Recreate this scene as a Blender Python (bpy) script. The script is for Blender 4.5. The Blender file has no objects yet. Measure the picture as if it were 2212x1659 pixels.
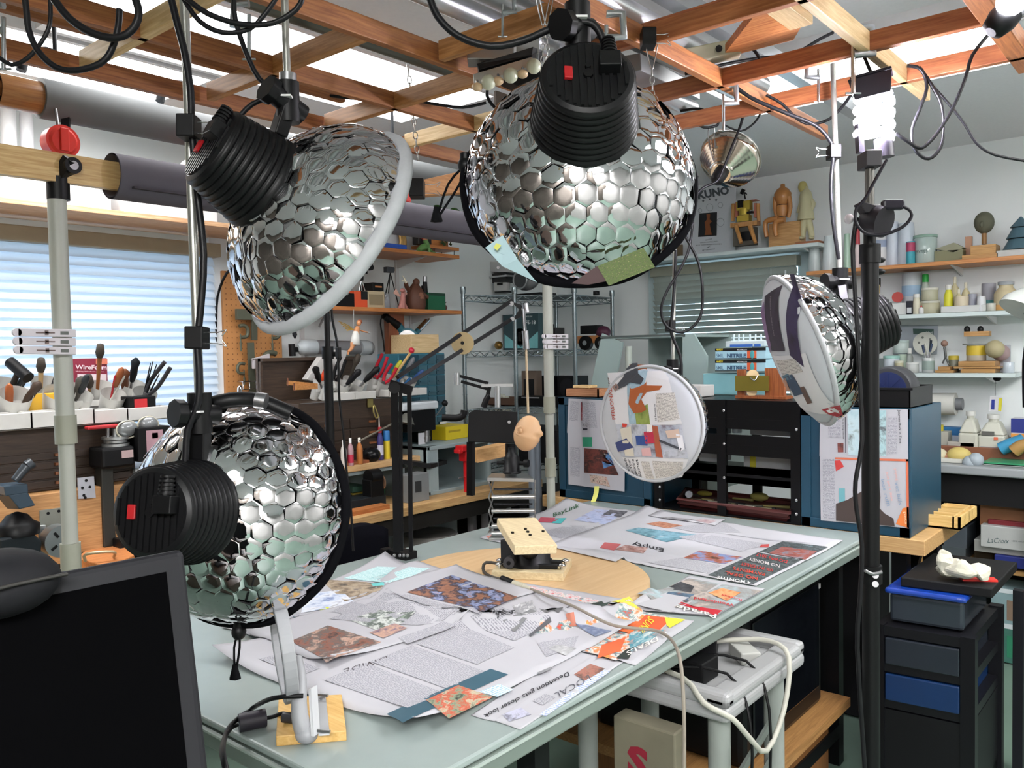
import bpy,bmesh,math,random
from mathutils import Vector as V,Matrix,Euler,noise as mnoise
random.seed(7)
SC=bpy.context.scene
COL=SC.collection
# ---------------------------------------------------------------- camera
W,H,F=2212,1659,1811.0
CXP,CYP=1106.0,829.5
_A=V((2638-CXP,732-CYP,F)).normalized()
_Bv=V((-1037-CXP,802-CYP,F)).normalized()
_Y=_A
_X=-(_Bv-_A*_A.dot(_Bv)); _X.normalize()
_Z=_X.cross(_Y)
RW=Matrix((_X,_Y,_Z))  # camera axes (right, down, forward) -> world
CAM=V((0,0,1.45))
cd=bpy.data.cameras.new('camera'); cam=bpy.data.objects.new('camera',cd); COL.objects.link(cam)
cd.sensor_width=36; cd.lens=36*F/W; cd.clip_start=.05; cd.clip_end=60
right,down,fwd=RW@V((1,0,0)),RW@V((0,1,0)),RW@V((0,0,1))
cm=Matrix((right,-down,-fwd)).transposed().to_4x4(); cm.translation=CAM
cam.matrix_world=cm
SC.camera=cam
# ---------------------------------------------------------------- view, world, large lights
SC.view_settings.view_transform='Standard'; SC.view_settings.look='None'
SC.view_settings.gamma=1; SC.view_settings.exposure=0.95; SC.view_settings.use_curve_mapping=False
wd=bpy.data.worlds.new('world'); SC.world=wd; wd.use_nodes=True
bgn=wd.node_tree.nodes['Background']; bgn.inputs[0].default_value=(.62,.78,1,1); bgn.inputs[1].default_value=1.1

def area(name,loc,target,sx,sy,power,color=(1,1,1)):
 l=bpy.data.lights.new(name,'AREA'); l.shape='RECTANGLE'; l.size=sx; l.size_y=sy
 l.energy=power; l.color=color
 o=bpy.data.objects.new(name,l); COL.objects.link(o); o.location=loc
 o.rotation_euler=(V(target)-V(loc)).to_track_quat('-Z','Y').to_euler()
 return o
# daylight outside the two windows
area('daylight_left',(-4.15,1.0,1.5),(-3.5,1.0,1.45),2.2,1.1,20,(.88,.93,1))
area('daylight_back',(-2.3,5.3,1.5),(-2.3,4.7,1.5),1.0,1.0,5,(.75,.95,1))

# ---------------------------------------------------------------- helpers
def ray(u,v):return RW@V((u-CXP,v-CYP,F))
def OZ(u,v,z):d=ray(u,v); return CAM+d*((z-CAM.z)/d.z)
def OY(u,v,y):d=ray(u,v); return CAM+d*(y/d.y)
def OX(u,v,x):d=ray(u,v); return CAM+d*(x/d.x)
def AT(u,v,dep):return CAM+ray(u,v)/F*dep
def OP(u,v,p,n):d=ray(u,v); return CAM+d*((V(p)-CAM).dot(n)/d.dot(n))
def dep_of(p):return(V(p)-CAM).dot(fwd)

def lin(h):
 h=h.lstrip('#'); c=[int(h[i:i+2],16)/255 for i in(0,2,4)]
 return tuple((x/12.92 if x<=.04045 else((x+.055)/1.055)**2.4)for x in c)+(1,)
MATS={}
def nt(m):
 m.use_nodes=True; return m.node_tree,m.node_tree.nodes['Principled BSDF']
def mat(hexc,rough=.55,metal=0.,var=.12,trans=0.,emit=0.,scale=14.,bump=0.,alpha=1.,coat=0.):
 key=(hexc,rough,metal,var,trans,emit,scale,bump,alpha,coat)
 if key in MATS:return MATS[key]
 m=bpy.data.materials.new('m_'+hexc); t,p=nt(m); c=lin(hexc)
 p.inputs['Roughness'].default_value=rough; p.inputs['Metallic'].default_value=metal
 p.inputs['Base Color'].default_value=c
 if trans:p.inputs['Transmission Weight'].default_value=trans
 if coat:p.inputs['Coat Weight'].default_value=coat
 if alpha<1:p.inputs['Alpha'].default_value=alpha
 if sum(c[:3])<.06:p.inputs['Specular IOR Level'].default_value=.25 if rough<.8 else .04
 if emit:
  p.inputs['Emission Color'].default_value=c; p.inputs['Emission Strength'].default_value=emit
 if var or bump:
  tc=t.nodes.new('ShaderNodeTexCoord'); n=t.nodes.new('ShaderNodeTexNoise')
  n.inputs['Scale'].default_value=scale; n.inputs['Detail'].default_value=4
  t.links.new(tc.outputs['Object'],n.inputs['Vector'])
  if var:
   mx=t.nodes.new('ShaderNodeMix'); mx.data_type='RGBA'
   mx.inputs['A'].default_value=tuple(min(1,x*(1+var))for x in c[:3])+(1,)
   mx.inputs['B'].default_value=tuple(x*(1-var)for x in c[:3])+(1,)
   t.links.new(n.outputs['Fac'],mx.inputs['Factor']); t.links.new(mx.outputs['Result'],p.inputs['Base Color'])
  if bump:
   b=t.nodes.new('ShaderNodeBump'); b.inputs['Strength'].default_value=bump; b.inputs['Distance'].default_value=.002
   t.links.new(n.outputs['Fac'],b.inputs['Height']); t.links.new(b.outputs['Normal'],p.inputs['Normal'])
 MATS[key]=m; return m
def wood(c1,c2,axis='Y',rough=.5,scale=9.,key=None):
 k=('wood',c1,c2,axis,rough,scale)
 if k in MATS:return MATS[k]
 m=bpy.data.materials.new('wood_'+c1); t,p=nt(m); p.inputs['Roughness'].default_value=rough
 tc=t.nodes.new('ShaderNodeTexCoord'); mp=t.nodes.new('ShaderNodeMapping'); n=t.nodes.new('ShaderNodeTexNoise')
 s={'X':(.06,1,1),'Y':(1,.06,1),'Z':(1,1,.06)}[axis]
 mp.inputs['Scale'].default_value=tuple(q*scale*4 for q in s)
 t.links.new(tc.outputs['Object'],mp.inputs['Vector']); t.links.new(mp.outputs['Vector'],n.inputs['Vector'])
 n.inputs['Detail'].default_value=5; n.inputs['Distortion'].default_value=.6
 r=t.nodes.new('ShaderNodeValToRGB'); r.color_ramp.elements[0].color=lin(c1); r.color_ramp.elements[1].color=lin(c2)
 r.color_ramp.elements[0].position=.32; r.color_ramp.elements[1].position=.68
 t.links.new(n.outputs['Fac'],r.inputs['Fac']); t.links.new(r.outputs['Color'],p.inputs['Base Color'])
 MATS[k]=m; return m
def photo_mat(cols,scale=6.,uv=True):
 """a printed picture: soft blotches of a few inks"""
 k=('photo',tuple(cols),scale)
 if k in MATS:return MATS[k]
 m=bpy.data.materials.new('print_picture'); t,p=nt(m); p.inputs['Roughness'].default_value=.6
 tc=t.nodes.new('ShaderNodeTexCoord'); n=t.nodes.new('ShaderNodeTexNoise'); n.inputs['Scale'].default_value=scale*2.2
 n.inputs['Detail'].default_value=6; n.inputs['Roughness'].default_value=.65; n.inputs['Distortion'].default_value=.3
 t.links.new(tc.outputs['UV'],n.inputs['Vector'])
 r=t.nodes.new('ShaderNodeValToRGB'); cr=r.color_ramp; cr.interpolation='LINEAR'
 N=len(cols)
 cr.elements[0].position=.34; cr.elements[1].position=.66
 cr.elements[0].color=lin(cols[0]); cr.elements[1].color=lin(cols[-1])
 for i in range(1,N-1):
  e=cr.elements.new(.34+.32*i/(N-1)); e.color=lin(cols[i])
 t.links.new(n.outputs['Fac'],r.inputs['Fac']); t.links.new(r.outputs['Color'],p.inputs['Base Color'])
 MATS[k]=m; return m
def text_mat(paper='#bbbac0',ink='#8f8f98',freq=220.):
 """columns of small print: ragged lines across the UV v direction (UV in metres)"""
 k=('text',paper,ink,freq)
 if k in MATS:return MATS[k]
 m=bpy.data.materials.new('small_print'); t,p=nt(m); p.inputs['Roughness'].default_value=.8
 tc=t.nodes.new('ShaderNodeTexCoord'); sp=t.nodes.new('ShaderNodeSeparateXYZ')
 t.links.new(tc.outputs['UV'],sp.inputs[0])
 a=t.nodes.new('ShaderNodeMath'); a.operation='MULTIPLY'; a.inputs[1].default_value=freq*6.283; t.links.new(sp.outputs['Y'],a.inputs[0])
 s=t.nodes.new('ShaderNodeMath'); s.operation='SINE'; t.links.new(a.outputs[0],s.inputs[0])
 mp=t.nodes.new('ShaderNodeMapping'); mp.inputs['Scale'].default_value=(320,freq,1)
 t.links.new(tc.outputs['UV'],mp.inputs['Vector'])
 n=t.nodes.new('ShaderNodeTexNoise'); n.inputs['Scale'].default_value=1; t.links.new(mp.outputs['Vector'],n.inputs['Vector'])
 g=t.nodes.new('ShaderNodeMath'); g.operation='GREATER_THAN'; g.inputs[1].default_value=-.2; t.links.new(s.outputs[0],g.inputs[0])
 g2=t.nodes.new('ShaderNodeMath'); g2.operation='GREATER_THAN'; g2.inputs[1].default_value=.45; t.links.new(n.outputs['Fac'],g2.inputs[0])
 mu=t.nodes.new('ShaderNodeMath'); mu.operation='MULTIPLY'; t.links.new(g.outputs[0],mu.inputs[0]); t.links.new(g2.outputs[0],mu.inputs[1])
 mx=t.nodes.new('ShaderNodeMix'); mx.data_type='RGBA'; mx.inputs['A'].default_value=lin(paper); mx.inputs['B'].default_value=lin(ink)
 t.links.new(mu.outputs[0],mx.inputs['Factor']); t.links.new(mx.outputs['Result'],p.inputs['Base Color'])
 MATS[k]=m; return m

def perp(d):
 d=V(d).normalized(); a=V((0,0,1))if abs(d.z)<.9 else V((1,0,0))
 x=a.cross(d).normalized(); return x,d.cross(x)
class B:
 """collects shapes (world coordinates) and links them as one mesh object"""
 def __init__(s,m=None):s.v=[]; s.f=[]; s.mi=[]; s.uv=[]; s.sm=[]; s.mats=[]; s.m=m; s.M=None
 def mat(s,m):s.m=m; return s
 def add(s,vs,fs,smooth=False,uvs=None,m=None):
  m=m or s.m or mat('#888888')
  if m not in s.mats:s.mats.append(m)
  k=s.mats.index(m); b=len(s.v)
  for p in vs:
   p=V(p); s.v.append(s.M@p if s.M else p)
  for i,f in enumerate(fs):
   s.f.append([b+q for q in f]); s.mi.append(k); s.sm.append(smooth)
   s.uv.append([uvs[q]for q in f]if uvs else None)
  return s
 def box(s,a,b,m=None):
  x0,y0,z0=[min(p,q)for p,q in zip(a,b)]; x1,y1,z1=[max(p,q)for p,q in zip(a,b)]
  return s.add([(x0,y0,z0),(x1,y0,z0),(x1,y1,z0),(x0,y1,z0),(x0,y0,z1),(x1,y0,z1),(x1,y1,z1),(x0,y1,z1)],
      [(0,3,2,1),(4,5,6,7),(0,1,5,4),(1,2,6,5),(2,3,7,6),(3,0,4,7)],m=m)
 def cbox(s,c,sz,rot=None,m=None):
  c=V(c); h=V(sz)/2; R=(rot if isinstance(rot,Matrix)else Euler(rot).to_matrix())if rot is not None else Matrix.Identity(3)
  vs=[c+R@V((h.x*a,h.y*b,h.z*d))for d in(-1,1)for a,b in((-1,-1),(1,-1),(1,1),(-1,1))]
  return s.add(vs,[(0,3,2,1),(4,5,6,7),(0,1,5,4),(1,2,6,5),(2,3,7,6),(3,0,4,7)],m=m)
 def bar(s,p,q,w,h,up=(0,0,1),m=None):
  """rectangular bar from p to q, w across, h along up"""
  p,q=V(p),V(q); d=(q-p).normalized(); x=d.cross(V(up))
  if x.length<1e-4:x=perp(d)[0]
  x.normalize(); y=x.cross(d); vs=[]
  for c in(p,q):
   for a,b in((-1,-1),(1,-1),(1,1),(-1,1)):vs.append(c+x*a*w/2+y*b*h/2)
  return s.add(vs,[(0,3,2,1),(4,5,6,7),(0,1,5,4),(1,2,6,5),(2,3,7,6),(3,0,4,7)],m=m)
 def cyl(s,p,q,r,r2=None,n=16,m=None,caps=True):
  p,q=V(p),V(q); r2=r if r2 is None else r2; x,y=perp(q-p); vs=[]
  for c,rr in((p,r),(q,r2)):
   for i in range(n):
    a=2*math.pi*i/n; vs.append(c+(x*math.cos(a)+y*math.sin(a))*rr)
  s.add(vs,[(i,(i+1)%n,n+(i+1)%n,n+i)for i in range(n)],True,m=m)
  if caps:s.add(vs[:n],[tuple(range(n))[::-1]],m=m); s.add(vs[n:],[tuple(range(n))],m=m)
  return s
 def lathe(s,prof,o=(0,0,0),ax=(0,0,1),n=20,m=None,sharp=False):
  """prof: (radius, height) pairs"""
  o=V(o); ax=V(ax).normalized(); x,y=perp(ax); vs=[]
  for r,h in prof:
   for i in range(n):
    a=2*math.pi*i/n; vs.append(o+ax*h+(x*math.cos(a)+y*math.sin(a))*max(r,1e-5))
  fs=[(j*n+i,j*n+(i+1)%n,(j+1)*n+(i+1)%n,(j+1)*n+i)for j in range(len(prof)-1)for i in range(n)]
  s.add(vs,fs,not sharp,m=m)
  if prof[0][0]>1e-4:s.add(vs[:n],[tuple(range(n))[::-1]],m=m)
  if prof[-1][0]>1e-4:s.add(vs[-n:],[tuple(range(n))],m=m)
  return s
 def ball(s,c,r,sc=(1,1,1),n=16,m=None,rot=None):
  R=Euler(rot).to_matrix()if rot is not None else Matrix.Identity(3); c=V(c); k=n//2; vs=[]
  for j in range(k+1):
   t=math.pi*j/k
   for i in range(n):
    a=2*math.pi*i/n
    vs.append(c+R@V((math.sin(t)*math.cos(a)*r*sc[0],math.sin(t)*math.sin(a)*r*sc[1],math.cos(t)*r*sc[2])))
  return s.add(vs,[(j*n+i,(j+1)*n+i,(j+1)*n+(i+1)%n,j*n+(i+1)%n)for j in range(k)for i in range(n)],True,m=m)
 def tube(s,pts,r,n=8,m=None,closed=False,sm=3):
  pts=[V(p)for p in pts]
  if sm and len(pts)>2:
   out=[]; N=len(pts); rng=range(N if closed else N-1)
   for i in rng:
    if closed:a,b,c,d=pts[(i-1)%N],pts[i],pts[(i+1)%N],pts[(i+2)%N]
    else:a,b,c,d=pts[max(i-1,0)],pts[i],pts[i+1],pts[min(i+2,N-1)]
    for k in range(sm):
     t=k/sm
     out.append(.5*((2*b)+(c-a)*t+(2*a-5*b+4*c-d)*t*t+(3*b-a-3*c+d)*t**3))
   if not closed:out.append(pts[-1])
   pts=out
  N=len(pts); vs=[]; x=None
  for i,p in enumerate(pts):
   d=(pts[(i+1)%N]-pts[i-1])if closed else(pts[min(i+1,N-1)]-pts[max(i-1,0)])
   if d.length<1e-7:d=V((0,0,1))
   d.normalize()
   if x is None:x=perp(d)[0]
   x=(x-d*x.dot(d))
   if x.length<1e-5:x=perp(d)[0]
   x.normalize(); y=d.cross(x); rr=r(i/(N-1))if callable(r)else r
   for k in range(n):
    a=2*math.pi*k/n; vs.append(p+(x*math.cos(a)+y*math.sin(a))*rr)
  L=N if closed else N-1
  s.add(vs,[(i*n+k,i*n+(k+1)%n,((i+1)%N)*n+(k+1)%n,((i+1)%N)*n+k)for i in range(L)for k in range(n)],True,m=m)
  if not closed:s.add(vs[:n],[tuple(range(n))[::-1]],m=m); s.add(vs[-n:],[tuple(range(n))],m=m)
  return s
 def prism(s,poly,ext,m=None):
  """poly: world points of one face, ext: extrusion vector"""
  poly=[V(p)for p in poly]; e=V(ext); n=len(poly)
  return s.add(poly+[p+e for p in poly],[tuple(range(n))[::-1],tuple(range(n,2*n))]+[(i,(i+1)%n,n+(i+1)%n,n+i)for i in range(n)],m=m)
 def grid(s,fn,nu,nv,m=None,smooth=True,size=(1,1)):
  vs=[]; uv=[]
  for j in range(nv+1):
   for i in range(nu+1):
    vs.append(fn(i/nu,j/nv)); uv.append((i/nu*size[0],j/nv*size[1]))
  return s.add(vs,[(j*(nu+1)+i,j*(nu+1)+i+1,(j+1)*(nu+1)+i+1,(j+1)*(nu+1)+i)for j in range(nv)for i in range(nu)],smooth,uv,m=m)
 def text(s,txt,fn,m=None,bold=0.,italic=0.,align='LEFT'):
  """fn maps text plane (x, y) with cap height about .7 to a point"""
  c=bpy.data.curves.new('t','FONT'); c.body=txt; c.size=1; c.offset=bold; c.shear=italic; c.resolution_u=2; c.align_x=align
  o=bpy.data.objects.new('t',c); me=bpy.data.meshes.new_from_object(o)
  vs=[fn(q.co.x,q.co.y)for q in me.vertices]; fs=[tuple(f.vertices)for f in me.polygons]
  w=max([q.co.x for q in me.vertices]or[1])
  bpy.data.objects.remove(o); bpy.data.curves.remove(c); bpy.data.meshes.remove(me)
  s.add(vs,fs,m=m); return w
 def put(s,name,parent=None,bevel=0.,seg=2,label=None,cat=None,group=None,kind=None,solid=0.):
  if not s.v:s.v=[V((0,0,0))]
  if parent is not None:o0=ORG.get(parent.name,V((0,0,0)))
  else:
   lo=V([min(p[i]for p in s.v)for i in range(3)]); hi=V([max(p[i]for p in s.v)for i in range(3)])
   o0=V(((lo.x+hi.x)/2,(lo.y+hi.y)/2,lo.z))
  me=bpy.data.meshes.new(name); me.from_pydata([p-o0 for p in s.v],[],s.f)
  for m in s.mats:me.materials.append(m)
  me.polygons.foreach_set('material_index',s.mi); me.polygons.foreach_set('use_smooth',s.sm)
  if any(s.uv):
   ul=me.uv_layers.new(name='UVMap'); k=0
   for f,uu in zip(s.f,s.uv):
    for q in range(len(f)):
     ul.data[k].uv=uu[q]if uu else(0,0); k+=1
  me.update()
  o=bpy.data.objects.new(name,me); COL.objects.link(o)
  if parent is not None:o.parent=parent; ORG[o.name]=o0
  else:o.location=o0; ORG[o.name]=o0
  if bevel:
   bm_=o.modifiers.new('bevel','BEVEL'); bm_.width=bevel; bm_.segments=seg; bm_.limit_method='ANGLE'; bm_.angle_limit=.7
  if solid:
   sm_=o.modifiers.new('solid','SOLIDIFY'); sm_.thickness=solid; sm_.offset=0
  if label:o['label']=label
  if cat:o['category']=cat
  if group:o['group']=group
  if kind:o['kind']=kind
  return o
ORG={}
ORD='first second third fourth fifth sixth seventh eighth ninth tenth eleventh twelfth thirteenth fourteenth'.split()
def thing(name,label,cat,loc,group=None):
 o=bpy.data.objects.new(name,None); COL.objects.link(o); o.empty_display_size=.05
 o.location=V(loc); ORG[o.name]=V(loc); o['label']=label; o['category']=cat
 if group:o['group']=group
 return o
def dup(root,loc,label=None,group=None,rz=None):
 r=root.copy(); COL.objects.link(r); r.location=V(loc)
 if rz is not None:r.rotation_euler=(0,0,rz)
 if label:r['label']=label
 if group:r['group']=group
 for ch in list(root.children):
  c=ch.copy(); COL.objects.link(c); c.parent=r
  for g in ch.children:
   d=g.copy(); COL.objects.link(d); d.parent=c
 return r
def one(b,name,label,cat,**k):return b.put(name,label=label,cat=cat,**k)

# common materials
BLK=mat('#0b0b0d',.45,var=.2); BLKM=mat('#121214',.35,.3,var=.1); RUB=mat('#17171a',.6)
CHR=mat('#c9c9cc',.18,1.,var=.03); STL=mat('#9a9a9c',.32,.9,var=.1); ALU=mat('#aeb0b0',.38,.85,var=.06)
WHT=mat('#dcdcdc',.5,var=.04); TEALM=mat('#163e53',.4,var=.12); GLS=mat('#e8f2f2',.05,var=0,trans=.9)
CEDAR=wood('#7d4826','#a56a3a','Y',.5); CEDARX=wood('#94602f','#b98450','X',.5); PINE=wood('#c9a877','#e3c79a','Y',.55)
PINEX=wood('#c9a46f','#e6c894','X',.55); SHELFW=wood('#a8622f','#c98448','Y',.45); SHELFWX=wood('#b06f3c','#cf9158','X',.45)
TXT=text_mat(); INK=mat('#2a2a30',.7,var=0); PAPER=mat('#b2b1b7',.75,var=.03,scale=5)
# ---------------------------------------------------------------- the room
XL,YB,XR,YF,ZC=-3.55,4.7,1.7,-1.7,2.44
WALL=mat('#e6ebeb',.8,var=.05,scale=3,bump=.15); CEIL=mat('#e2e4e8',.85,var=.05,scale=60,bump=.4)
def struct(b,name,**k):return b.put(name,kind='structure',**k)
FLR=mat('#6a7f73',.45,var=.12,scale=5)
struct(B(FLR).box((XL,YF,-.1),(XR,YB,0)),'floor')
struct(B(CEIL).box((XL,YF,ZC),(XR,YB,ZC+.1)),'ceiling')
struct(B(mat('#b5b3b0',.8,var=.2,scale=1.5)).box((XR,YF,0),(XR+.1,YB,ZC)),'wall_right')
struct(B(mat('#5c554e',.8,var=.6,scale=2.)).box((XL,YF-.1,0),(XR,YF,ZC)),'wall_front')
# left wall with window opening
wy0,wy1,wz0,wz1=-.25,2.05,.98,1.97
b=B(WALL)
b.box((XL-.12,YF,0),(XL,YB,wz0)).box((XL-.12,YF,wz1),(XL,YB,ZC)).box((XL-.12,YF,wz0),(XL,wy0,wz1)).box((XL-.12,wy1,wz0),(XL,YB,wz1))
struct(b,'wall_left')
vx0,vx1,vz0,vz1=-2.74,-1.82,.95,1.98
b=B(WALL)
b.box((XL,YB,0),(XR,YB+.12,vz0)).box((XL,YB,vz1),(XR,YB+.12,ZC)).box((XL,YB,vz0),(vx0,YB+.12,vz1)).box((vx1,YB,vz0),(XR,YB+.12,vz1))
struct(b,'wall_back')
# windows: frame, glass; blinds hang in front
FRM=mat('#d5dce0',.5)
GLASSP=mat('#eef6f8',.0,var=0,trans=1.)
wnd=bpy.data.objects.new('window_1',None); COL.objects.link(wnd); wnd['kind']='structure'; wnd.location=(XL-.06,0,wz0); ORG['window_1']=V(wnd.location)
b=B(FRM)
for y in(wy0,(wy0+wy1)/2-.02,wy1-.04):b.box((XL-.1,y,wz0),(XL-.06,y+.04,wz1))
b.box((XL-.1,wy0,wz0),(XL-.06,wy1,wz0+.04)).box((XL-.1,wy0,wz1-.04),(XL-.06,wy1,wz1)); b.put('window_frame',wnd)
B(GLASSP).box((XL-.085,wy0,wz0),(XL-.081,wy1,wz1)).put('glass_pane',wnd)
b=B(mat('#dfe6ea',.5)); b.box((XL,wy1,wz0-.06),(XL+.02,wy1+.09,wz1+.04)).box((XL,wy0-.09,wz0-.06),(XL+.02,wy0,wz1+.04)); b.box((XL,wy0,wz0-.06),(XL+.03,wy1,wz0)); b.put('window_casing',wnd)
wn2=bpy.data.objects.new('window_2',None); COL.objects.link(wn2); wn2['kind']='structure'; wn2.location=(0,YB+.06,vz0); ORG['window_2']=V(wn2.location)
b=B(FRM); 
for x in(vx0,vx1-.04):b.box((x,YB+.06,vz0),(x+.04,YB+.1,vz1))
b.box((vx0,YB+.06,vz0),(vx1,YB+.1,vz0+.04)).box((vx0,YB+.06,vz1-.04),(vx1,YB+.1,vz1)); b.put('window_frame',wn2)
B(GLASSP).box((vx0,YB+.081,vz0),(vx1,YB+.085,vz1)).put('glass_pane',wn2)
b=B(mat('#b7cbcd',.5)); b.box((vx0-.06,YB-.02,vz0),(vx0,YB,vz1+.02)).box((vx1,YB-.02,vz0),(vx1+.07,YB,vz1+.02)); b.put('window_casing',wn2)
def slat_mat(c,tr):
 m=bpy.data.materials.new('blind_slat'); t,p=nt(m); out=t.nodes['Material Output']
 p.inputs['Base Color'].default_value=lin(c); p.inputs['Roughness'].default_value=.5
 tl=t.nodes.new('ShaderNodeBsdfTranslucent'); tl.inputs[0].default_value=lin(c)
 mx=t.nodes.new('ShaderNodeMixShader'); mx.inputs[0].default_value=tr
 t.links.new(p.outputs[0],mx.inputs[1]); t.links.new(tl.outputs[0],mx.inputs[2]); t.links.new(mx.outputs[0],out.inputs['Surface'])
 return m
SL1=slat_mat('#dfe8f0',.5); SL2=slat_mat('#aeb4ac',.25)
# left blind
bl=thing('window_blind','wide white horizontal blind across the left window with a tan headrail','blind',(XL+.07,1,wz0))
B(mat('#a59a84',.5)).box((XL+.025,wy0-.05,1.905),(XL+.09,wy1+.02,1.965)).put('headrail',bl,bevel=.004)
b=B(SL1); z=1.885; n=0
while z>1.02:
 b.cbox((XL+.055,(wy0+wy1)/2,z),(.046,wy1-wy0,.0014),(0,math.radians(62),0)); z-=.0355; n+=1
b.put('slats',bl)
b=B(mat('#dde6ee',.6))
for y in(wy0+.2,.85,1.93):b.cyl((XL+.085,y,1.9),(XL+.085,y,1.02),.0016,n=6)
b.put('ladder_cord',bl)
b2=thing('window_blind','grey horizontal blind over the back window behind the black shelving','blind',(-2.28,YB-.06,vz0))
B(mat('#8d8f80',.5)).box((vx0-.01,YB-.09,1.905),(vx1+.01,YB-.025,1.965)).put('headrail',b2,bevel=.004)
b=B(SL2); z=1.885
while z>1.0:
 b.cbox(((vx0+vx1)/2,YB-.055,z),(vx1-vx0,.046,.0014),(math.radians(-38 if z<1.75 else-58),0,0)); z-=.0355
b.put('slats',b2)
b=B(mat('#cfe6e4',.6))
for x in(vx0+.14,vx1-.14):b.cyl((x,YB-.085,1.9),(x,YB-.085,1.0),.0016,n=6)
b.put('ladder_cord',b2)
B(mat('#c5cfd0',.3)).cyl((vx1-.05,YB-.1,1.88),(vx1-.05,YB-.1,1.45),.005,n=8).put('tilt_wand',b2)

# ceiling lights plus unseen added fill panels: shallow troffers with glowing diffusers
GLOW=mat('#ffffff',.5,var=0,emit=4.0)
GLOW3=mat('#fffffd',.5,var=0,emit=11.)
GLOW2=mat('#fffffe',.5,var=0,emit=34.)
def troffer(x0,x1,y0,y1,label,glow=GLOW):
 t=thing('ceiling_light',label,'ceiling light',((x0+x1)/2,(y0+y1)/2,ZC-.05),'ceiling light panels')
 b=B(mat('#d8dadd',.5)); w=.02
 b.box((x0-w,y0-w,ZC-.05),(x0,y1+w,ZC)).box((x1,y0-w,ZC-.05),(x1+w,y1+w,ZC)).box((x0,y0-w,ZC-.05),(x1,y0,ZC)).box((x0,y1,ZC-.05),(x1,y1+w,ZC)); b.put('frame',t)
 B(glow).box((x0,y0,ZC-.03),(x1,y1,ZC-.022)).put('diffuser',t)
troffer(-3.0,-2.62,.2,1.55,'glowing ceiling panel over the left window blind',GLOW3)
troffer(-2.55,-2.05,1.0,2.35,'glowing ceiling panel above the wooden lattice, left of the metal tubes')
troffer(-1.45,-.55,2.72,3.28,'glowing ceiling panel above the lattice on the right, near the hanging steel dish')
troffer(.2,1.5,-1.5,-.7,'unseen fill panel added on the ceiling behind the viewpoint',GLOW2)  # added out of view to light the upright faces from the front
troffer(.3,1.1,1.7,3.4,'unseen fill panel added on the ceiling past the right edge of the view',GLOW3)  # also added, out of view, to brighten the back wall and dishes

# ---------------------------------------------------------------- wooden lattice under the ceiling
zb=2.08
def beamY(x,y0,y1,label,z=zb,w=.02,h=.042,m=CEDAR):
 one(B(m).box((x-w,y0,z),(x,y1,z+h)),'lattice_beam',label,'wooden beam',group='beams of the ceiling lattice',bevel=.002)
def beamX(y,x0,x1,label,z=zb,w=.02,h=.042,m=CEDARX):
 one(B(m).box((x0,y,z),(x1,y+w,z+h)),'lattice_beam',label,'wooden beam',group='beams of the ceiling lattice',bevel=.002)
beamY(-1.93,.3,2.35,'reddish lattice beam nearest the window, above the grey backdrop roll')
beamY(-2.06,.3,2.35,'thin lattice slat crossing in front of the ceiling glow beyond the outer beam',z=2.13,h=.03)
beamY(-1.79,.3,1.45,'lattice slat carrying the blue pipe at upper left',z=2.125,h=.03)
beamY(-1.62,.3,2.35,'lattice beam running from the upper left corner past the left mirrored lamp rod')
beamY(-1.30,.3,2.35,'lattice beam beside the silver tubes, ending behind the knobbed camera carriage')
beamY(-.92,.5,2.6,'orange lattice beam above and right of the central mirrored lamp')
beamY(-.58,.5,2.38,'pale lattice beam crossing over toward the bright work light',m=PINE)
beamY(-.33,.5,2.3,'dark lattice beam at the far upper right corner',w=.04)
beamY(-.66,1.2,1.78,'short tan block lying on top of the lattice at upper right',z=2.125,w=.05,h=.02,m=PINE)
beamX(.81,-1.9,-1.32,'tan cross rail at upper left behind the looping black cable',m=PINEX)
beamX(1.11,-1.9,-1.32,'cross rail in front of the left mirrored lamp rod')
beamX(1.47,-1.91,-1.32,'cross rail beside the hanging chain, behind the silver tubes')
beamX(1.77,-1.91,-1.4,'tan cross rail under the chain, left of the central mirrored lamp',m=PINEX)
beamX(1.30,-1.29,-.94,'short rail above the cable loop at the top centre')
beamX(1.53,-.92,-.3,'cross rail with the black binder clip on it',m=CEDAR and wood('#96552c','#b87444','X'))
RX=wood('#85482a','#aa6a42','X')
beamX(1.62,-1.15,-.3,'cross rail hidden above the binder clip rail',z=2.125,m=RX)
beamX(1.89,-1.25,-.1,'long reddish cross rail carrying the clamp beside the clip light',m=RX)
beamX(2.17,-1.35,-.1,'farthest cross rail of the lattice, against the ceiling at right',m=RX)
one(B(wood('#a45c30','#c98a55','X')).prism([(-.93,1.9,2.148),(-.75,1.9,2.148),(-.45,1.45,2.148),(-.5,1.42,2.148)],(0,0,.02)),'wood_wedge','diagonal wooden offcut lying across the lattice at right','wood offcut')
b=B(mat('#1f4f8f',.35)); b.cyl((-1.80,.3,2.16),(-1.80,1.45,2.16),.016,n=12); one(b,'blue_pipe','blue pipe lying along the lattice at upper left','pipe')
b=B(mat('#5d5f58',.4,.4)); b.cyl((-1.50,.3,2.17),(-1.50,1.6,2.17),.019,n=12); one(b,'grey_conduit','dark grey conduit lying on the lattice behind the tan cross rail','pipe')
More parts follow.
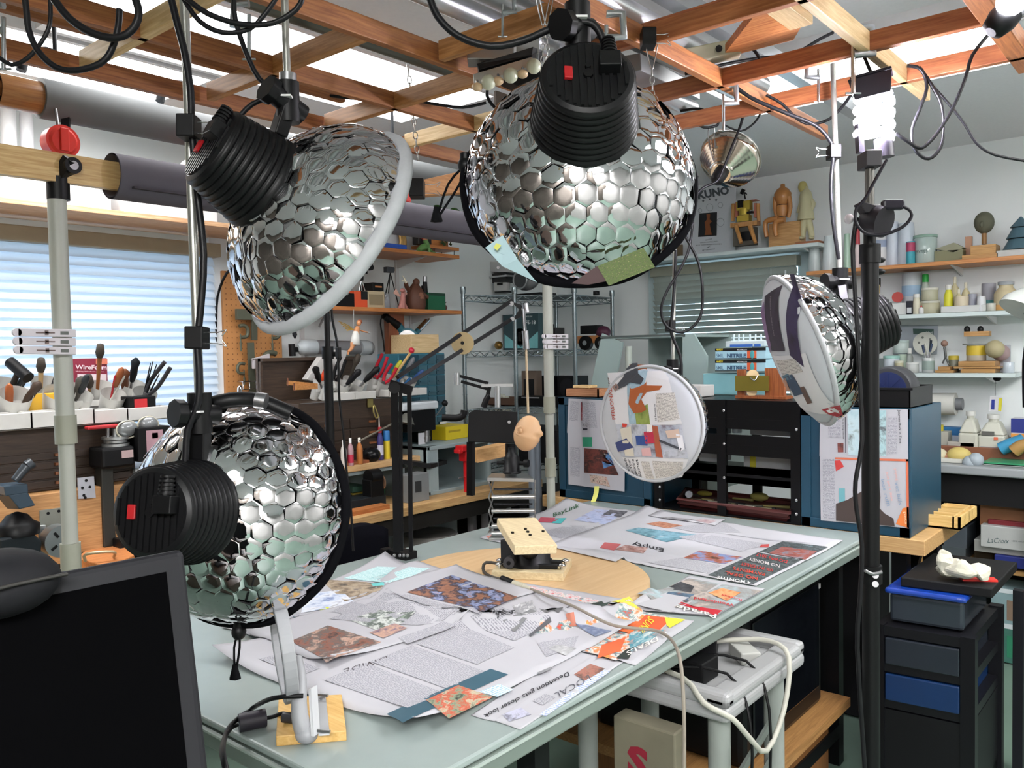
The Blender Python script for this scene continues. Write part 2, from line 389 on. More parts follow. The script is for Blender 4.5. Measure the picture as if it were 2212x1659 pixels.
# silver tubes of the overhead camera rail
for i,(x,z,r,lab)in enumerate([(-1.22,2.17,.024,'silver overhead tube nearest the left beam'),(-1.155,2.19,.026,'second silver overhead tube from the left'),(-1.08,2.2,.03,'middle thick silver overhead tube'),(-1.0,2.19,.026,'silver overhead tube next to the orange beam')]):
 one(B(mat('#c4c6c9',.3,.7,var=.04)).cyl((x,.3,z),(x,2.3 if i!=1 else 1.72,z),r,n=20),'rail_tube',lab,'metal tube',group='silver tubes of the overhead rail')
one(B(mat('#aeb2b5',.3,.8)).box((-.98,.6,2.23),(-.90-.04,3.2,2.27)),'rail_channel','grey metal channel running away overhead behind the central mirrored lamp','metal channel')
# ---------------------------------------------------------------- mirrored dish lamps
MIRR=mat('#cfcfd2',.05,1.,var=0)
DARKM=mat('#26262a',.3,.6,var=0)
def frame(c,ax,roll=0.):
 ax=V(ax).normalized(); x,y=perp(ax); m=Matrix((x,y,ax)).transposed().to_4x4(); m.translation=V(c)
 return m@Matrix.Rotation(roll,4,'Z')
def camdir(ix,iy,away,c=None):
 l=math.hypot(ix,iy); k=math.sqrt(max(0,1-away*away))/l
 f_=(V(c)-CAM).normalized(); d_=down-f_*down.dot(f_); d_.normalize(); r_=d_.cross(f_)
 return r_*ix*k+d_*iy*k+f_*away
def dish_mesh(Rr=.19,D=.165,cell=.035,th0=.34,seed=1):
 """hexagon-dimpled mirror bowl; rim at z=0, apex at z=-D"""
 rnd=random.Random(seed); b=B(MIRR)
 N=40; arc=[0]; pr=[(0,0)]
 for i in range(1,N+1):
  t=math.pi/2*i/N; q=(Rr*math.sin(t),D*(1-math.cos(t))); arc.append(arc[-1]+math.hypot(q[0]-pr[-1][0],q[1]-pr[-1][1])); pr.append(q)
 L=arc[-1]
 def surf(x,y,off=0.):
  s=min(math.hypot(x,y),L); a=math.atan2(y,x); k=0
  while k<N-1 and arc[k+1]<s:k+=1
  f=(s-arc[k])/(arc[k+1]-arc[k]); r=pr[k][0]+f*(pr[k+1][0]-pr[k][0]); z=pr[k][1]+f*(pr[k+1][1]-pr[k][1])
  nr,nz=r/Rr**2,(z-D)/D**2; l=math.hypot(nr,nz); nr/=l; nz/=l
  return V(((r+nr*off)*math.cos(a),(r+nr*off)*math.sin(a),z-D+nz*off))
 s0=arc[int(th0/(math.pi/2)*N)]
 R6=cell/math.sqrt(3); n=int(L/cell)+3
 for i in range(-n,n+1):
  for j in range(-n,n+1):
   cx=cell*(i+j*.5); cy=cell*j*.8660254; s=math.hypot(cx,cy)
   if s>L+cell*.55 or s<s0-cell*.9:continue
   tx,ty=rnd.gauss(0,.0017),rnd.gauss(0,.0017)
   vs=[]
   for q,(k,off)in enumerate(((1.,-.0006),(.9,0.),(.45,-.0003))):
    for a in range(6):
     A=math.pi/3*a+math.pi/6; dx,dy=R6*math.cos(A)*k,R6*math.sin(A)*k
     vs.append(surf(cx+dx,cy+dy,off+(tx*dx+ty*dy)/R6))
   vs.append(surf(cx,cy,-.00035)); fs=[]
   for q in(0,1):
    for a in range(6):fs.append((q*6+a,q*6+(a+1)%6,q*6+6+(a+1)%6,q*6+6+a))
   for a in range(6):fs.append((12+a,12+(a+1)%6,18))
   b.add(vs,fs,True)
 # inner shell keeps it opaque
 b.lathe([(Rr*math.sin(t)*.985,-D*math.cos(t)*.985)for t in[th0+(math.pi/2-th0)*k/16 for k in range(17)]],n=48,m=mat('#b9b9bc',.25,.9,var=0))
 me=b.put('dish_proto'); d=me.data; bpy.data.objects.remove(me); return d,b
def add_mesh(b,src,M):
 base=len(b.v); b.v+=[M@p for p in src.v]
 for f,mi,sm in zip(src.f,src.mi,src.sm):
  m=src.mats[mi]
  if m not in b.mats:b.mats.append(m)
  b.f.append([q+base for q in f]); b.mi.append(b.mats.index(m)); b.sm.append(sm); b.uv.append(None)
HR=.0  # housing offset
def lamp(label,rim,ax,seed,cover=None,roll=0.,band='black',Rr=.19,D=.165,sock_roll=0.,cover_bulge=.03,hem=.013):
 """rim: world centre of the rim circle; ax: where it shines"""
 M=frame(rim,ax,roll); t=thing('mirror_dish_lamp',label,'studio lamp',rim,'mirrored dish lamps')
 _,src=dish_mesh(Rr,D,seed=seed)
 b=B(MIRR); add_mesh(b,src,M); b.put('reflector',t)
 s=Rr/.19
 # ribbed housing
 h=B(mat('#0e0e10',.42,var=.05)); h.M=M; z0=-D*.86; prof=[(.082*s,z0-.002*s)]
 for k in range(9):
  z=z0-.008*s-k*.0105*s; r=(.0815-.0017*k)*s
  prof+=[(r,z),(r,z-.0078*s),(r-.0025*s,z-.0084*s),(r-.0025*s,z-.0103*s)]
 ze=prof[-1][1]; prof+=[(.064*s,ze-.001),(.058*s,ze-.004*s)]
 h.lathe([(a,c)for a,c in prof][::-1],n=40,sharp=False); 
 for k in range(-5,6):
  w=math.sqrt(max(0,.056**2-(k*.0105)**2))*s
  if w>.01:h.cbox((k*.0105*s,0,ze-.0055*s),(.0045*s,2*w,.004*s))
 h.put('housing',t)
 Ms=M@Matrix.Rotation(sock_roll,4,'Z')
 k=B(mat('#a3161c',.35,var=.1)); k.M=Ms; k.cbox((.028*s,.0,ze-.009*s),(.012*s,.021*s,.006*s),(0,.15,0)); k.put('rocker_switch',t,bevel=.001)
 k=B(BLK); k.M=Ms; k.cbox((-.03*s,.012*s,ze-.014*s),(.03*s,.026*s,.022*s)); k.cyl((-.03*s,.024*s,ze-.014*s),(-.03*s,.05*s,ze-.012*s),.011*s,.007*s)
 for q in range(5):k.cyl((-.03*s,(.026+q*.006)*s,ze-.014*s),(-.03*s,(.029+q*.006)*s,ze-.014*s),(.0125-q*.0006)*s,n=14)
 k.put('power_plug',t,bevel=.0015)
 k=B(BLK); k.M=M
 for r_,q in((.007,0),(.004,.014)):k.cyl((0,q*s,ze-.004*s),(0,q*s,ze-.009*s),r_*s)
 k.put('screw',t)
 if band=='black':
  k=B(mat('#0d0d10',.85,bump=.6,scale=60)); k.M=M
  pts=[(Rr*1.005*math.cos(a)*(1+.006*math.sin(9*a)),Rr*1.005*math.sin(a)*(1+.006*math.sin(9*a)),.0)for a in[2*math.pi*i/40 for i in range(40)]]
  k.tube(pts,lambda q:.0085*s,n=8,closed=True,sm=2); k.put('elastic_band',t)
 else:
  k=B(mat('#aeb0b4',.7,bump=.5,scale=50)); k.M=M
  k.tube([(Rr*1.0*math.cos(a),Rr*math.sin(a),.002)for a in[2*math.pi*i/40 for i in range(40)]],hem*s,n=10,closed=True,sm=2); k.put('cover_hem',t)
 k=B(cover or mat('#dfe0e4',.7,var=.03)); k.M=M
 k.lathe([(Rr*.99*math.cos(q),cover_bulge*math.sin(q))for q in[math.pi/2*j/6 for j in range(7)]],n=48); k.put('diffuser_cover',t)
 return t,M,ze
def rod(label,p,q,r,extra=None,m=None,name='hanging_rod'):
 t=thing(name,label,'hanging rod',q,'rods hanging from the lattice')
 B(m or mat('#a9a9a2',.35,.8)).cyl(p,q,r,n=14).put('rod',t)
 return t
def pivot(rimT,M,ze,top,name='tilt_bracket'):
 """black tilting bracket from the rod end to the lamp neck"""
 t=B(BLK); top=V(top); nk=M@V((0,0,-.16)); 
 side=M@V((0,0,-.15)); d=(top-side)
 # attach at the neck side that looks to the rod
 ax=(M.to_3x3()@V((0,0,1))).normalized(); o=side+(d-ax*d.dot(ax)).normalized()*.08
 t.bar(top,o,.03,.022,up=ax); t.cyl(top+V((0,0,.035)),top-V((0,0,.03)),.019,n=14); x=perp(d)[0]
 t.cyl(top-x*.03,top+x*.03,.017,n=14); t.cyl(top+x*.03,top+x*.045,.023,n=8)
 t.put(name,rimT,bevel=.002)
 B(mat('#dcdcdc',.5)).cbox(top+V((0,0,.005))-fwd*.021,(.024,.003,.016),RW.to_euler()).put('label_sticker',rimT)
# central lamp
c1=AT(1250,398,1.40)
L1,M1,z1=lamp('large central mirrored dish lamp with black ribbed housing, shining down and away over the table',c1,camdir(-.09,1,.80,c1),3,sock_roll=math.radians(0))
# lower left
c2=AT(525,1102,1.50)
L2,M2,z2=lamp('mirrored dish lamp at lower left beside the black monitor, black elastic round its rim',c2,camdir(1,.02,.86,c2),5,Rr=.197,D=.17)
# upper left, side on
c3=AT(706,498,1.43)
L3,M3,z3=lamp('mirrored dish lamp at upper left seen side on, with white cover hem and dark tape',c3,camdir(.82,.57,.36,c3),8,band='white',D=.145)
# paper-faced disc
c4=AT(1405,915,2.6)
L4,M4,z4=lamp('dish lamp in the middle whose white cloth face carries pasted newspaper pages',c4,camdir(-.93,.22,-.87,c4),11,band='white',Rr=.178,cover=mat('#b9bcc2',.8,var=.05,scale=9),cover_bulge=.02,hem=.006)
# right lamp
c5=AT(1728,757,2.02)
L5,M5,z5=lamp('mirrored dish lamp at right behind the black stand, face pasted with newsprint',c5,camdir(-.93,.35,-.27,c5),13,band='white',Rr=.187,cover=mat('#b9bcc2',.8,var=.05,scale=9),cover_bulge=.05,hem=.006,D=.135)
def neck(M):return M@V((0,0,-.15))
# rods and brackets
def hang(T,M,ze,up,bot,dep,r,label):
 p,q=AT(up[0],up[1],dep),AT(bot[0],bot[1],dep)
 k=(2.15-q.z)/(p.z-q.z); p=q+(p-q)*k
 rod(label,p,q,r); pivot(T,M,ze,q)
hang(L1,M1,z1,(1243,-40),(1248,60),1.235,.006,'short steel rod the central mirrored lamp hangs from')
hang(L2,M2,z2,(398,0),(432,895),1.36,.0075,'long thin grey rod holding the lower left mirrored lamp, cable clipped along it')
hang(L3,M3,z3,(615,0),(622,225),1.36,.006,'steel rod with a collar holding the side-on mirrored lamp')
hang(L4,M4,z4,(1458,500),(1453,800),2.68,.0065,'thin rod behind the central lamp down to the newspaper-faced dish')
hang(L5,M5,z5,(1797,85),(1815,610),2.08,.0065,'thin steel rod at right with a loose cable clipped to it, holding the right dish')
B(STL).cyl(AT(622,160,1.36),AT(622,200,1.36),.014).put('collar',L3)
# cord locks hanging from the elastic bands
def cordlock(T,M,ang,pts,r,s=1.):
 base=M@V((.19*math.cos(ang),.19*math.sin(ang),0)); return base
def lock(T,top,bot,dep,spread,s=1.):
 a,z=AT(top[0],top[1],dep),AT(bot[0],bot[1],dep)
 B(BLK).ball(a,.013*s,(1,1,1.1)).cyl(a+V((0,0,.02*s)),a,.009*s).put('cord_lock',T)
 b=B(mat('#131315',.8)); w=RW@V((1,.0,0))*spread; m_=(a+z)/2
 b.tube([a,m_-w+(a-m_)*.3,z],.0022,n=6); b.tube([a,m_+w*.6+(a-m_)*.3,z],.0022,n=6)
 b.cyl(z+V((0,0,.022*s)),z-V((0,0,.003)),.004,.011*s,n=6); b.put('drawstring',T)
lock(L1,(1005,357),(943,475),1.42,.012)
lock(L2,(516,1365),(508,1462),1.47,.006)
b=B(mat('#1a1d33',.5)); d3=1.33
b.bar(AT(663,610,d3),AT(640,675,d3),.008,.001,up=fwd); b.bar(AT(663,610,d3),AT(705,625,d3),.008,.001,up=fwd); b.put('dark_tape',L3)
# white paper tab stuck to the upper left lamp rim
b=B(PAPER); q=[AT(855,350,1.40),AT(886,400,1.40),AT(857,412,1.41),AT(835,405,1.41)]
b.prism(q,fwd*.0008); b.put('paper_tab',L3)
# foil strip and pads on lower left lamp
b=B(BLK); b.tube([AT(430,880,1.40),AT(500,864,1.40),AT(560,866,1.42),AT(628,893,1.43)],.0135,n=10); b.put('foam_handle',L2)
B(STL).tube([AT(553,864,1.398),AT(575,868,1.398)],.0145,n=10).put('foil_tape',L2)
# pale card and magazine page tucked behind the central lamp
cb=thing('magazine_cover','green magazine page taped to the lower rim of the central dish lamp','magazine page',AT(1340,590,1.262))
pl=lambda u,v,d:AT(u,v,d)
B(photo_mat(('#28300f','#566b22','#3a4620','#8a8a50'),9)).grid(lambda s,t:pl(1290+100*s-55*t*0+50*(1-t)*0+(25*t),575-40*s+42*t,1.262),4,4).put('page',cb)
B(mat('#3a1a1c',.6)).prism([pl(1235,612,1.263),pl(1290,575,1.263),pl(1312,607,1.263),pl(1270,615,1.263)],fwd*.001).put('dark_corner',cb)
cb=thing('blue_card','pale blue card with yellow print at the lower left rim of the central dish lamp','card',AT(1090,560,1.265))
B(mat('#a9c2ca',.5)).prism([pl(1086,508,1.265),pl(1048,535,1.275),pl(1085,575,1.275),pl(1160,610,1.275),pl(1118,560,1.265)],fwd*.001).put('card',cb)
B(mat('#b7b83c',.5)).prism([pl(1072,525,1.262),pl(1066,535,1.262),pl(1074,541,1.262),pl(1083,530,1.262)],fwd*.0005).put('print',cb)

# prints on a lamp face
def face_pt(M,R_,bulge):
 o=M@V((0,0,0)); ax=(M.to_3x3()@V((0,0,1))).normalized(); Mi=M.inverted()
 def f(u,v,off=.001):
  p=OP(u,v,o+ax*bulge*.6,ax); l=Mi@p; r=min(1.,math.hypot(l.x,l.y)/R_)
  return M@V((l.x,l.y,bulge*math.sqrt(max(0,1-r*r))+off))
 return f
def quadprint(b,f,q,m,n=4,off=.001,flip=False):
 """q: four photo pixels (corner order); f maps pixel -> surface point"""
 def g(s,t):
  x=(q[0][0]*(1-s)+q[1][0]*s)*(1-t)+(q[3][0]*(1-s)+q[2][0]*s)*t
  y=(q[0][1]*(1-s)+q[1][1]*s)*(1-t)+(q[3][1]*(1-s)+q[2][1]*s)*t
  return f(x,y,off)
 a,c,d=f(*q[0],0),f(*q[1],0),f(*q[3],0)
 b.grid(g,n,n,m=m,size=((c-a).length,(d-a).length))
def ptext(b,txt,f,p0,p1,hpx,m=INK,bold=.01,italic=0.,off=.0016,flip=1):
 """text from pixel p0 to p1, cap height hpx pixels (perpendicular, flip=-1 for below)"""
 p0,p1=V((p0[0],p0[1])),V((p1[0],p1[1])); d=p1-p0; n=V((d.y,-d.x)).normalized()*flip
 t_=B(); w=t_.text(txt,lambda x,y:V((x,y,0)),bold=bold)
 b.text(txt,lambda x,y:(lambda q:f(q.x,q.y,off))(p0+d*(x/max(w,.01))+n*(y/.7*hpx)),m=m,bold=bold,italic=italic)
f4=face_pt(M4,.178,.02); b=B()
NP=mat('#cfced0',.8,var=.03); TX2=text_mat('#cdc8c2','#8d8a88',260)
quadprint(b,f4,[(1308,806),(1440,800),(1478,1000),(1346,985)],NP,8)
quadprint(b,f4,[(1352,800),(1398,800),(1382,915),(1362,915)],photo_mat(('#a8c0cc','#8fa9b8','#c4ccd0')),5,.0014)
quadprint(b,f4,[(1400,812),(1445,822),(1475,915),(1395,918)],NP,4,.0014)
quadprint(b,f4,[(1418,850),(1458,848),(1470,905),(1424,912)],TX2,3,.0018)
# horse and rider picture, rotated a quarter turn
b.add([f4(u,v,.0022)for u,v in[(1356,788),(1394,788),(1398,832),(1432,833),(1426,842),(1400,846),(1388,862),(1400,884),(1390,890),(1372,892),(1360,872),(1362,845)]],[tuple(range(12))],m=photo_mat(('#5b2a14','#9a4d22','#b56a35','#7a3b1a'),5))
b.add([f4(u,v,.0028)for u,v in[(1350,796),(1362,785),(1374,784),(1378,806),(1392,818),(1386,830),(1362,826),(1352,834),(1332,842),(1328,836),(1345,815)]],[tuple(range(11))],m=photo_mat(('#1d1f24','#3c3f46','#27292f'),5))
b.add([f4(u,v,.003)for u,v in[(1320,836),(1330,828),(1338,836),(1330,846)]],[(0,1,2,3)],m=mat('#8a7068',.7))
quadprint(b,f4,[(1374,886),(1402,872),(1408,916),(1378,916)],photo_mat(('#5d6b2c','#8c9a4e','#44502a'),7),3,.0018)
# medicine cabinet picture
quadprint(b,f4,[(1332,916),(1474,918),(1486,990),(1342,986)],photo_mat(('#6c6a70','#b8bcc6','#9aa0ae','#5a3d3d'),4),6,.0014)
for q,c in(([(1376,940),(1402,940),(1402,962),(1378,960)],'#2f4a86'),([(1394,932),(1414,930),(1418,956),(1398,958)],'#b22a44'),([(1412,918),(1424,920),(1434,988),(1420,986)],'#a2543a'),([(1342,926),(1366,920),(1372,985),(1352,984)],'#c9c3b4'),([(1330,956),(1356,946),(1372,966),(1336,976)],'#353f6e'),([(1400,915),(1412,917),(1413,932),(1402,933)],'#e3e0dc'),([(1440,930),(1468,926),(1472,944),(1446,946)],'#c9b0a0'),([(1388,968),(1408,966),(1410,984),(1390,984)],'#cfa3a3'),([(1428,948),(1474,968),(1472,973),(1426,953)],'#3d4048'),([(1462,936),(1476,940),(1480,970),(1470,974)],'#e0e0e6'),([(1346,914),(1358,915),(1356,922),(1348,922)],'#c2382c')):
 quadprint(b,f4,q,mat(c,.6),2,.003)
quadprint(b,f4,[(1344,988),(1486,992),(1470,1032),(1390,1040)],NP,5,.0013)
quadprint(b,f4,[(1386,996),(1404,997),(1412,1036),(1394,1036)],TX2,3,.002)
quadprint(b,f4,[(1410,995),(1476,998),(1470,1026),(1416,1034)],TX2,3,.002)
b.put('newspaper_print',L4)
b=B(); ptext(b,'PERSONAL',f4,(1332,906),(1320,838),8,mat('#a8402c',.7,var=0)); ptext(b,'BEST',f4,(1319,835),(1317,815),8,mat('#5a4038',.7,var=0))
for i,s_ in enumerate(('eckup','or Your','Medicine','Cabinet')):ptext(b,s_,f4,(1359+i*9.0,1018+i*8),(1352+i*9.0,990+i*.5),6)
ptext(b,'10 Reasons to',f4,(1422,908),(1418,872),4); ptext(b,'Love Being 50+',f4,(1428,908),(1424,868),4); b.put('headline',L4)
f5=face_pt(M5,.187,.05); b=B()
quadprint(b,f5,[(1652,640),(1672,622),(1712,752),(1682,752)],photo_mat(('#1e1822','#33283a','#18141c'),4),6,.0014)
quadprint(b,f5,[(1646,672),(1654,650),(1682,740),(1676,760)],photo_mat(('#6f5478','#8a6f92','#5c4766'),4),4,.002)
quadprint(b,f5,[(1680,602),(1690,602),(1745,790),(1722,762)],photo_mat(('#1c1626','#32264a','#1c1626'),4),6,.002)
quadprint(b,f5,[(1682,762),(1742,762),(1790,905),(1732,880)],NP,8,.0014)
quadprint(b,f5,[(1692,772),(1730,770),(1745,800),(1706,806)],TX2,4,.002)
for q,c in(([(1712,808),(1728,802),(1748,846),(1728,852)],'#26405a'),([(1702,818),(1714,810),(1720,840),(1708,842)],'#b98a72'),([(1704,808),(1720,800),(1728,812),(1712,816)],'#4c6f80'),([(1742,832),(1748,830),(1760,868),(1752,870)],'#5c4438'),([(1772,886),(1790,884),(1796,906),(1782,910)],'#a32a34'),([(1776,890),(1786,888),(1790,896),(1780,900)],'#e3e0e2'),([(1684,778),(1692,786),(1702,798),(1694,790)],'#7c5a50')):
 quadprint(b,f5,q,mat(c,.6),2,.003)
b.put('newspaper_print',L5)
b=B(); ptext(b,'Perfection in every detail of the frame',f5,(1664,640),(1688,720),2.4,mat('#9a9098',.7,var=0),flip=1,bold=0); b.put('headline',L5)
# ---------------------------------------------------------------- the work table and what lies on it
TZ=.8; TX0,TX1,TY0,TY1=-2.09,-.918,.775,2.984
tt=thing('work_table','big grey laminate work table covered with newspapers, in the middle of the room','table',(-1.5,1.86,0))
TOPM=mat('#949f9d',.26,var=.05,scale=20); EDG=mat('#6f7a74',.35,var=.05)
B(TOPM).box((TX0,TY0,TZ-.014),(TX1,TY1,TZ)).put('tabletop',tt,bevel=.004)
b=B(EDG).box((TX0-.004,TY0-.004,TZ-.05),(TX1+.004,TY1,TZ-.017)); b.put('edge_band',tt,bevel=.004)
b=B(mat('#a9b3ae',.3)).box((TX0-.007,TY0-.007,TZ-.022),(TX1+.007,TY1,TZ-.018)); b.put('edge_bead',tt)
for x in(TX0+.08,TX1-.12):
 for y in(TY0+.12,(1.22 if x>-1.5 else 1.8),TY1-.1):B(BLKM).box((x,y,0),(x+.045,y+.045,TZ-.05)).put('leg',tt)
b=B(BLKM)
for x in(TX0+.08,TX1-.12):b.box((x,TY0+.12,.1),(x+.045,TY1-.1,.145))
b.put('stretcher',tt)

HF={}
def U(*k):return[HF[q]for q in HF if any(w in q for w in k)]
def sheet(label,q,z0,amp,seed,name='newspaper_sheet',cat='newspaper',curl=(0,0,0,0),m=None,n=26,grp=None,under=()):
 """a sheet lying on the table: q four photo pixels at table height; gentle waves and lifted corners"""
 P=[OZ(u,v,TZ)if math.hypot(OZ(u,v,TZ).x+1.49,OZ(u,v,TZ).y-1.775)>.4 else OZ(u,v,TZ+.028)for u,v in q]; P=[V((p.x,p.y,TZ))for p in P]; so=V((seed*3.1,seed*1.7,0))
 def st(p):  # inverse bilinear (2 Newton steps are plenty)
  s=t=.5
  for _ in range(6):
   f=(P[0]*(1-s)+P[1]*s)*(1-t)+(P[3]*(1-s)+P[2]*s)*t-p
   a=(P[1]-P[0])*(1-t)+(P[2]-P[3])*t; c=(P[3]-P[0])*(1-s)+(P[2]-P[1])*s
   D_=a.x*c.y-a.y*c.x; s-=(f.x*c.y-f.y*c.x)/D_; t-=(a.x*f.y-a.y*f.x)/D_
  return s,t
 def hz(p):
  s,t=st(p); k=mnoise.noise(V((p.x*5,p.y*5,0))+so)*.5+.5; k2=mnoise.noise(V((p.x*13,p.y*9,3))+so)*.25
  e=min(1.,14*min(max(s,0),max(1-s,0),max(t,0),max(1-t,0))+.35)
  fold=math.exp(-((t-.5)/.02)**2)*.002+math.exp(-((s-.5)/.02)**2)*.0015
  h=z0+amp*(k+k2+.25)*e*1.0+fold
  for c_,(a,b_)in zip(curl,((0,0),(1,0),(1,1),(0,1))):
   d=math.hypot(s-a,t-b_)
   if d<.33:h+=c_*(1-d/.33)**2
  r_=math.hypot(p.x+1.49,p.y-1.775); h+=.0245*max(0,min(1,(.40-r_)/.03))
  for st2,h2 in under:
   a,c=st2(p); m_=min(a,1-a,c,1-c)
   if m_>-.06:h=max(h,h2(p)-TZ+.003-max(0,-m_)*.05)
  return TZ+max(h,.0006)
 def srf(s,t,off=0.):
  p=(P[0]*(1-s)+P[1]*s)*(1-t)+(P[3]*(1-s)+P[2]*s)*t; return V((p.x,p.y,hz(p)+off))
 def px(u,v,off=.0008):
  p=OZ(u,v,TZ+z0+amp*.4); p=OZ(u,v,hz(p)); p=OZ(u,v,hz(p)); return V((p.x,p.y,hz(p)+off))
 ct=(P[0]+P[1]+P[2]+P[3])/4
 T=thing(name,label,cat,(ct.x,ct.y,TZ),grp)
 rg=random.Random(seed); w=[rg.uniform(-.006,.006)for _ in range(8)]
 B(m or PAPER).grid(lambda s,t:srf(s+(w[0]*math.sin(9*t)if s in(0,1)else 0),t+(w[1]*math.sin(8*s)if t in(0,1)else 0)),n,n).put('sheet',T,solid=.0005)
 HF[label]=(st,hz); return T,px,srf
def prints(T,px,items,name='print'):
 b=B()
 for q,m,*r in items:quadprint(b,px,q,m,r[0]if r else 5,.0013 if len(r)<2 else r[1])
 b.put(name,T)
TXN=text_mat('#b4b3b9','#86858e',240)
# back left sheet with teal box
S3,px,_=sheet('newspaper page with teal advert at the far left edge of the table, behind the others',[(478,1358),(650,1404),(1012,1247),(832,1206)],.0015,.006,2,curl=(0,0,0,.02))
prints(S3,px,[([(742,1250),(852,1262),(930,1228),(815,1225)],text_mat('#cfe3e4','#8fc3c6',150)),([(690,1252),(790,1258),(850,1270),(745,1300)],photo_mat(('#3c3a3a','#8c7a66','#b7a690','#5a5458'),9)),([(660,1285),(735,1275),(770,1305),(650,1325)],photo_mat(('#6d7fae','#c5cfe2','#e1e3ea','#4f5f92'),9)),([(560,1335),(640,1318),(650,1330),(580,1350)],TXN),([(800,1262),(850,1257),(862,1266),(812,1272)],mat('#6fd0cf',.6),2),([(682,1310),(712,1313),(700,1320),(672,1316)],mat('#d5dd3a',.6),2),([(902,1232),(940,1236),(985,1246),(940,1250)],TXN)])
b=B(); ptext(b,'GET A',px,(690,1327),(632,1333),8,mat('#3a5a66',.7,var=0)); b.put('headline',S3)
# folded LOCAL page at the near edge
S4,px,_=sheet('folded newspaper strip headed LOCAL at the near edge of the table',[(1018,1546),(1126,1577),(1347,1432),(1238,1402)],.001,.002,4)
prints(S4,px,[([(1085,1545),(1100,1560),(1148,1545),(1125,1530)],photo_mat(('#4c4a52','#b9b9cc','#9a9ab0'),14)),([(1240,1458),(1265,1472),(1308,1446),(1275,1435)],photo_mat(('#4a4440','#a86e60','#7c7a70'),12)),([(1165,1545),(1180,1548),(1318,1452),(1300,1446)],text_mat('#cdd3e6','#9aa8d0',120)),([(1150,1515),(1172,1525),(1200,1508),(1178,1500)],TXN,3)])
b=B(); ptext(b,'LOCAL',px,(1273,1458),(1196,1500),13,mat('#55555e',.7,var=0),flip=-1*-1,bold=-.005)
ptext(b,'Detention gets closer look',px,(1228,1452),(1044,1546),9,INK,bold=.015); b.put('headline',S4)
# orange advert
S5,px,_=sheet('colourful orange and yellow car advert page lying near the right edge, under other sheets',[(1050,1245),(1500,1342),(1373,1438),(1005,1330)],.001,.003,6,under=U('LOCAL'))
ORG_=mat('#dd6a35',.6,var=.1)
prints(S5,px,[([(1118,1262),(1462,1338),(1330,1428),(1020,1330)],photo_mat(('#e8b04a','#e77b45','#d9d2cc','#5f8a8e','#c84a35'),14),10),([(1345,1340),(1398,1346),(1360,1370),(1318,1360)],ORG_,3,.002),([(1395,1330),(1452,1338),(1425,1362),(1370,1352)],mat('#de5a30',.6),3,.002),([(1300,1395),(1352,1378),(1340,1408),(1290,1424)],mat('#e0673c',.6),3,.002),([(1436,1335),(1480,1340),(1447,1358),(1440,1352)],mat('#efe03a',.6),2,.0022),([(1320,1318),(1360,1310),(1385,1325),(1345,1328)],mat('#e9df4a',.6),2,.002),([(1352,1405),(1372,1398),(1358,1425),(1330,1424)],mat('#26302c',.6),2,.002),([(1275,1306),(1300,1300),(1320,1318),(1290,1325)],mat('#2c3a34',.6),2,.002),([(1358,1372),(1400,1360),(1440,1362),(1362,1412)],photo_mat(('#d8dcd8','#3f8ea0','#d9a08c'),12),4,.002)]+[([(1150+i*38,1268+i*8+j*16),(1180+i*38,1274+i*8+j*16),(1172+i*38,1283+i*8+j*16),(1140+i*38,1277+i*8+j*16)],photo_mat(('#c8464a','#d8d4d4','#5c6468'),30),2,.0018)for i in range(4)for j in range(2)])
b=B(); ptext(b,'SUNK',px,(1402,1334),(1376,1364),16,mat('#f2d23c',.6,var=0),off=.004); ptext(b,'5 BIG',px,(1378,1328),(1358,1344),8,mat('#e8e4e0',.6,var=0),off=.004); ptext(b,'MAJ',px,(1352,1336),(1330,1350),8,mat('#c03a30',.6,var=0),off=.004); ptext(b,'$ DEALS',px,(1440,1368),(1352,1412),9,mat('#e9e4dc',.6,var=0),off=.004); b.put('headline',S5)
# big spread
S1,px,_=sheet('large open newspaper spread headed DIVIDE, its corner reaching the near left of the table',[(458,1426),(900,1590),(1372,1356),(960,1232)],.002,.007,1,curl=(.03,.028,.012,0),under=U('teal advert','LOCAL','car advert'))
prints(S1,px,[([(700,1470),(880,1532),(960,1498),(790,1432)],TXN),([(800,1430),(968,1490),(1045,1450),(890,1395)],TXN),([(560,1425),(650,1460),(690,1445),(610,1412)],TXN,4),([(900,1392),(1030,1436),(1110,1400),(990,1350)],TXN),([(1000,1345),(1110,1385),(1190,1350),(1085,1312)],TXN),([(1160,1390),(1250,1375),(1240,1398),(1180,1420)],TXN,3),
 ([(835,1544),(870,1563),(1098,1458),(1060,1446)],mat('#315565',.65,var=.1),6),([(920,1515),(970,1555),(1065,1508),(990,1482)],photo_mat(('#2a2622','#8a9a80','#c0472c','#b9b49a','#3d4440'),11),6,.0022),([(1035,1497),(1078,1480),(1110,1492),(1075,1508)],text_mat('#d5dfe4','#8fb5c8',150),2,.0024),
 ([(1086,1355),(1135,1333),(1160,1344),(1112,1366)],mat('#77787a',.7),2,.002),([(1165,1338),(1195,1320),(1218,1330),(1190,1344)],mat('#6c6c6e',.7),2,.002),([(1108,1310),(1150,1298),(1160,1320),(1118,1334)],photo_mat(('#d8d8da','#8a8a8e','#c0c0c4'),14),3,.002),([(1184,1402),(1205,1394),(1246,1402),(1222,1418)],photo_mat(('#8a8a8c','#c8c8ca'),14),3,.002),([(1222,1346),(1240,1343),(1246,1354),(1232,1356)],mat('#b5705c',.6),2,.0025),([(1240,1350),(1268,1352),(1322,1366),(1286,1378),(1255,1370)][:4],photo_mat(('#8e97ad','#5d6884','#a9b0c0'),14),3,.0024),([(1142,1374),(1228,1330),(1232,1333),(1146,1377)],mat('#505055',.7),2,.002),([(1160,1455),(1190,1442),(1194,1446),(1166,1458)],mat('#8a8a8e',.7),2,.002)])
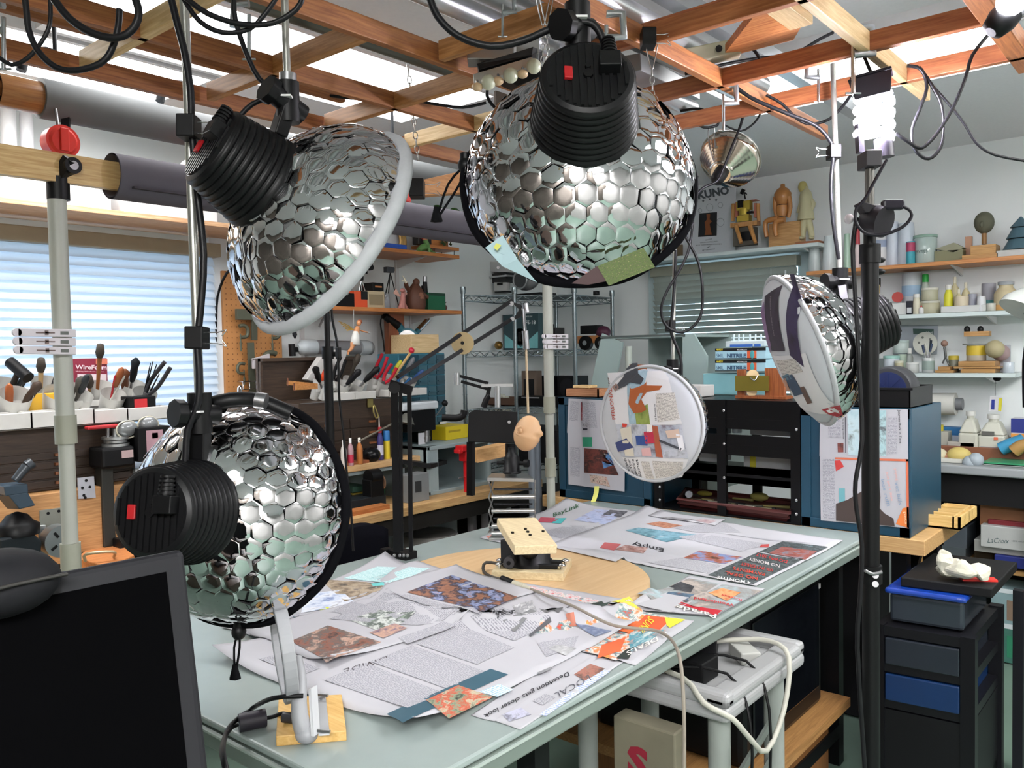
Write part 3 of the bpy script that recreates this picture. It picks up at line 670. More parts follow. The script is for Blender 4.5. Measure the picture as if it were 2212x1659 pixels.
b=B(); ptext(b,'DIVIDE',px,(838,1418),(742,1447),11,mat('#4a4448',.7,var=0),bold=-.008)
ptext(b,'JOB &',px,(1058,1342),(1092,1326),8); ptext(b,'CAREER',px,(1064,1350),(1104,1332),5,mat('#77777c',.7,var=0)); ptext(b,'FAIR',px,(1074,1354),(1114,1338),9,bold=.03); b.put('headline',S1)
# photo sheet on top
S2,px,_=sheet('newspaper page with two large colour photographs, lying on top of the spread',[(522,1374),(706,1446),(1166,1282),(986,1226)],.003,.009,3,curl=(.02,.02,.006,.008),under=U('teal advert','car advert','DIVIDE'))
prints(S2,px,[([(628,1386),(705,1428),(824,1388),(708,1352)],photo_mat(('#3a3230','#8a5442','#5d5a58','#c09a88','#4a3a36'),8),8),([(878,1280),(1045,1322),(1118,1290),(976,1243)],photo_mat(('#8a5c48','#9a6b54','#3a3440','#8f9cc4','#a87a62'),7),8),([(752,1340),(820,1318),(898,1330),(830,1368)],photo_mat(('#8b9a8c','#3f4a44','#d0d4d0','#6c7a70'),14),4),([(798,1368),(852,1348),(880,1358),(828,1380)],photo_mat(('#44406a','#c09a86','#544c78'),10),4,.002),([(712,1338),(830,1290),(1000,1340),(900,1352)],TXN),([(840,1292),(880,1285),(1040,1326),(980,1345)],TXN,5,.0016),([(716,1322),(760,1300),(800,1310),(760,1332)],TXN,3),([(860,1378),(960,1346),(990,1352),(880,1392)],TXN,4)])
# far spreads
S7,px,_=sheet('newspaper spread with green BayLink masthead at the far side of the table',[(1036,1163),(1222,1086),(1500,1122),(1330,1212)],.001,.006,8,curl=(0,.02,0,0))
prints(S7,px,[([(1240,1124),(1286,1100),(1350,1106),(1310,1134)],photo_mat(('#8e9ac0','#b0b8d6','#7a6a7c'),8),5),([(1302,1112),(1318,1102),(1356,1106),(1340,1118)],photo_mat(('#35353c','#77767e'),20),3,.002),([(1168,1118),(1208,1120),(1196,1130),(1160,1128)],mat('#b24a5c',.6),3,.002),([(1200,1120),(1224,1120),(1212,1132),(1192,1131)],mat('#48a9ac',.6),3,.002),([(1050,1160),(1085,1148),(1090,1156),(1060,1168)],photo_mat(('#c8553c','#d8b0a0'),30),3),([(1250,1172),(1290,1148),(1320,1142),(1300,1160)],photo_mat(('#55606c','#8a929c','#c8d04a'),16),3),([(1170,1150),(1215,1138),(1285,1145),(1240,1172)],TXN,4),([(1230,1136),(1330,1138),(1345,1150),(1280,1160)],TXN,3,.0016)])
b=B(); ptext(b,'BayLink',px,(1194,1118),(1252,1096),8,mat('#2f5c3e',.7,var=0),italic=.2); b.put('headline',S7)
S8,px,_=sheet('newspaper spread reading Empty with a teal picture, at the far right of the table',[(1180,1184),(1396,1103),(1822,1172),(1634,1268)],.002,.006,9,curl=(0,.02,.004,.0),n=30,under=U('BayLink'))
prints(S8,px,[([(1350,1146),(1380,1140),(1508,1156),(1440,1172)],photo_mat(('#3c6470','#7fa6b6','#4a7480','#9cc0cc'),6),6),([(1395,1132),(1425,1127),(1476,1136),(1440,1142)],photo_mat(('#8a4a34','#b8846c','#6c3c2c'),14),3),([(1296,1184),(1306,1172),(1342,1176),(1326,1190)],mat('#b05a5c',.6),3),([(1326,1188),(1350,1178),(1400,1184),(1390,1196)],photo_mat(('#6c4440','#a07c76','#c8b0ac'),14),3),([(1476,1206),(1510,1190),(1604,1204),(1565,1219)],photo_mat(('#3a3634','#a85e40','#7090c0','#c08a70'),9),5),([(1528,1243),(1690,1170),(1790,1182),(1628,1262)],photo_mat(('#33383a','#5c6466','#2a2e30','#7a8a90'),16),8),([(1460,1160),(1520,1154),(1660,1176),(1600,1192)],TXN,5),([(1400,1216),(1470,1206),(1560,1222),(1530,1240)],TXN,5),([(1540,1150),(1680,1168),(1780,1176),(1660,1168)],TXN,4),([(1560,1128),(1600,1150),(1500,1150),(1450,1140)],TXN,3),([(1690,1182),(1765,1192),(1740,1210),(1660,1196)],photo_mat(('#7c3c3c','#9c5a50','#6c8ca0'),18),4,.002),([(1645,1177),(1662,1176),(1660,1183),(1640,1183)],mat('#b84a4a',.6),2)])
b=B(); ptext(b,'Empty',px,(1436,1186),(1366,1172),8,INK)
for i,(s_,c_)in enumerate((('4 MONTHS','#d8d8d8'),('NO DEAL','#c8402c'),('PAYMENTS','#c8402c'),('0% INTEREST','#b83a34'),('NO MONEY','#c8c0c0'),('DOWN 2017','#c03030'))):
 ptext(b,s_,px,(1622+i*16,1258-i*9),(1550+i*17,1246-i*10),6.5,mat(c_,.6,var=0),off=.003)
b.put('headline',S8)
S9,px,_=sheet('narrow newsprint strip lying flat against the tool trays at the back of the table',[(1400,1120),(1425,1112),(1567,1124),(1545,1140)],.004,.002,12,n=8,under=U('BayLink','Empty'))
prints(S9,px,[([(1425,1119),(1440,1117),(1500,1122),(1486,1126)],photo_mat(('#5c5c60','#a8a4a8'),20),3),([(1500,1124),(1520,1122),(1548,1126),(1530,1132)],photo_mat(('#9c7c80','#c8b8bc'),20),3)])
# magazine
S6,px,srf=sheet('colour magazine headed Parade at the near right edge of the table',[(1366,1297),(1488,1247),(1652,1276),(1544,1334)],.005,.001,10,name='magazine',cat='magazine')
B(PAPER).grid(lambda s,t:srf(s,t,-.0035),2,2).put('back_pages',S6)
prints(S6,px,[([(1376,1296),(1488,1250),(1644,1277),(1542,1330)],photo_mat(('#a9c4cc','#9aa4a8','#8a8480','#b9aca4','#6a6e70'),3.2),8),([(1454,1302),(1466,1306),(1560,1320),(1546,1331)],mat('#c01f30',.5),3,.002),([(1456,1296),(1475,1306),(1550,1325),(1553,1330)][:4],mat('#c01f30',.5),2,.002),([(1430,1290),(1445,1280),(1500,1286),(1485,1302)],photo_mat(('#5d7890','#45586c','#8a5c50'),10),4,.0024),([(1440,1272),(1470,1258),(1500,1268),(1492,1282)],photo_mat(('#25262a','#54545a'),10),3,.0022),([(1530,1282),(1560,1272),(1600,1282),(1570,1300)],photo_mat(('#c8783c','#d8a070','#b85c34'),8),4,.0024)])
b=B(); ptext(b,'Parade',px,(1550,1331),(1462,1309),9,mat('#e9e6e4',.5,var=0),off=.004); ptext(b,'Wonderland',px,(1586,1308),(1500,1292),6,mat('#c8202c',.5,var=0),off=.004); ptext(b,'Baseball',px,(1604,1298),(1560,1286),4,mat('#c8202c',.5,var=0),off=.004); b.put('headline',S6)

# round board and motorised tilting stage
RB=wood('#c9a67a','#d4b48a','Y',.45,3)
one(B(RB).lathe([(.358,0),(.362,.004),(.362,.018),(.358,.022)],(-1.49,1.775,TZ+.001),n=72),'round_board','large round pale wood board lying on the table under the tilting stage','wood board')
zt=TZ+.023
ts=thing('tilting_stage','small motorised stage with a tilted wooden plate and black ring, on the round board','tilt stage',(-1.53,1.88,zt))
ang=math.atan2(1.837-1.744,-1.382+1.565)
def loc(u,v,z):return OZ(u,v,z)
p0,p1,p2=loc(1062,1250,zt),loc(1217,1256,zt),loc(1222,1206,zt); e=p1-p0; e.z=0; w=e.length; e.normalize(); g=V((-e.y,e.x,0)); o=p0.copy(); o.z=zt
BLKW=wood('#cbb68e','#e0cfa8','X',.5)
b=B(BLKW); b.prism([o,o+e*w,o+e*w+g*.17,o+g*.17],(0,0,.022)); b.put('base_block',ts,bevel=.002)
c=o+e*w*.47+g*.088+V((0,0,.022))
b=B(mat('#1a1a1c',.4)); b.lathe([(.062,.0),(.062,.012),(.056,.014),(.056,.036),(.05,.04)],c,n=36); b.put('ring',ts)
b=B(mat('#202022',.4)); b.bar(c-e*.085+V((0,0,.007)),c+e*.09+V((0,0,.007)),.02,.012); b.bar(c-e*.07-g*.045+V((0,0,.007)),c+e*.085-g*.045+V((0,0,.007)),.016,.012)
b.bar(c-e*.055-g*.04+V((0,0,.012)),c-e*.055-g*.04+V((0,0,.075)),.014,.05); b.put('mount_arms',ts,bevel=.002)
b=B(mat('#5a5a5c',.3,.6)); b.cyl(c-e*.048-g*.075+V((0,0,.02)),c-e*.048-g*.03+V((0,0,.02)),.016,n=20); b.cyl(c-e*.048-g*.077+V((0,0,.02)),c-e*.048-g*.07+V((0,0,.02)),.006,m=BLK); b.put('motor',ts)
for a,k in((-.088,-.01),(-.08,-.055),(.098,.01),(.096,-.045)):
 s_=B(CHR); q=c+e*a+g*k-V((0,0,.0)); s_.cyl(q,q+V((0,0,.016)),.004,n=10).lathe([(.002,.008),(.011,.009),(.012,.012),(.006,.015)],q,n=14); s_.put('bolt',ts)
# tilted plate
pa,pb_,pc_,pd=AT(1074,1119,2.30),AT(1158,1118,2.34),AT(1204,1177,2.06),AT(1112,1180,2.02)
nrm=(pb_-pa).cross(pd-pa).normalized(); nrm=nrm if nrm.z>0 else-nrm
b=B(BLKW); b.prism([pa,pb_,pc_,pd],nrm*-.022); b.put('tilted_plate',ts,bevel=.002)
b=B(BLK)
for u,v in((1135,1144),(1107,1152),(1145,1157),(1173,1149),(1140,1150)):
 q=OP(u,v,pa,nrm); b.cyl(q,q+nrm*.004,.004,n=10)
b.put('screw',ts)
b=B(BLK); mid=(pa+pb_+pc_+pd)/4; b.cyl(c+V((0,0,.035)),mid-nrm*.02,.03,.022,n=16); b.put('pivot',ts)
# cable of the stage
cb=thing('stage_cable','thin cable running from the tilting stage across the newspapers and off the table edge','cable',loc(1200,1290,TZ))
zc=TZ+.048
b=B(mat('#3a342e',.5)); b.tube([c-e*.06-g*.06+V((0,0,.01)),OZ(1050,1215,zt+.02),OZ(1045,1235,zt+.006),OZ(1068,1248,zt+.006),OZ(1095,1253,zt+.008)],.0045,n=8); b.put('dark_lead',cb)
b=B(BLK); b.cyl(OZ(1085,1250,zt+.008),OZ(1110,1260,zt+.010),.009,n=12); b.put('plug',cb)
b=B(mat('#b9b5a2',.5)); b.cyl(OZ(1110,1260,zt+.010),OZ(1132,1267,zt+.012),.0085,n=12); b.cyl(OZ(1132,1267,zt+.012),OZ(1146,1272,zt+.013),.0075,.003,n=12); b.put('connector',cb)
b=B(mat('#8d8479',.5)); 
pts=[OZ(1146,1272,zt+.012),OZ(1190,1290,zc),OZ(1240,1310,zc),OZ(1290,1336,zc),OZ(1330,1352,zc-.005),OZ(1380,1358,zc-.01),OZ(1420,1363,zc-.012),OZ(1450,1382,zc-.005)]
pts+=[AT(1468,1420,1.60),AT(1476,1500,1.56),AT(1478,1600,1.55),AT(1477,1690,1.55)]
b.tube(pts,.0036,n=8); b.put('grey_lead',cb)

# ring lamp holder near the left front of the table
rl=thing('ring_stand','grey oval ring on an arm screwed to a small wooden block, near table corner','magnifier stand',OZ(670,1580,TZ))
o=OZ(596,1607,TZ); a1=OZ(748,1596,TZ); a2=OZ(727,1510,TZ); a3=OZ(603,1516,TZ)
h=V((0,0,.018)); 
def top(u,v,z=.018):return OZ(u,v,TZ+z)
T0,T1,T2,T3=top(596,1590),top(748,1578),top(738,1499),top(602,1506)
b=B(wood('#c79a52','#dcb674','X',.5,6)); b.prism([T0-h,T1-h,T2-h,T3-h],h*.98); b.put('wood_block',rl,bevel=.0015)
b=B(mat('#c9ccd0',.35,.6)); b.prism([top(688,1590),top(712,1588),top(703,1500),top(682,1502)],(0,0,.003)); b.put('hinge_plate',rl)
b=B(mat('#d5d7da',.35,.5)); d6=dep_of(top(676,1590))-.005
b.prism([AT(672,1590,d6),AT(678,1592,d6),AT(672,1488,d6+.06),AT(666,1490,d6+.06)],(RW@V((.3,0,.95))).normalized()*.02); b.put('upright_plate',rl)
GY=mat('#9b9ca0',.5,var=.05)
b=B(GY); D0=d6+.02
b.tube([AT(662,1592,D0),AT(650,1560,D0),AT(646,1520,D0+.01),AT(648,1470,D0+.03),AT(640,1420,D0+.05)],lambda t:.016-.006*t,n=12); b.ball(AT(663,1585,D0),.020,(1,1,.8)); b.put('arm',rl)
b=B(GY); axn=(RW@V((.93,-.12,.38))).normalized(); cc=AT(612,1402,D0+.06)
up_=(AT(590,1304,D0+.06)-AT(638,1500,D0+.04)).normalized(); sd=axn.cross(up_).normalized(); up_=sd.cross(axn)
ring=[cc+up_*(.083*math.cos(t))+sd*(.085*math.sin(t))for t in[2*math.pi*i/40 for i in range(40)]]
for k in range(40):
 pass
vs=[]
for p in ring:
 r_=(p-cc).normalized()
 for a_,d_ in((-.009,-.011),(.009,-.011),(.009,.011),(-.009,.011)):vs.append(p+r_*a_+axn*d_)
b.add(vs,[(i*4+k,i*4+(k+1)%4,((i+1)%40)*4+(k+1)%4,((i+1)%40)*4+k)for i in range(40)for k in range(4)]); b.put('ring',rl,bevel=.002)
b=B(STL)
for u,v in((684,1500),(686,1578)):q=top(u,v,.03); b.cyl(q,q+V((.02,.01,0)),.003,n=8)
for u,v in((696,1509),(700,1581)):q=top(u,v,.021); b.cyl(q,q+V((0,0,.002)),.005,n=12)
b.put('screw',rl)
cb=thing('black_cable','black cable with a ferrite lump curling off the near left corner of the table','cable',OZ(520,1600,TZ))
b=B(BLK); b.tube([AT(655,1503,D0),AT(590,1508,D0+.0),top(545,1530,.02),top(500,1565,.02),top(486,1592,.03),AT(481,1630,1.07),AT(500,1700,1.05)],.0042,n=8)
b.tube([top(640,1548,.03),top(612,1541,.024),top(590,1548,.018),top(575,1551,.016)],.0035,n=8); b.tube([top(515,1565,.016),top(500,1572,.016),top(487,1590,.024)],.0035,n=8); b.put('lead',cb)
b=B(mat('#2b2630',.45)); b.cyl(top(516,1562,.016),top(574,1550,.016),.0155,n=16); b.put('ferrite_core',cb,bevel=.003)
b=B(mat('#2d2d31',.45)); b.cyl(top(612,1549,.028),top(634,1551,.028),.009,n=14); b.put('plug',cb)
# ---------------------------------------------------------------- small object builders (base centre at p)
def _c(c,r=.5,**k):return c if not isinstance(c,str)else mat(c,r,**k)
def gbox(name,label,cat,p,sz,c,group=None,lid=None,lab=None,rz=0.,bev=.003,face='front'):
 """a carton or box: sz (x, y, z); lab = (colour, u0, v0, u1, v1) patches on the face toward the room"""
 p=V(p); b=B(_c(c)); R=Matrix.Rotation(rz,3,'Z'); b.cbox(p+V((0,0,sz[2]/2)),sz,R)
 o=None
 if lab or lid:
  T=thing(name,label,cat,p,group); b.put('body',T,bevel=min(bev,min(sz)*.2))
  if lid:B(_c(lid)).cbox(p+V((0,0,sz[2]-.004)),(sz[0]*1.04,sz[1]*1.04,.02),R).put('lid',T,bevel=.002)
  for i,l in enumerate(lab or()):
   k=B(_c(l[0])); 
   if face=='front':k.cbox(p+R@V(((l[1]+l[3]-1)/2*sz[0],-sz[1]/2-.0008,0))+V((0,0,(l[2]+l[4])/2*sz[2])),((l[3]-l[1])*sz[0],.0016,(l[4]-l[2])*sz[2]),R)
   else:k.cbox(p+R@V((sz[0]/2+.0008,(l[1]+l[3]-1)/2*sz[1],0))+V((0,0,(l[2]+l[4])/2*sz[2])),(.0016,(l[3]-l[1])*sz[1],(l[4]-l[2])*sz[2]),R)
   k.put('label_patch',T)
  return T
 return b.put(name,label=label,cat=cat,group=group,bevel=min(bev,min(sz)*.2))
def gcyl(name,label,cat,p,r,h,c,group=None,cap=None,caph=.18,band=None,taper=1.,neck=0.,prof=None,capr=None):
 """jar, cup, bottle, can: lathe with optional cap, label band, neck"""
 p=V(p)
 if prof is None:
  if neck:prof=[(r*.95,0),(r,h*.03),(r,h*.58),(r*.85,h*.68),(r*neck,h*.80),(r*neck,h*(1-(caph if cap else 0)))]
  else:prof=[(r*.95,0),(r,h*.03),(r*taper,h*(1-(caph if cap else 0))*.98),(r*taper*.96,h*(1-(caph if cap else 0)))]
 if not(cap or band):return B(_c(c)).lathe(prof,p,n=20).put(name,label=label,cat=cat,group=group)
 T=thing(name,label,cat,p,group); B(_c(c)).lathe(prof,p,n=20).put('body',T)
 if cap:rr=capr or(r*neck*1.15 if neck else r*taper*1.04); B(_c(cap)).lathe([(rr,0),(rr,h*caph*.9),(rr*.85,h*caph)],p+V((0,0,h*(1-caph))),n=20).put('cap',T)
 if band:B(_c(band[0])).lathe([(r*(1.02+(taper-1)*band[1]*1.),h*band[1]),(r*(1.02+(taper-1)*band[2]),h*band[2])],p,n=20).put('label_band',T)
 return T
def human(b,p,s,pose,m,yaw=0.,rr=1.):
 """small figure from a chain list: pose = [(pts, r0, r1)], head (x,y,z,r)"""
 R=Matrix.Rotation(yaw,3,'Z'); p=V(p)
 for pts,r0,r1 in pose[0]:b.tube([p+R@V(q)*s for q in pts],(lambda r0,r1:lambda t:(r0+(r1-r0)*t)*s*rr)(r0,r1),n=10,m=m)
 for q,r,sc in pose[1]:b.ball(p+R@V(q)*s,r*s,sc,m=m)
# ---------------------------------------------------------------- left wall: long bench, shelves, tools
BZ=.76; BX=-2.80
wb=thing('wall_bench','long wooden workbench along the left wall, loaded with tools','workbench',(-3.2,1.5,0))
B(wood('#b58a58','#d3ad78','Y',.5)).box((XL,-.9,BZ-.04),(BX,3.55,BZ)).put('worktop',wb,bevel=.003)
b=B(mat('#23201d',.6)).box((XL,-.9,BZ-.12),(BX+.03-.06,3.5,BZ-.04)); b.put('apron',wb)
for y in(-.7,1.0,2.25,3.4):B(BLKM).box((BX-.1,y,0),(BX-.04,y+.06,BZ-.12)).put('leg',wb)
def wshelf(name,label,x,y0,y1,z,m,th=.02,group='wall shelves',back=XL,ax='x',brk=()):
 T=thing(name,label,'shelf',((x+back)/2,(y0+y1)/2,z-th),group)
 B(m).box((back,y0,z-th),(x,y1,z)).put('board',T,bevel=.002)
 for y in brk:
  k=B(WHT); k.prism([(back,y,z-th),(x-.03,y,z-th),(back,y,z-th-.05)],(0,.006,0)); k.box((back,y-.008,z-.3),(back+.012,y+.016,z-th)); k.put('bracket',T)
 return T
wshelf('wall_shelf','high shelf with a pale wood edge above the left window',-3.22,-.6,2.42,2.02,wood('#b98a64','#d8b08a','Y',.5),brk=(2.2,))
wshelf('wall_shelf','upper brown shelf on the left wall carrying the toy dinosaurs and blue binder',-3.27,2.45,3.43,2.0,SHELFW,brk=(2.65,3.2))
wshelf('wall_shelf','lower brown shelf on the left wall with small cameras, microscope and monster figure',-3.27,2.35,3.44,1.69,SHELFW,brk=(2.55,3.3))
B(mat('#5a5c5e',.4,.5)).box((XL,2.2,1.86),(XL+.02,2.235,1.99)).put('shelf_upright',label='grey metal shelf upright on the wall beside the left window',cat='bracket')
# on the high shelf: white boxes and rolls, strongly lit
def LY(u,v,X=-3.4):return OX(u,v,X).y
hz_=2.02
for i,(u0,u1,v,c,lab)in enumerate([(0,33,235,'#e6e6e8','white paper roll standing at the left end of the high shelf'),(42,70,245,'#e2e2e6','second white paper roll standing on the high shelf')]):
 y0,y1=LY(u0,v),LY(u1,v); P=OX((u0+u1)/2,v,-3.4); gcyl('paper_roll',lab,'paper roll',(-3.4,(y0+y1)/2,hz_),(y1-y0)/2,P.z-hz_,c)
for y0,y1,z1_,c,lab in((1.12,1.5,.07,'#e4e4e4','flat white carton at the bottom of the stack on the high shelf'),(1.18,1.46,.05,'#ececec','white carton lying second in the stack on the high shelf'),(1.55,1.95,.18,'#e8e8ea','large white carton on the high shelf behind the thin lamp rod'),(.6,1.0,.22,'#ebebeb','wide white carton on the high shelf behind the red clamp')):
 zz=hz_+(.07 if y0==1.18 else 0); gbox('carton',lab,'carton',(-3.4,(y0+y1)/2,zz),(.24,y1-y0,z1_),c,group='white cartons on the high shelf')
# pegboard
def LP(u,v,X=-3.5):return OX(u,v,X)
pm=bpy.data.materials.new('pegboard'); t,p_=nt(pm); p_.inputs['Roughness'].default_value=.6
tc=t.nodes.new('ShaderNodeTexCoord'); vo=t.nodes.new('ShaderNodeVectorMath'); vo.operation='SCALE'; vo.inputs['Scale'].default_value=1/.0254
fr=t.nodes.new('ShaderNodeVectorMath'); fr.operation='FRACTION'; sb=t.nodes.new('ShaderNodeVectorMath'); sb.operation='SUBTRACT'; sb.inputs[1].default_value=(.5,.5,.5)
ml=t.nodes.new('ShaderNodeVectorMath'); ml.operation='MULTIPLY'; ml.inputs[1].default_value=(0,1,1); ln=t.nodes.new('ShaderNodeVectorMath'); ln.operation='LENGTH'
gt=t.nodes.new('ShaderNodeMath'); gt.operation='LESS_THAN'; gt.inputs[1].default_value=.13
mx=t.nodes.new('ShaderNodeMix'); mx.data_type='RGBA'; mx.inputs['A'].default_value=lin('#b27c48'); mx.inputs['B'].default_value=lin('#7a4e2c')
t.links.new(tc.outputs['Object'],vo.inputs[0]); t.links.new(vo.outputs[0],fr.inputs[0]); t.links.new(fr.outputs[0],sb.inputs[0]); t.links.new(sb.outputs[0],ml.inputs[0]); t.links.new(ml.outputs[0],ln.inputs[0]); t.links.new(ln.outputs['Value'],gt.inputs[0]); t.links.new(gt.outputs[0],mx.inputs['Factor']); t.links.new(mx.outputs['Result'],p_.inputs['Base Color'])
py0,py1=LP(487,700).y,LP(612,700).y
one(B(pm).box((XL,py0,1.2),(XL+.035,py1,LP(500,585).z)),'pegboard','tan perforated pegboard with clamps hanging on it, right of the left window','pegboard',bevel=.003)
IRON=mat('#55584a',.45,.3)
def cclamp(label,u,v0,v1,w,flip=1,X=-3.48,m=None,name='c_clamp'):
 a,z=OX(u,v0,X),OX(u,v1,X); h=a.z-z.z; s=h; T=thing(name,label,'clamp',z,'clamps on the pegboard')
 o=V((X,a.y,a.z)); k=B(m or IRON)
 pts=[o+V((0,q[0]*s*flip,q[1]*s))for q in((-.1,-.03),(.0,0),(.15,-.02),(.24,-.14),(.24,-.32),(.15,-.42),(-.06,-.43))]
 k.tube(pts,.07*s,n=8); k.put('frame',T)
 k=B(m or IRON); k.cyl(o+V((.0,-.06*s*flip,-.3*s)),o+V((0,-.06*s*flip,-.95*s)),.028*s,n=10); k.cyl(o+V((0,-.06*s*flip,-.62*s)),o+V((0,-.06*s*flip,-.95*s)),.05*s,.03*s,n=10); k.put('screw_spindle',T)
cclamp('C-clamp hanging at upper left of the pegboard',522,703,762,0); cclamp('C-clamp hanging at upper right of the pegboard',590,707,762,0)
cclamp('C-clamp at lower left of the pegboard beside the white bird shaped clamp',524,785,835,0,-1); cclamp('large C-clamp at lower right of the pegboard',588,762,850,0,-1)
def wbar(name,label,cat,u0,v0,u1,v1,w,th,c,X=-3.47,group=None):
 k=B(_c(c)); k.bar(OX(u0,v0,X),OX(u1,v1,X),w,th,up=(1,0,0)); return one(k,name,label,cat,group=group,bevel=.001)
wbar('bar_clamp','grey bar clamp lying level across the pegboard','clamp',510,679,560,680,.05,.02,IRON)
wbar('bar_clamp','dark upright bar of a long clamp behind the upper left lamp rim','clamp',549,650,549,735,.03,.012,mat('#4a4c40',.5,.4))
wbar('flat_file','dark steel bar hanging upright in the middle of the pegboard','file',541,740,546,850,.034,.01,mat('#55584a',.5,.4))
wbar('pliers','thin dark pliers hanging from the wire rack, left pair','pliers',578,800,574,848,.018,.008,mat('#4c4a3a',.5),X=-3.45,group='tools in the wire rack')
wbar('pliers','thin dark pliers hanging from the wire rack, right pair','pliers',590,800,594,848,.018,.008,mat('#4c4a3a',.5),X=-3.45,group='tools in the wire rack')
k=B(CHR); a,z=OX(525,825,-3.44),OX(608,820,-3.44)
for dz in(0,-.035):k.cyl(a+V((0,0,dz)),z+V((0,0,dz)),.0025,n=6)
for i in range(7):q=a+(z-a)*i/6; k.tube([q+V((-.05,0,0)),q,q+V((0,0,-.035))],.002,n=6,sm=0)
one(k,'wire_rack','small chrome wire tool rack low on the pegboard','rack')
T=thing('bird_clamp','pale plastic bird shaped clamp on the lower pegboard','clamp',OX(558,800,-3.44)); k=B(mat('#b9b4b8',.4)); P=OX(560,785,-3.44)
k.cbox(P,(.02,.07,.05)); k.cbox(P+V((0,.01,-.09)),(.018,.028,.14)); k.prism([P+V((0,-.05,.02)),P+V((0,.05,.045)),P+V((0,.05,.02))],(.015,0,0)); k.put('body',T,bevel=.003)
k=B(mat('#4e4e4e',.4)); k.ball(P+V((.012,-.012,.0)),.009); k.put('rivet',T)
one(B(CHR).tube([OX(515,850,-3.46),OX(515,838,-3.46),OX(520,835,-3.46),OX(522,862,-3.46)],.006,n=8),'chrome_hook','small chrome clamp hanging at the lower left corner of the pegboard','clamp')
one(B(mat('#22242a',.5)).cyl(OX(630,690,-3.5),OX(637,725,-3.5),.008,.012,n=8).cyl(OX(637,725,-3.5),OX(637,732,-3.5),.01,.002,n=8),'soldering_iron','dark pen shaped tool hanging on the wall right of the pegboard','tool')
cabt=B(BLK); cabt.tube([OX(525,565,-3.3),OX(490,590,-3.4),OX(470,640,-3.5),OX(467,700,-3.52),OX(466,740,-3.52)],.006,n=6); one(cabt,'window_cable','dark cable arching down beside the left window casing','cable')

# machinist chests (dark wood, drawers)
CHEST=wood('#33261d','#46362a','Y',.5); CH2=wood('#2a1f18','#3a2c22','Y',.45)
def chest(label,x,y0,y1,z0,z1,rows,cols=1,depth=.28,lid=0.):
 T=thing('tool_chest',label,'tool chest',(x-depth/2,(y0+y1)/2,z0)); k=B(CHEST); k.box((x-depth,y0,z0),(x,y1,z1)); k.put('body',T,bevel=.003)
 hh=(z1-z0-.09)/rows
 for r in range(rows):
  for c_ in range(cols if r<rows else 1):
   a=y0+.02+(y1-y0-.04)*c_/cols; e=a+(y1-y0-.04)/cols-.004; zl=z0+.01+r*hh
   D_=B(CH2).box((x,a,zl),(x+.008,e,zl+hh-.006)).put('drawer',T,bevel=.002)
   kb=B(mat('#7a4a2c',.4)); kb.box((x+.008,(a+e)/2-.018,zl+hh/2-.005),(x+.018,(a+e)/2+.018,zl+hh/2+.004)); ORG[D_.name]=ORG[T.name]; kb.put('drawer_pull',D_)
   D_.location=(0,0,0)
 k=B(STL).box((x-.001,y0+.01,z1-.002),(x+.002,y1-.01,z1+.001)); k.put('metal_trim',T)
 if lid:
  k=B(CHEST); k.box((x-depth-.04,y0,z1),(x-depth-.015,y1,z1+lid)); k.box((x-depth-.02,y0,z1+lid-.015),(x-depth+.02,y1,z1+lid)).box((x-depth-.02,y0,z1),(x-depth+.0,y0+.012,z1+lid)); k.put('open_lid',T)
 return T
ca=-3.02
c1y=[OX(u,990,ca).y for u in(-60,292)]
c1z0,c1z1=OX(100,1060,ca).z,OX(100,922,ca).z
chest('dark wooden machinist chest with four drawers under the left window',ca,c1y[0],c1y[1],c1z0,c1z1,4)
one(B(wood('#a87a4c','#c89a68','Y',.5)).box((XL+.02,c1y[0]-.1,BZ+.001),(ca+.06,2.18,c1z0-.001)),'bench_riser','wooden riser under the left machinist chest','riser',bevel=.003)
rz=.955
T=thing('bench_shelf_unit','raised shelf unit with grey dividers and wooden top, behind the black posts','shelf unit',(-3.2,2.6,BZ))
B(wood('#c09664','#dcb888','Y',.5)).box((XL+.02,2.2,rz-.03),(-2.98,2.86,rz)).put('wooden_top',T,bevel=.003)
GRYP=mat('#8b989a',.55)
k=B(GRYP)
for y in(2.2,2.52,2.72):k.box((XL+.02,y,BZ),(-3.0,y+.012,rz-.03))
k.box((-3.2,2.2,rz-.05),(-3.0,2.86,rz-.03)); k.put('dividers',T)
c2y=[OX(u,880,-3.05).y for u in(645,838)]
chest('dark wooden machinist chest with open lid, white tool caddies on top',-3.05,c2y[0],c2y[1]+.04,rz,1.245,4,2,lid=.2)
T=thing('hasp','brass hasp dangling from the front of the open machinist chest','hasp',OX(800,888,-3.03)); k=B(mat('#a89a62',.35,.7)); P=OX(805,875,-3.03)
k.tube([P+V((.01,.0,0)),P+V((.012,.012,-.03)),P+V((.012,.022,-.055)),P+V((.012,.008,-.06)),P+V((.012,-.006,-.03))],.004,n=6,closed=True); k.put('loop',T)
k=B(mat('#a89a62',.35,.7)); k.box((-3.045,P.y-.02,P.z-.01),(-3.038,P.y+.01,P.z+.03)); k.put('plate',T)
# grey cabinet unit on the bench
g0,g1=OX(917,1000,-2.95).y,3.28
T=thing('grey_cubby','grey open box cubby on the bench with the milling machine base above it','cubby',(-3.15,(g0+g1)/2,BZ)); gz=1.0
k=B(mat('#93a2a4',.5)); k.box((-3.4,g0,BZ),(-2.93,g0+.02,gz)).box((-3.4,g1-.02,BZ),(-2.93,g1,gz)).box((-3.4,g0,BZ),(-2.93,g1,BZ+.02)).box((-3.4,g0,gz-.02),(-2.93,g1,gz)).box((-3.4,g0,BZ),(-3.38,g1,gz)).box((-2.96,g0,BZ),(-2.935,g0+.08,gz)); k.put('cubby_shell',T,bevel=.003)
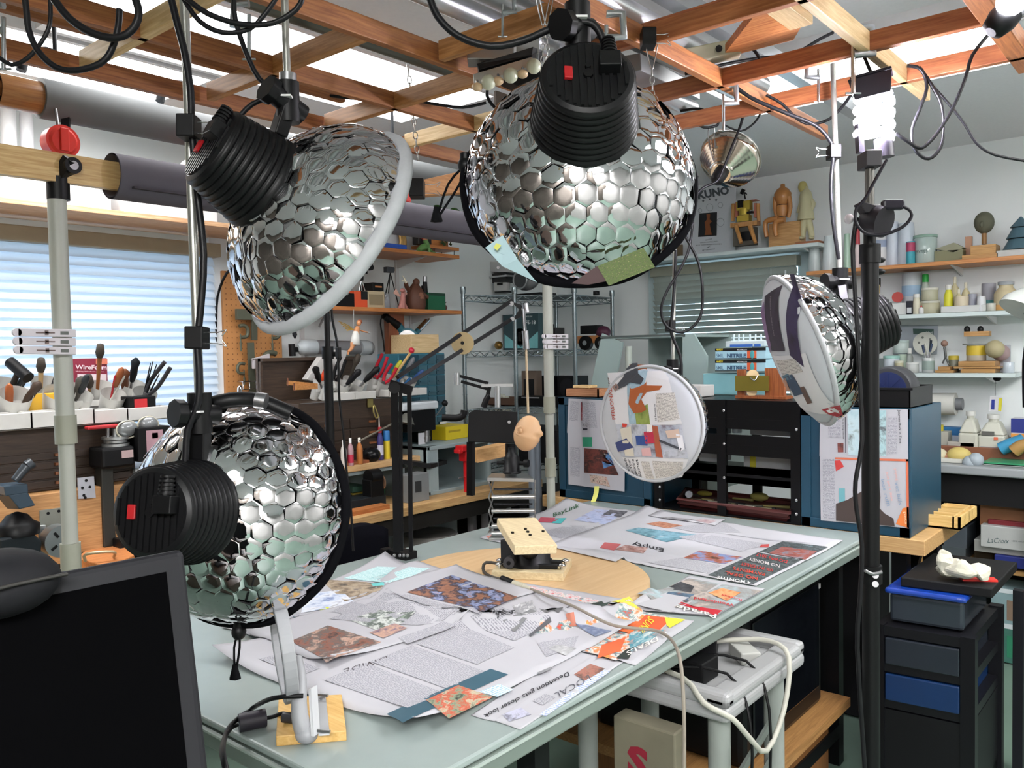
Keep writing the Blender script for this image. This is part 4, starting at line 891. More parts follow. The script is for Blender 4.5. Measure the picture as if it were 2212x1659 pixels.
# teal parts cabinet with small drawers
tx=-3.2; ty0,ty1=OX(862,850,tx).y,OX(962,850,tx).y; tz0,tz1=1.0,OX(915,763,tx).z
T=thing('parts_cabinet','teal parts cabinet full of small clear drawers on the left bench','parts cabinet',(tx-.08,(ty0+ty1)/2,tz0))
B(mat('#2f6a7c',.45)).box((tx-.16,ty0,tz0),(tx,ty1,tz1)).put('frame',T,bevel=.003)
rows,cols=8,5; dw,dh=(ty1-ty0-.01)/cols,(tz1-tz0-.01)/rows
for r in range(rows):
 for c_ in range(cols):
  a,e=ty0+.006+c_*dw,tz0+.006+r*dh; k=B(mat(('#335a68','#2a4a58','#3d6472')[(r*3+c_)%3],.15)); k.box((tx,a+.002,e+.003),(tx+.006,a+dw-.003,e+dh-.004)); k.box((tx+.006,a+.006,e+dh*.35),(tx+.014,a+dw-.008,e+dh*.45)); k.put('drawer',T)
k=B(mat('#d5d8d8',.5))
for r,c_ in((3,0),(3,2),(3,3),(1,4)):a,e=ty0+.006+c_*dw,tz0+.006+r*dh; k.box((tx+.0145,a+.008,e+.012),(tx+.016,a+dw-.01,e+.024))
k.put('paper_labels',T)
one(B(PINE).box((-3.4,ty0+.13,tz1),(-3.24,ty1+.0,tz1+.1)),'wooden_box','light wooden box on top of the teal parts cabinet','wooden box',bevel=.003)
one(B(wood('#7c4424','#96583a','Z')).box((-3.45,ty0+.13,tz1),(-3.41,ty0+.24,tz1+.24)),'brown_board','small reddish board standing behind the wooden box on the parts cabinet','wood board')

# tool caddies (white plastic, angled tubes and a front tray)
CAD=mat('#c9c8c4',.45)
def caddy(label,p,w,tools,dy=1.,name='tool_caddy'):
 """p: world base centre, w: length along the wall (Y)"""
 p=V(p); T=thing(name,label,'tool caddy',p,'white tool caddies'); s=w/.26; k=B(CAD); tips=[]
 for row,(x,z)in enumerate(((-.11,.075),(-.045,.04))):
  for i in range(3):
   y=(-.085+.085*i); base=p+V((x*s,y*s,.006)); tip=base+V((.045*s,0,(.088-.022*row)*s)); 
   k.cyl(base,tip,.024*s,.032*s,n=16,caps=False); k.ball(base+V((0,0,.004)),.026*s,(1,1,.5),n=12); k.cyl(base+V((0,0,.01)),base+V((0,0,.012)),.024*s,n=12); tips.append((base,tip))
  k.box(p+V(((x+.0)*s,-.125*s,(.06-.02*row)*s)),p+V(((x+.01)*s,.125*s,(.075-.02*row)*s)))
 k.put('tube_block',T)
 k=B(CAD); k.box(p+V((.0,-.125*s,.0*s)),p+V((.075*s,.125*s,.004*s)))
 for a,e in(((0,-.125),(.075,-.12)),((0,.12),(.075,.125)),((0,-.125),(.005,.125)),((.07,-.125),(.075,.125)),((0,-.003),(.075,.003))):k.box(p+V((a[0]*s,a[1]*s,.0)),p+V((e[0]*s,e[1]*s,.034*s)))
 k.put('front_tray',T,bevel=.002)
 return T,tips,s
def tool(tips,i,kind,label,c,L=.16,dx=0,dy=0,s=1.,tilt=(0,0)):
 base,tip=tips[i]; d=(tip-base).normalized(); d=(d+V((tilt[0],tilt[1],0))).normalized(); o=base+V((dx,dy,.02)); cat={'plier':'pliers','driver':'screwdriver','brush':'brush','hammer':'hammer','pen':'pen','handle':'hand tool','bunch':'files'}[kind]
 T=thing({'plier':'pliers','driver':'screwdriver','brush':'brush','hammer':'hammer','pen':'pen','handle':'hand_tool','bunch':'needle_files'}[kind],label,cat,o,'tools in the white caddies'); m=_c(c); x,y=perp(d)
 if kind=='plier':
  k=B(STL); k.cyl(o,o+d*L*.45,.008,.012,n=8); k.put('jaws',T); 
  for q in(-1,1):B(m).tube([o+d*L*.4+y*q*.006,o+d*L*.7+y*q*.02,o+d*L*1.15+y*q*.016],.008,n=8).put('grip',T)
 elif kind=='driver':
  B(CHR).cyl(o,o+d*L*.6,.003,n=8).put('shaft',T); B(m).lathe([(.006,0),(.012,.01),(.013,.05),(.011,.075),(.004,.085)],o+d*L*.6,d,n=12).put('handle',T)
 elif kind=='brush':
  B(m).lathe([(.004,0),(.007,L*.5),(.009,L*.75)],o,d,n=10).put('handle',T); B(mat('#3c342c',.8)).lathe([(.011,0),(.016,.02),(.012,.05),(.003,.055)],o+d*L*.75,d,n=12).put('bristles',T)
 elif kind=='hammer':
  B(m).cyl(o,o+d*L,.010,n=10).put('handle',T); q=o+d*L; B(BLK).cyl(q-y*.05,q+y*.05,.02,n=16).put('head',T)
 elif kind=='pen':B(m).cyl(o,o+d*L,.004,n=8).cyl(o+d*L,o+d*(L+.01),.004,.001,n=8).put('barrel',T)
 elif kind=='handle':
  B(STL).cyl(o,o+d*L*.5,.005,n=8).put('shaft',T); B(m).lathe([(.008,0),(.014,.03),(.013,.06),(.017,.085),(.006,.1)],o+d*L*.45,d,n=14).put('handle',T)
 elif kind=='bunch':
  for j in range(6):
   t_=V((random.uniform(-.12,.12),random.uniform(-.14,.14),0)); B(m).cyl(o,o+(d+t_).normalized()*(L+random.uniform(-.03,.03)),.0045,.002,n=6).put('file',T)
cz=c1z1
P1=OX(48,915,ca-.02); P2=OX(235,905,ca-.04)
T1,tp1,s1=caddy('white tool caddy at the far left under the window, hammer and small knives in it',(ca-.06,P1.y,cz),.42,None)
T2,tp2,s2=caddy('white tool caddy beside the red book, full of brushes and needle files',(ca-.06,P2.y+.03,cz),.36,None)
for a in((0,'handle','brown handled tool at the far left caddy corner','#8a5a34',.17),(2,'brush','thin pale brush in the left caddy behind the pipe','#c9a878',.2),(3,'handle','black handled knife in the front of the left caddy','#1c1a1c',.15),(4,'driver','brown knobbed tool in the middle of the left caddy','#a0552c',.09),(5,'handle','dark blue handled tool leaning right in the left caddy','#1c2030',.15)):
 tool(tp1,a[0],a[1],a[2],a[3],a[4]*1.2,tilt=(0,random.uniform(-.2,.3)))
tool(tp1,1,'hammer','black headed mallet lying across the left caddy','#2a2420',.2,tilt=(.1,.2))
for a in((0,'brush','fat brush with brown handle at the back of the right caddy under the window','#a0683c',.22),(1,'brush','black tipped brush standing tallest beside the red book','#9a5c30',.27),(0,'handle','round orange wooden handle beside the fat brush','#b06a3a',.18),(3,'handle','steel handled scraper in the front of the brush caddy','#4a4640',.13),(4,'pen','red pen in the brush caddy','#b3202c',.14),(4,'driver','brown screwdriver beside the red pen','#8f4e28',.17),(5,'bunch','bunch of thin black needle files in the brush caddy','#191a1c',.17),(2,'handle','tall black handled tool with round top in the brush caddy','#15181c',.24)):
 tool(tp2,a[0],a[1],a[2],a[3],a[4]*1.15,dy=random.uniform(-.01,.01),tilt=(0,random.uniform(-.12,.2)))
for i,(k_,L_n,kd,c)in enumerate(((0,.2,'handle','#6a3c20'),(1,.17,'driver','#24282c'),(2,.2,'plier','#2c2c30'),(3,.16,'brush','#b0885c'),(5,.17,'pen','#c8c8c0'),(4,.15,'handle','#3c2c20'))):
 tool(tp1,k_,kd,('brown wooden handle','dark driver','dark gripped pliers','tan brush','pale pen','dark brown handle')[i]+' crowded among the tools of the far left caddy',c,L_n,dy=.012,tilt=(.1,(-.3,.3,.2,.1,-.25,.35)[i]))
 tool(tp2,(2,3,5,1,4,0)[i],kd,('brown wooden handle','dark driver','dark gripped pliers','tan brush','pale pen','dark brown handle')[i]+' crowded among the brushes of the caddy by the red book',c,L_n,dy=-.012,tilt=(.1,(-.2,.1,.3,-.3,.2,-.1)[i]))
# red book and things behind
bk=thing('wire_book','maroon paperback titled WireForm standing behind the brush caddy','book',OX(195,850,-3.3))
y0,y1=OX(158,800,-3.3).y,OX(232,800,-3.3).y; zt_,zb_=OX(195,774,-3.3).z,cz
B(mat('#7c1c34',.5)).box((-3.325,y0,zb_),(-3.3,y1,zt_)).put('cover',bk,bevel=.001)
b=B(); f=lambda u,v,off=0:OX(u,v,-3.298)+V((off,0,0)); ptext(b,'WireForm',f,(163,797),(230,798),9,mat('#d8c8cc',.6,var=0),bold=.02); ptext(b,'Making Wireform Models',f,(163,803),(225,804),2.4,mat('#d0a8b0',.6,var=0)); b.put('title',bk)
B(mat('#c87058',.6)).prism([f(207,775),f(232,775),f(232,787),f(207,787)],(.001,0,0)).put('corner_panel',bk); B(mat('#c8b8bc',.6)).prism([f(167,808),f(230,808),f(230,845),f(167,845)],(.001,0,0)).put('picture',bk)
gbox('yellow_envelope','yellow card leaning between the two white caddies','card',(ca-.1,OX(120,880,ca).y,cz),(.01,.1,.11),'#d8a830')
gbox('control_box','black control box with a pink panel and red knob on the left bench','control box',OX(318,992,-2.95),(.12,.12,.12),BLK,lab=[('#b08a94',.25,.2,.75,.9),('#c02030',.42,.66,.6,.82),('#d8d8d8',.46,.32,.56,.42)],face='side')
gbox('black_canister_box','black box with a red printed label standing above the safety goggles','box',OX(300,908,-3.05),(.1,.085,.09),BLK,lab=[('#c4242c',.05,.42,.6,.9)],face='side')
T=thing('safety_goggles','clear safety goggles resting on the black control box','goggles',OX(305,920,-2.93)); 
for u,v in((275,925),(320,915)):k=B(mat('#8f9294',.1,.3)); k.ball(OX(u,v,-2.93),.037,(.6,1,.8)); k.put('lens',T); k=B(mat('#b5b0a0',.4)); k.tube([OX(u,v,-2.92)+V((0,.038*math.cos(a),.03*math.sin(a)-.005))for a in[math.pi*2*i/12 for i in range(12)]],.003,n=6,closed=True); k.put('rim',T)
# ---- machines on the left bench
T=thing('milling_column','small black milling machine column with pulley and pale label, on the left bench','milling machine',(-2.95,OX(240,1100,-2.95).y,BZ)); X_=-2.95
def L_(u,v,x=X_):return OX(u,v,x)
k=B(mat('#2a2a26',.5)); k.box((X_-.05,L_(218,1000).y,BZ+.04),(X_+.0,L_(245,1000).y,L_(230,1005).z)); k.put('column',T,bevel=.004)
k=B(BLK); k.box((X_-.06,L_(206,980).y,L_(230,1010).z),(X_+.05,L_(278,980).y,L_(230,965).z)); k.put('head',T,bevel=.01)
k=B(ALU)
for z,r in((0,.045),(.012,.038),(.024,.045)):k.cyl(L_(250,963)+V((0,0,z)),L_(250,963)+V((0,0,z+.009)),r,n=24)
k.cyl(L_(250,963),L_(250,963)+V((0,0,.06)),.009); k.put('pulley',T)
B(mat('#b9a0a0',.5)).box((X_+.05,L_(248,975).y,L_(248,988).z),(X_+.052,L_(273,975).y,L_(248,972).z)).put('label_plate',T)
k=B(BLK); k.box((X_-.08,L_(170,1140).y,BZ),(X_+.08,L_(300,1140).y,BZ+.035)); k.box((X_+.0,L_(240,1100).y,BZ+.035),(X_+.06,L_(285,1100).y,BZ+.07)); k.put('bed',T,bevel=.004)
T=thing('red_lever_vise','red handled lever above the black milling head','lever',L_(225,925)); k=B(mat('#b02a30',.4)); k.cbox(L_(221,922),(.03,.11,.012)); k.put('lever',T,bevel=.004); B(STL).cyl(L_(233,925),L_(233,960),.006).put('post',T)
def plate(name,label,q,c,X,holes=()):
 T=thing(name,label,'metal plate',OX(*q[3],X)); k=B(_c(c)); k.prism([OX(u,v,X)for u,v in q],(-.006,0,0)); k.put('plate',T)
 k=B(BLK)
 for u,v in holes:P=OX(u,v,X); k.cyl(P,P+V((.0008,0,0)),.005,n=10)
 if holes:k.put('holes',T)
plate('aluminium_plate','tall pale aluminium angle plate with drilled holes behind the pipe',[(168,1033),(203,1029),(207,1075),(170,1078)],mat('#b9bcc6',.35,.4),-2.95,[(186,1038),(178,1054),(194,1052),(181,1070),(184,1087-12)])
plate('steel_plate','grey steel square plate with holes standing left of the pipe',[(86,1103),(145,1095),(148,1170),(88,1180)],mat('#85877f',.4,.4),-2.86,[(104,1105+4),(127,1101+3),(107,1140),(129,1138),(119,1145)])
T=thing('bench_vise','dark steel drill press vise at the far left edge of the bench','vise',OX(40,1180,-2.75)); X2=-2.75
k=B(mat('#1c2226',.4,.2)); k.prism([OX(0,1165,X2),OX(70,1150,X2),OX(92,1170,X2),OX(85,1235,X2),OX(0,1240,X2)],(-.14,0,0)); k.put('base',T,bevel=.006)
k=B(BLK); k.lathe([(.06,0),(.062,.03),(.045,.04),(.03,.06),(.005,.07)],OX(38,1155,X2-.05),n=24); k.put('ball_knob',T)
k=B(mat('#3a4a58',.35,.3)); k.prism([OX(18,1070,X2),OX(60,1063,X2),OX(77,1092,X2),OX(42,1100,X2)],(-.1,0,-.01)); k.prism([OX(8,1050,X2),OX(60,1045,X2),OX(62,1065,X2),OX(12,1072,X2)],(-.08,0,0)); k.put('jaw',T,bevel=.003)
k=B(mat('#3c4146',.35,.4)); k.cyl(OX(33,1038,X2),OX(58,1008,X2),.013,.017,n=12); k.cyl(OX(58,1008,X2),OX(70,1000,X2),.018,.018,n=12); k.put('handle',T)
T=thing('lathe_chuck','round silver chuck lying on the bench beside the pipe','chuck',OX(128,1190,-2.78)); k=B(mat('#8f9496',.3,.8)); P=OX(128,1168,-2.78); k.cyl(P-V((.03,0,0)),P+V((.02,0,0)),.05,n=32); k.put('body',T,bevel=.003)
k=B(BLK); 
for a in range(4):k.cbox(P+V((.021,.028*math.cos(a*1.571+.6),.028*math.sin(a*1.571+.6))),(.004,.02,.008),(a*1.571+.6,0,0))
k.put('jaws',T)
one(B(wood('#a5622f','#c88452','Y')).prism([OZ(165,1205,BZ+.04),OZ(235,1225,BZ+.04),OZ(330,1180,BZ+.04),OZ(225,1155,BZ+.04)],(0,0,-.035)),'wood_slab','reddish offcut slab lying on the bench behind the pipe','wood slab',bevel=.003)
one(B(mat('#b9a888',.4,.5)).tube([OZ(185,1212,BZ+.045),OZ(186,1197,BZ+.07),OZ(244,1192,BZ+.07),OZ(246,1203,BZ+.045)],.005,n=8),'brass_bar','brass bar handle lying on the bench near the monitor','handle')
one(B(BLK).prism([OZ(110,1215,BZ+.012),OZ(140,1222,BZ+.012),OZ(145,1212,BZ+.012),OZ(118,1206,BZ+.012)],(0,0,-.012)),'black_gadget','small flat black gadget on the bench near the monitor top','gadget',bevel=.002)
one(B(mat('#9aa0a0',.4)).cyl(OZ(95,1250,BZ),OZ(95,1250,BZ)+V((0,0,.17)),.011,n=14),'grey_pipe_stub','short grey pipe standing at the bench corner left of the backdrop pipe','pipe')
gbox('white_drawer_bin','white slotted plastic bin behind the lower left dish lamp','bin',(-3.1,OX(310,1000,-3.1).y,rz),(.2,.16,.1),'#c8ccd0')

# ---- caddies on the open chest and their tools
za=1.248
P3=OX(705,870,-3.12); P4=OX(835,870,-3.12)
T3,tp3,s3=caddy('white tool caddy on the open machinist chest, black handles lying in it',(-3.1,P3.y+.09,za),.26,None)
T4,tp4,s4=caddy('white tool caddy right of the first on the chest, red plier grips standing in it',(-3.1,P4.y+.06,za),.26,None)
one(B(mat('#c2c0be',.5)).prism([OX(662,820,-3.25),OX(695,770,-3.25),OX(716,772,-3.25),OX(690,828,-3.25)],(-.04,0,0)),'leaning_sign_board','white tapered plastic panel leaning in the open chest','board',bevel=.003)
one(B(mat('#b5b3b2',.5)).prism([OX(727,755,-3.28),OX(752,757,-3.28),OX(735,810,-3.28),OX(722,810,-3.28)],(-.03,0,0)),'sign_board','white plastic panel standing behind the angel figure','board',bevel=.003)
for i,(v0,v1)in enumerate(((827,833),(838,836))):
 a,z=OX(622+i*14,v0,-3.0),OX(684,v1,-3.06); k=B(wood('#b5773c','#d89a5c','Y')); k.bar(a,z,.012,.018); k.cyl(a+V((0,0,-.012)),a+V((0,0,.02)),.003,m=mat('#6a4030',.4)); one(k,'bow_saw',('upper','lower')[i]+' wooden framed small saw sticking out of the chest','saw',group='small saws in the chest')
for a in((3,'handle','black handled tool lying in the middle caddy','#131315',.2,(.0,-.7)),(4,'handle','thick black knife handle in the front of the middle caddy','#16161a',.14,(.3,.3)),(5,'handle','black handle leaning right in the middle caddy','#101012',.17,(.2,.5)),(1,'plier','steel cutters with dark grips in the middle caddy','#1a1a1c',.16,(0,.1)),(0,'driver','orange screwdriver at the back of the middle caddy','#d8481c',.12,(0,.2)),(2,'brush','dark bottle brush at the back of the middle caddy','#3a342c',.2,(0,.1))):tool(tp3,a[0],a[1],a[2],a[3],a[4],tilt=a[5])
for a in((0,'plier','tall red gripped pliers in the right caddy','#b5182c',.17,(0,.12)),(3,'plier','shorter red gripped pliers in the right caddy','#b5182c',.13,(0,.2)),(1,'driver','yellow green marker like driver in the right caddy','#b8b828',.15,(0,.35)),(4,'plier','blue gripped pliers lying at the front of the right caddy','#1f5a8c',.1,(.4,.4)),(5,'driver','blue handled driver at the front right of the right caddy','#2a4f8a',.1,(.3,.3)),(2,'driver','grey steel driver at the back of the right caddy','#6a6c70',.17,(0,.3))):tool(tp4,a[0],a[1],a[2],a[3],a[4],tilt=a[5])
T=thing('ball_end_stick','pale wooden stick with a red ball end leaning out of the right caddy','stick',OX(852,808,-3.1)); B(wood('#c9a468','#e0bf86','Z')).cyl(OX(850,815,-3.12),OX(887,762,-3.0),.007,n=10).put('stick',T); B(mat('#c01f38',.3)).ball(OX(889,757,-3.0),.015).put('ball',T)
# polisher hanging on the wall
T=thing('polisher','blue and black electric polisher hanging on the wall above the parts cabinet','power tool',OX(875,735,-3.4)); X3=-3.42
k=B(mat('#2f6f80',.4)); k.cyl(OX(880,733,X3-.03),OX(880,733,X3+.04),.062,n=32); k.cyl(OX(858,703,X3),OX(872,722,X3),.026,n=16); k.cyl(OX(895,722,X3),OX(905,712,X3),.016,n=14); k.put('body',T)
k=B(CHR); k.cyl(OX(880,733,X3+.04),OX(880,733,X3+.048),.05,n=32); k.cyl(OX(903,714,X3),OX(925,690,X3),.016,n=14); k.put('chrome_ring',T)
k=B(BLK); k.cyl(OX(830,682,X3),OX(858,704,X3),.018,.026,n=16); k.cyl(OX(880,733,X3+.049),OX(880,733,X3+.052),.022,n=24); k.tube([OX(826,680,X3),OX(822,700,X3),OX(828,735,X3),OX(830,760,X3)],.004,n=6); k.put('handle_and_cord',T)
T=thing('wall_tube','grey horizontal tube with frosted bottles and black valve fixed on the wall','tube',OX(735,752,-3.48)); k=B(mat('#77777a',.5)); k.cyl(OX(680,750,-3.46),OX(800,752,-3.46),.036,n=20); k.put('tube',T)
k=B(mat('#aeb6ba',.25)); 
for u0,u1 in((643,684),(775,797)):k.lathe([(.015,0),(.036,.02),(.04,.05),(.04,.1)]if u0<700 else[(.04,0),(.04,.05),(.036,.07),(.01,.075)],OX(u0,751,-3.455),(0,1,0),n=20)
k.put('frosted_ends',T); k=B(BLK); k.cyl(OX(630,743,-3.46),OX(632,769,-3.46),.016,n=14); k.cyl(OX(632,756,-3.46),OX(645,755,-3.46),.013,n=14); k.put('valve',T)
one(B(mat('#9a9c9e',.4)).tube([OX(690,706,-3.5),OX(700,686,-3.5),OX(712,682,-3.5),OX(716,695,-3.5)],.006,n=8),'wall_hook','grey hook on the wall under the lower shelf','hook')
# hanging angel
T=thing('angel_ornament','small hanging angel figure in white skirt with gold wings, strung from the shelf','ornament',OX(768,760,-3.12)); xa=-3.12; SK=mat('#c88a5c',.5)
def A_(u,v,dx=0):return OX(u,v,xa+dx)
k=B(SK); k.tube([A_(773,706),A_(770,716),A_(768,735),A_(765,745)],lambda t:.010+.006*math.sin(t*3),n=10); k.ball(A_(775,698),.013,(1,.8,1.1)); k.tube([A_(762,740),A_(760,752),A_(752,760)],lambda t:.012-.006*t,n=8); k.tube([A_(752,760),A_(752,766)],.004,n=6); k.tube([A_(775,712),A_(785,716),A_(794,718)],.0035,n=6); k.put('body',T)
k=B(mat('#d8d8d4',.6)); k.lathe([(.014,0),(.020,-.03),(.024,-.062),(.020,-.064)],A_(769,716),(.0,.12,1),n=16); k.put('skirt',T)
k=B(mat('#c9a85c',.35,.6))
for i in range(5):k.tube([A_(764,712),A_(750,702+i*3),A_(731+i*5,694+i*5)],.0022,n=6)
k.put('wing',T); B(mat('#8a4a30',.6)).ball(A_(777,695),.014,(.9,.9,.8)).put('hair',T); k=B(mat('#b9b9b9',.4)); k.cyl(A_(764,712),A_(764,668),.001,n=5); k.cyl(A_(790,717),A_(798,719),.002,.004); k.put('string',T)

# ---- lower brown shelf: cameras etc.  (base z 1.69, X around -3.36)
sz=1.69; SX=-3.38
def sy(u,v=640,X=SX):return OX(u,v,X).y
def sh(u,v,X=SX):return OX(u,v,X).z
def sbox(name,label,cat,u0,u1,vt,c,d=.1,zb_=sz,X=SX,**k):
 y0,y1=sy(u0,X=X),sy(u1,X=X); return gbox(name,label,cat,(X,(y0+y1)/2,zb_),(d,y1-y0,sh((u0+u1)/2,vt,X)-zb_),c,face='side',**k)
def scyl(name,label,cat,u0,u1,vt,c,zb_=sz,X=SX,**k):
 y=sy((u0+u1)/2,X=X); r=(u1-u0)/2*dep_of((X,y,1.7))/F; return gcyl(name,label,cat,(X,y,zb_),r,sh((u0+u1)/2,vt,X)-zb_,c,**k)
scyl('wooden_drum','pale round wooden drum shape on the lower brown shelf','wooden drum',722,745,609,'#b59a80',zb_=sz+.06)
sbox('black_case','black case under the wooden drum on the lower brown shelf','case',712,752,634,BLK,lid=None)
sbox('orange_box','orange and black carton on the lower brown shelf','carton',752,780,630,'#d9532a',lab=[('#1a1a1a',.5,.5,1,1)])
sbox('cream_film_box','cream photo box on the lower brown shelf under the camera tripod','box',780,817,630,'#b8a888',lab=[('#8a7c60',.1,.2,.9,.8)])
sbox('black_film_box','small black box on top of the cream photo box','box',792,816,612,BLK,zb_=sh(798,629),lab=[('#a86a3c',.2,.4,.8,.6)])
T=thing('movie_camera','black film camera on a small chrome tripod, standing on the lower brown shelf','camera',(SX,sy(780),sz+.1)); 
k=B(BLK); X4=SX+.02; k.cbox(OX(776,580,X4),(.05,.07,.055)); k.cbox(OX(786,570,X4),(.04,.04,.05)); k.cyl(OX(797,578,X4),OX(797,578,X4)+V((.02,0,0)),.016,n=16); k.cyl(OX(780,595,X4),OX(780,606,X4),.013,n=12); k.put('body',T,bevel=.003)
k=B(CHR)
for du in(-6,1,8):k.cyl(OX(781,604,X4),OX(781+du,630,X4),.0035,n=6)
k.put('tripod',T)
T=thing('tripod_camera','tiny dark camera on a spindly tripod on the lower brown shelf','camera',(SX,sy(842),sz)); k=B(mat('#3a3e44',.4)); k.cbox(OX(840,583,SX),(.03,.05,.03)); k.cbox(OX(846,582,SX),(.03,.02,.02)); k.put('body',T,bevel=.002)
k=B(BLK)
for du,dx in((-18,0),(14,.02),(6,-.05)):k.cyl(OX(843,589,SX),V((SX+dx,sy(843+du),sz)),.003,n=6)
k.put('tripod',T)
scyl('glass_dome','small clear glass dome on the lower brown shelf','glass dome',823,843,634,mat('#c9d0d8',.08,var=0,trans=.7),taper=.8)
T=thing('pink_dragon_figure','small pink winged dragon figure on the lower brown shelf','figurine',(SX+.04,sy(856),sz)); k=B(mat('#b97c74',.6)); y=sy(856); X5=SX+.05
k.tube([(X5,y-.01,sz+.002),(X5,y,sz+.05),(X5+.01,y-.005,sz+.09)],lambda t:.02-.01*t,n=8); k.ball((X5+.01,y-.008,sz+.1),.013,(1,1.2,.9)); k.tube([(X5,y-.03,sz),(X5,y-.01,sz+.03)],.009,n=6); k.tube([(X5,y+.03,sz),(X5,y+.01,sz+.03)],.009,n=6); k.put('body',T)
for q in(-1,1):B(mat('#c9a090',.6)).prism([(X5-.01,y,sz+.06),(X5-.02,y+q*.05,sz+.085),(X5-.02,y+q*.03,sz+.11)],(.003,0,0)).put('wing',T)
T=thing('monster_figure','brown big bellied monster figure with long white claws on the lower brown shelf','figurine',(SX+.03,sy(888),sz)); y=sy(889); X5=SX+.03; MB_=mat('#5a3626',.6,bump=.6)
k=B(MB_); k.lathe([(.05,0),(.058,.03),(.055,.07),(.042,.11),(.022,.135),(.01,.15)],(X5,y,sz),n=20); k.ball((X5+.01,y,sz+.15),.02,(1,.9,1.1)); k.tube([(X5,y-.035,sz+.1),(X5+.01,y-.07,sz+.12),(X5+.02,y-.085,sz+.14)],.012,n=8); k.tube([(X5,y+.03,sz+.1),(X5+.02,y+.055,sz+.08),(X5+.02,y+.07,sz+.07)],.012,n=8); k.put('body',T)
B(mat('#8a5c48',.6)).ball((X5+.035,y,sz+.06),.035,(.6,.9,1.2)).put('belly',T); k=B(mat('#d8d0b8',.4)); k.tube([(X5+.02,y-.085,sz+.14),(X5+.02,y-.095,sz+.165),(X5+.02,y-.11,sz+.18)],lambda t:.006-.005*t,n=6); k.tube([(X5+.02,y-.08,sz+.145),(X5+.02,y-.1,sz+.15),(X5+.02,y-.115,sz+.155)],lambda t:.006-.005*t,n=6); k.put('claws',T)
T=thing('toy_microscope','small black microscope standing on the lower brown shelf','microscope',(SX,sy(918),sz)); k=B(BLK); y=sy(918)
k.cyl((SX,y,sz+.05),(SX-.005,y-.004,sz+.14),.014,n=14); k.cyl((SX,y,sz+.1),(SX,y+.002,sz+.16),.017,.012,n=14); k.cbox((SX-.02,y+.005,sz+.05),(.03,.03,.1)); k.put('stand',T,bevel=.002); B(STL).cyl((SX,y,sz+.15),(SX,y+.004,sz+.19),.011,n=12).put('eyepiece',T)
k=sbox('green_box','dark green open box on the lower brown shelf, right of the monster','box',911,949,634,'#14603f',lab=[('#0c3a28',.05,.85,.95,1.)])
T=thing('red_beetle_figure','small dark red insect figure at the right end of the lower brown shelf','figurine',(SX,sy(960),sz)); k=B(mat('#6a2c28',.4)); k.ball((SX,sy(957),sz+.022),.02,(1,1.3,1)); k.tube([(SX,sy(957),sz+.03),(SX,sy(962),sz+.05)],.003,n=6); k.put('body',T); k=B(BLK); k.tube([(SX,sy(955),sz+.045),(SX,sy(965),sz+.055)],.002,n=6); k.put('antenna',T)
# ---- upper brown shelf
uz=2.0
def uy(u,v=540,X=SX):return OX(u,v,X).y
gbox('blue_binder','white ring binder with a blue base lying on the upper brown shelf','binder',(SX,uy(805),uz),(.2,.3,.025),'#2450a8')
gbox('white_carton','tall white carton standing behind the blue binder on the upper brown shelf','carton',(SX-.05,uy(830),uz),(.06,.34,.2),'#c8cacc')
T=thing('golden_ornament','golden twisted ornament standing on the upper brown shelf','ornament',(SX,uy(868),uz)); k=B(mat('#a8844c',.35,.5)); y=uy(868)
for i in range(4):k.tube([(SX,y-.02+i*.013,uz),(SX+.01,y-.015+i*.01,uz+.06),(SX,y-.02+i*.012,uz+.13),(SX,y-.01+i*.01,uz+.2)],lambda t:.012-.006*t,n=8)
k.put('twisted_stems',T)
def dino(label,y,s=1.,c1='#5f8a4c',c2='#c0805c'):
 T=thing('toy_dinosaur',label,'toy dinosaur',(SX+.04,y,uz),'toy dinosaurs'); X_=SX+.05; k=B(mat(c1,.5))
 k.tube([(X_,y-.05*s,uz+.012),(X_,y-.02*s,uz+.03*s),(X_,y+.015*s,uz+.04*s),(X_,y+.0*s,uz+.075*s)],lambda t:(.02-.006*abs(t-.4)*2)*s,n=10); k.tube([(X_,y+.015*s,uz+.03),(X_,y+.05*s,uz+.012),(X_,y+.08*s,uz+.008)],lambda t:(.015-.012*t)*s,n=8)
 k.tube([(X_,y-.03*s,uz+.03),(X_,y-.035*s,uz)],.009,n=6); k.tube([(X_+.02,y+.01,uz+.03),(X_+.02,y+.01,uz)],.009,n=6); k.put('body',T)
 k=B(mat(c2,.5)); k.tube([(X_,y+.0*s,uz+.07*s),(X_,y+.005*s,uz+.095*s),(X_,y+.03*s,uz+.1*s)],lambda t:(.014-.004*t)*s,n=8); k.put('head',T)
dino('green toy dinosaur with a tan neck standing on the upper brown shelf',uy(905))
T=thing('ride_on_shelf','small raised wooden plank on wire feet at the right end of the upper brown shelf','plank stand',(SX,uy(935),uz)); y0,y1=uy(910),uy(978); B(SHELFW).box((SX-.08,y0,uz+.035),(SX+.05,y1,uz+.052)).put('plank',T); k=B(BLK)
for y in(y0+.06,y1-.03):k.tube([(SX+.04,y,uz),(SX+.04,y,uz+.035)],.002,n=6); k.tube([(SX-.06,y,uz),(SX-.06,y,uz+.035)],.002,n=6)
k.put('wire_feet',T)
zq=uz+.052
gbox('orange_wood_block','orange wooden block on the raised plank','wood block',(SX-.02,uy(946),zq),(.06,.15,.1),SHELFW)
T=thing('red_flower_block','dark box with a bright red rosette on the raised plank','box',(SX,uy(910),zq)); B(mat('#2c2a28',.5)).cbox((SX,uy(912),zq+.035),(.05,.1,.07)).put('body',T,bevel=.004); B(mat('#c01c28',.4)).ball((SX+.03,uy(908),zq+.045),.022,(.5,1,1)).put('rosette',T)
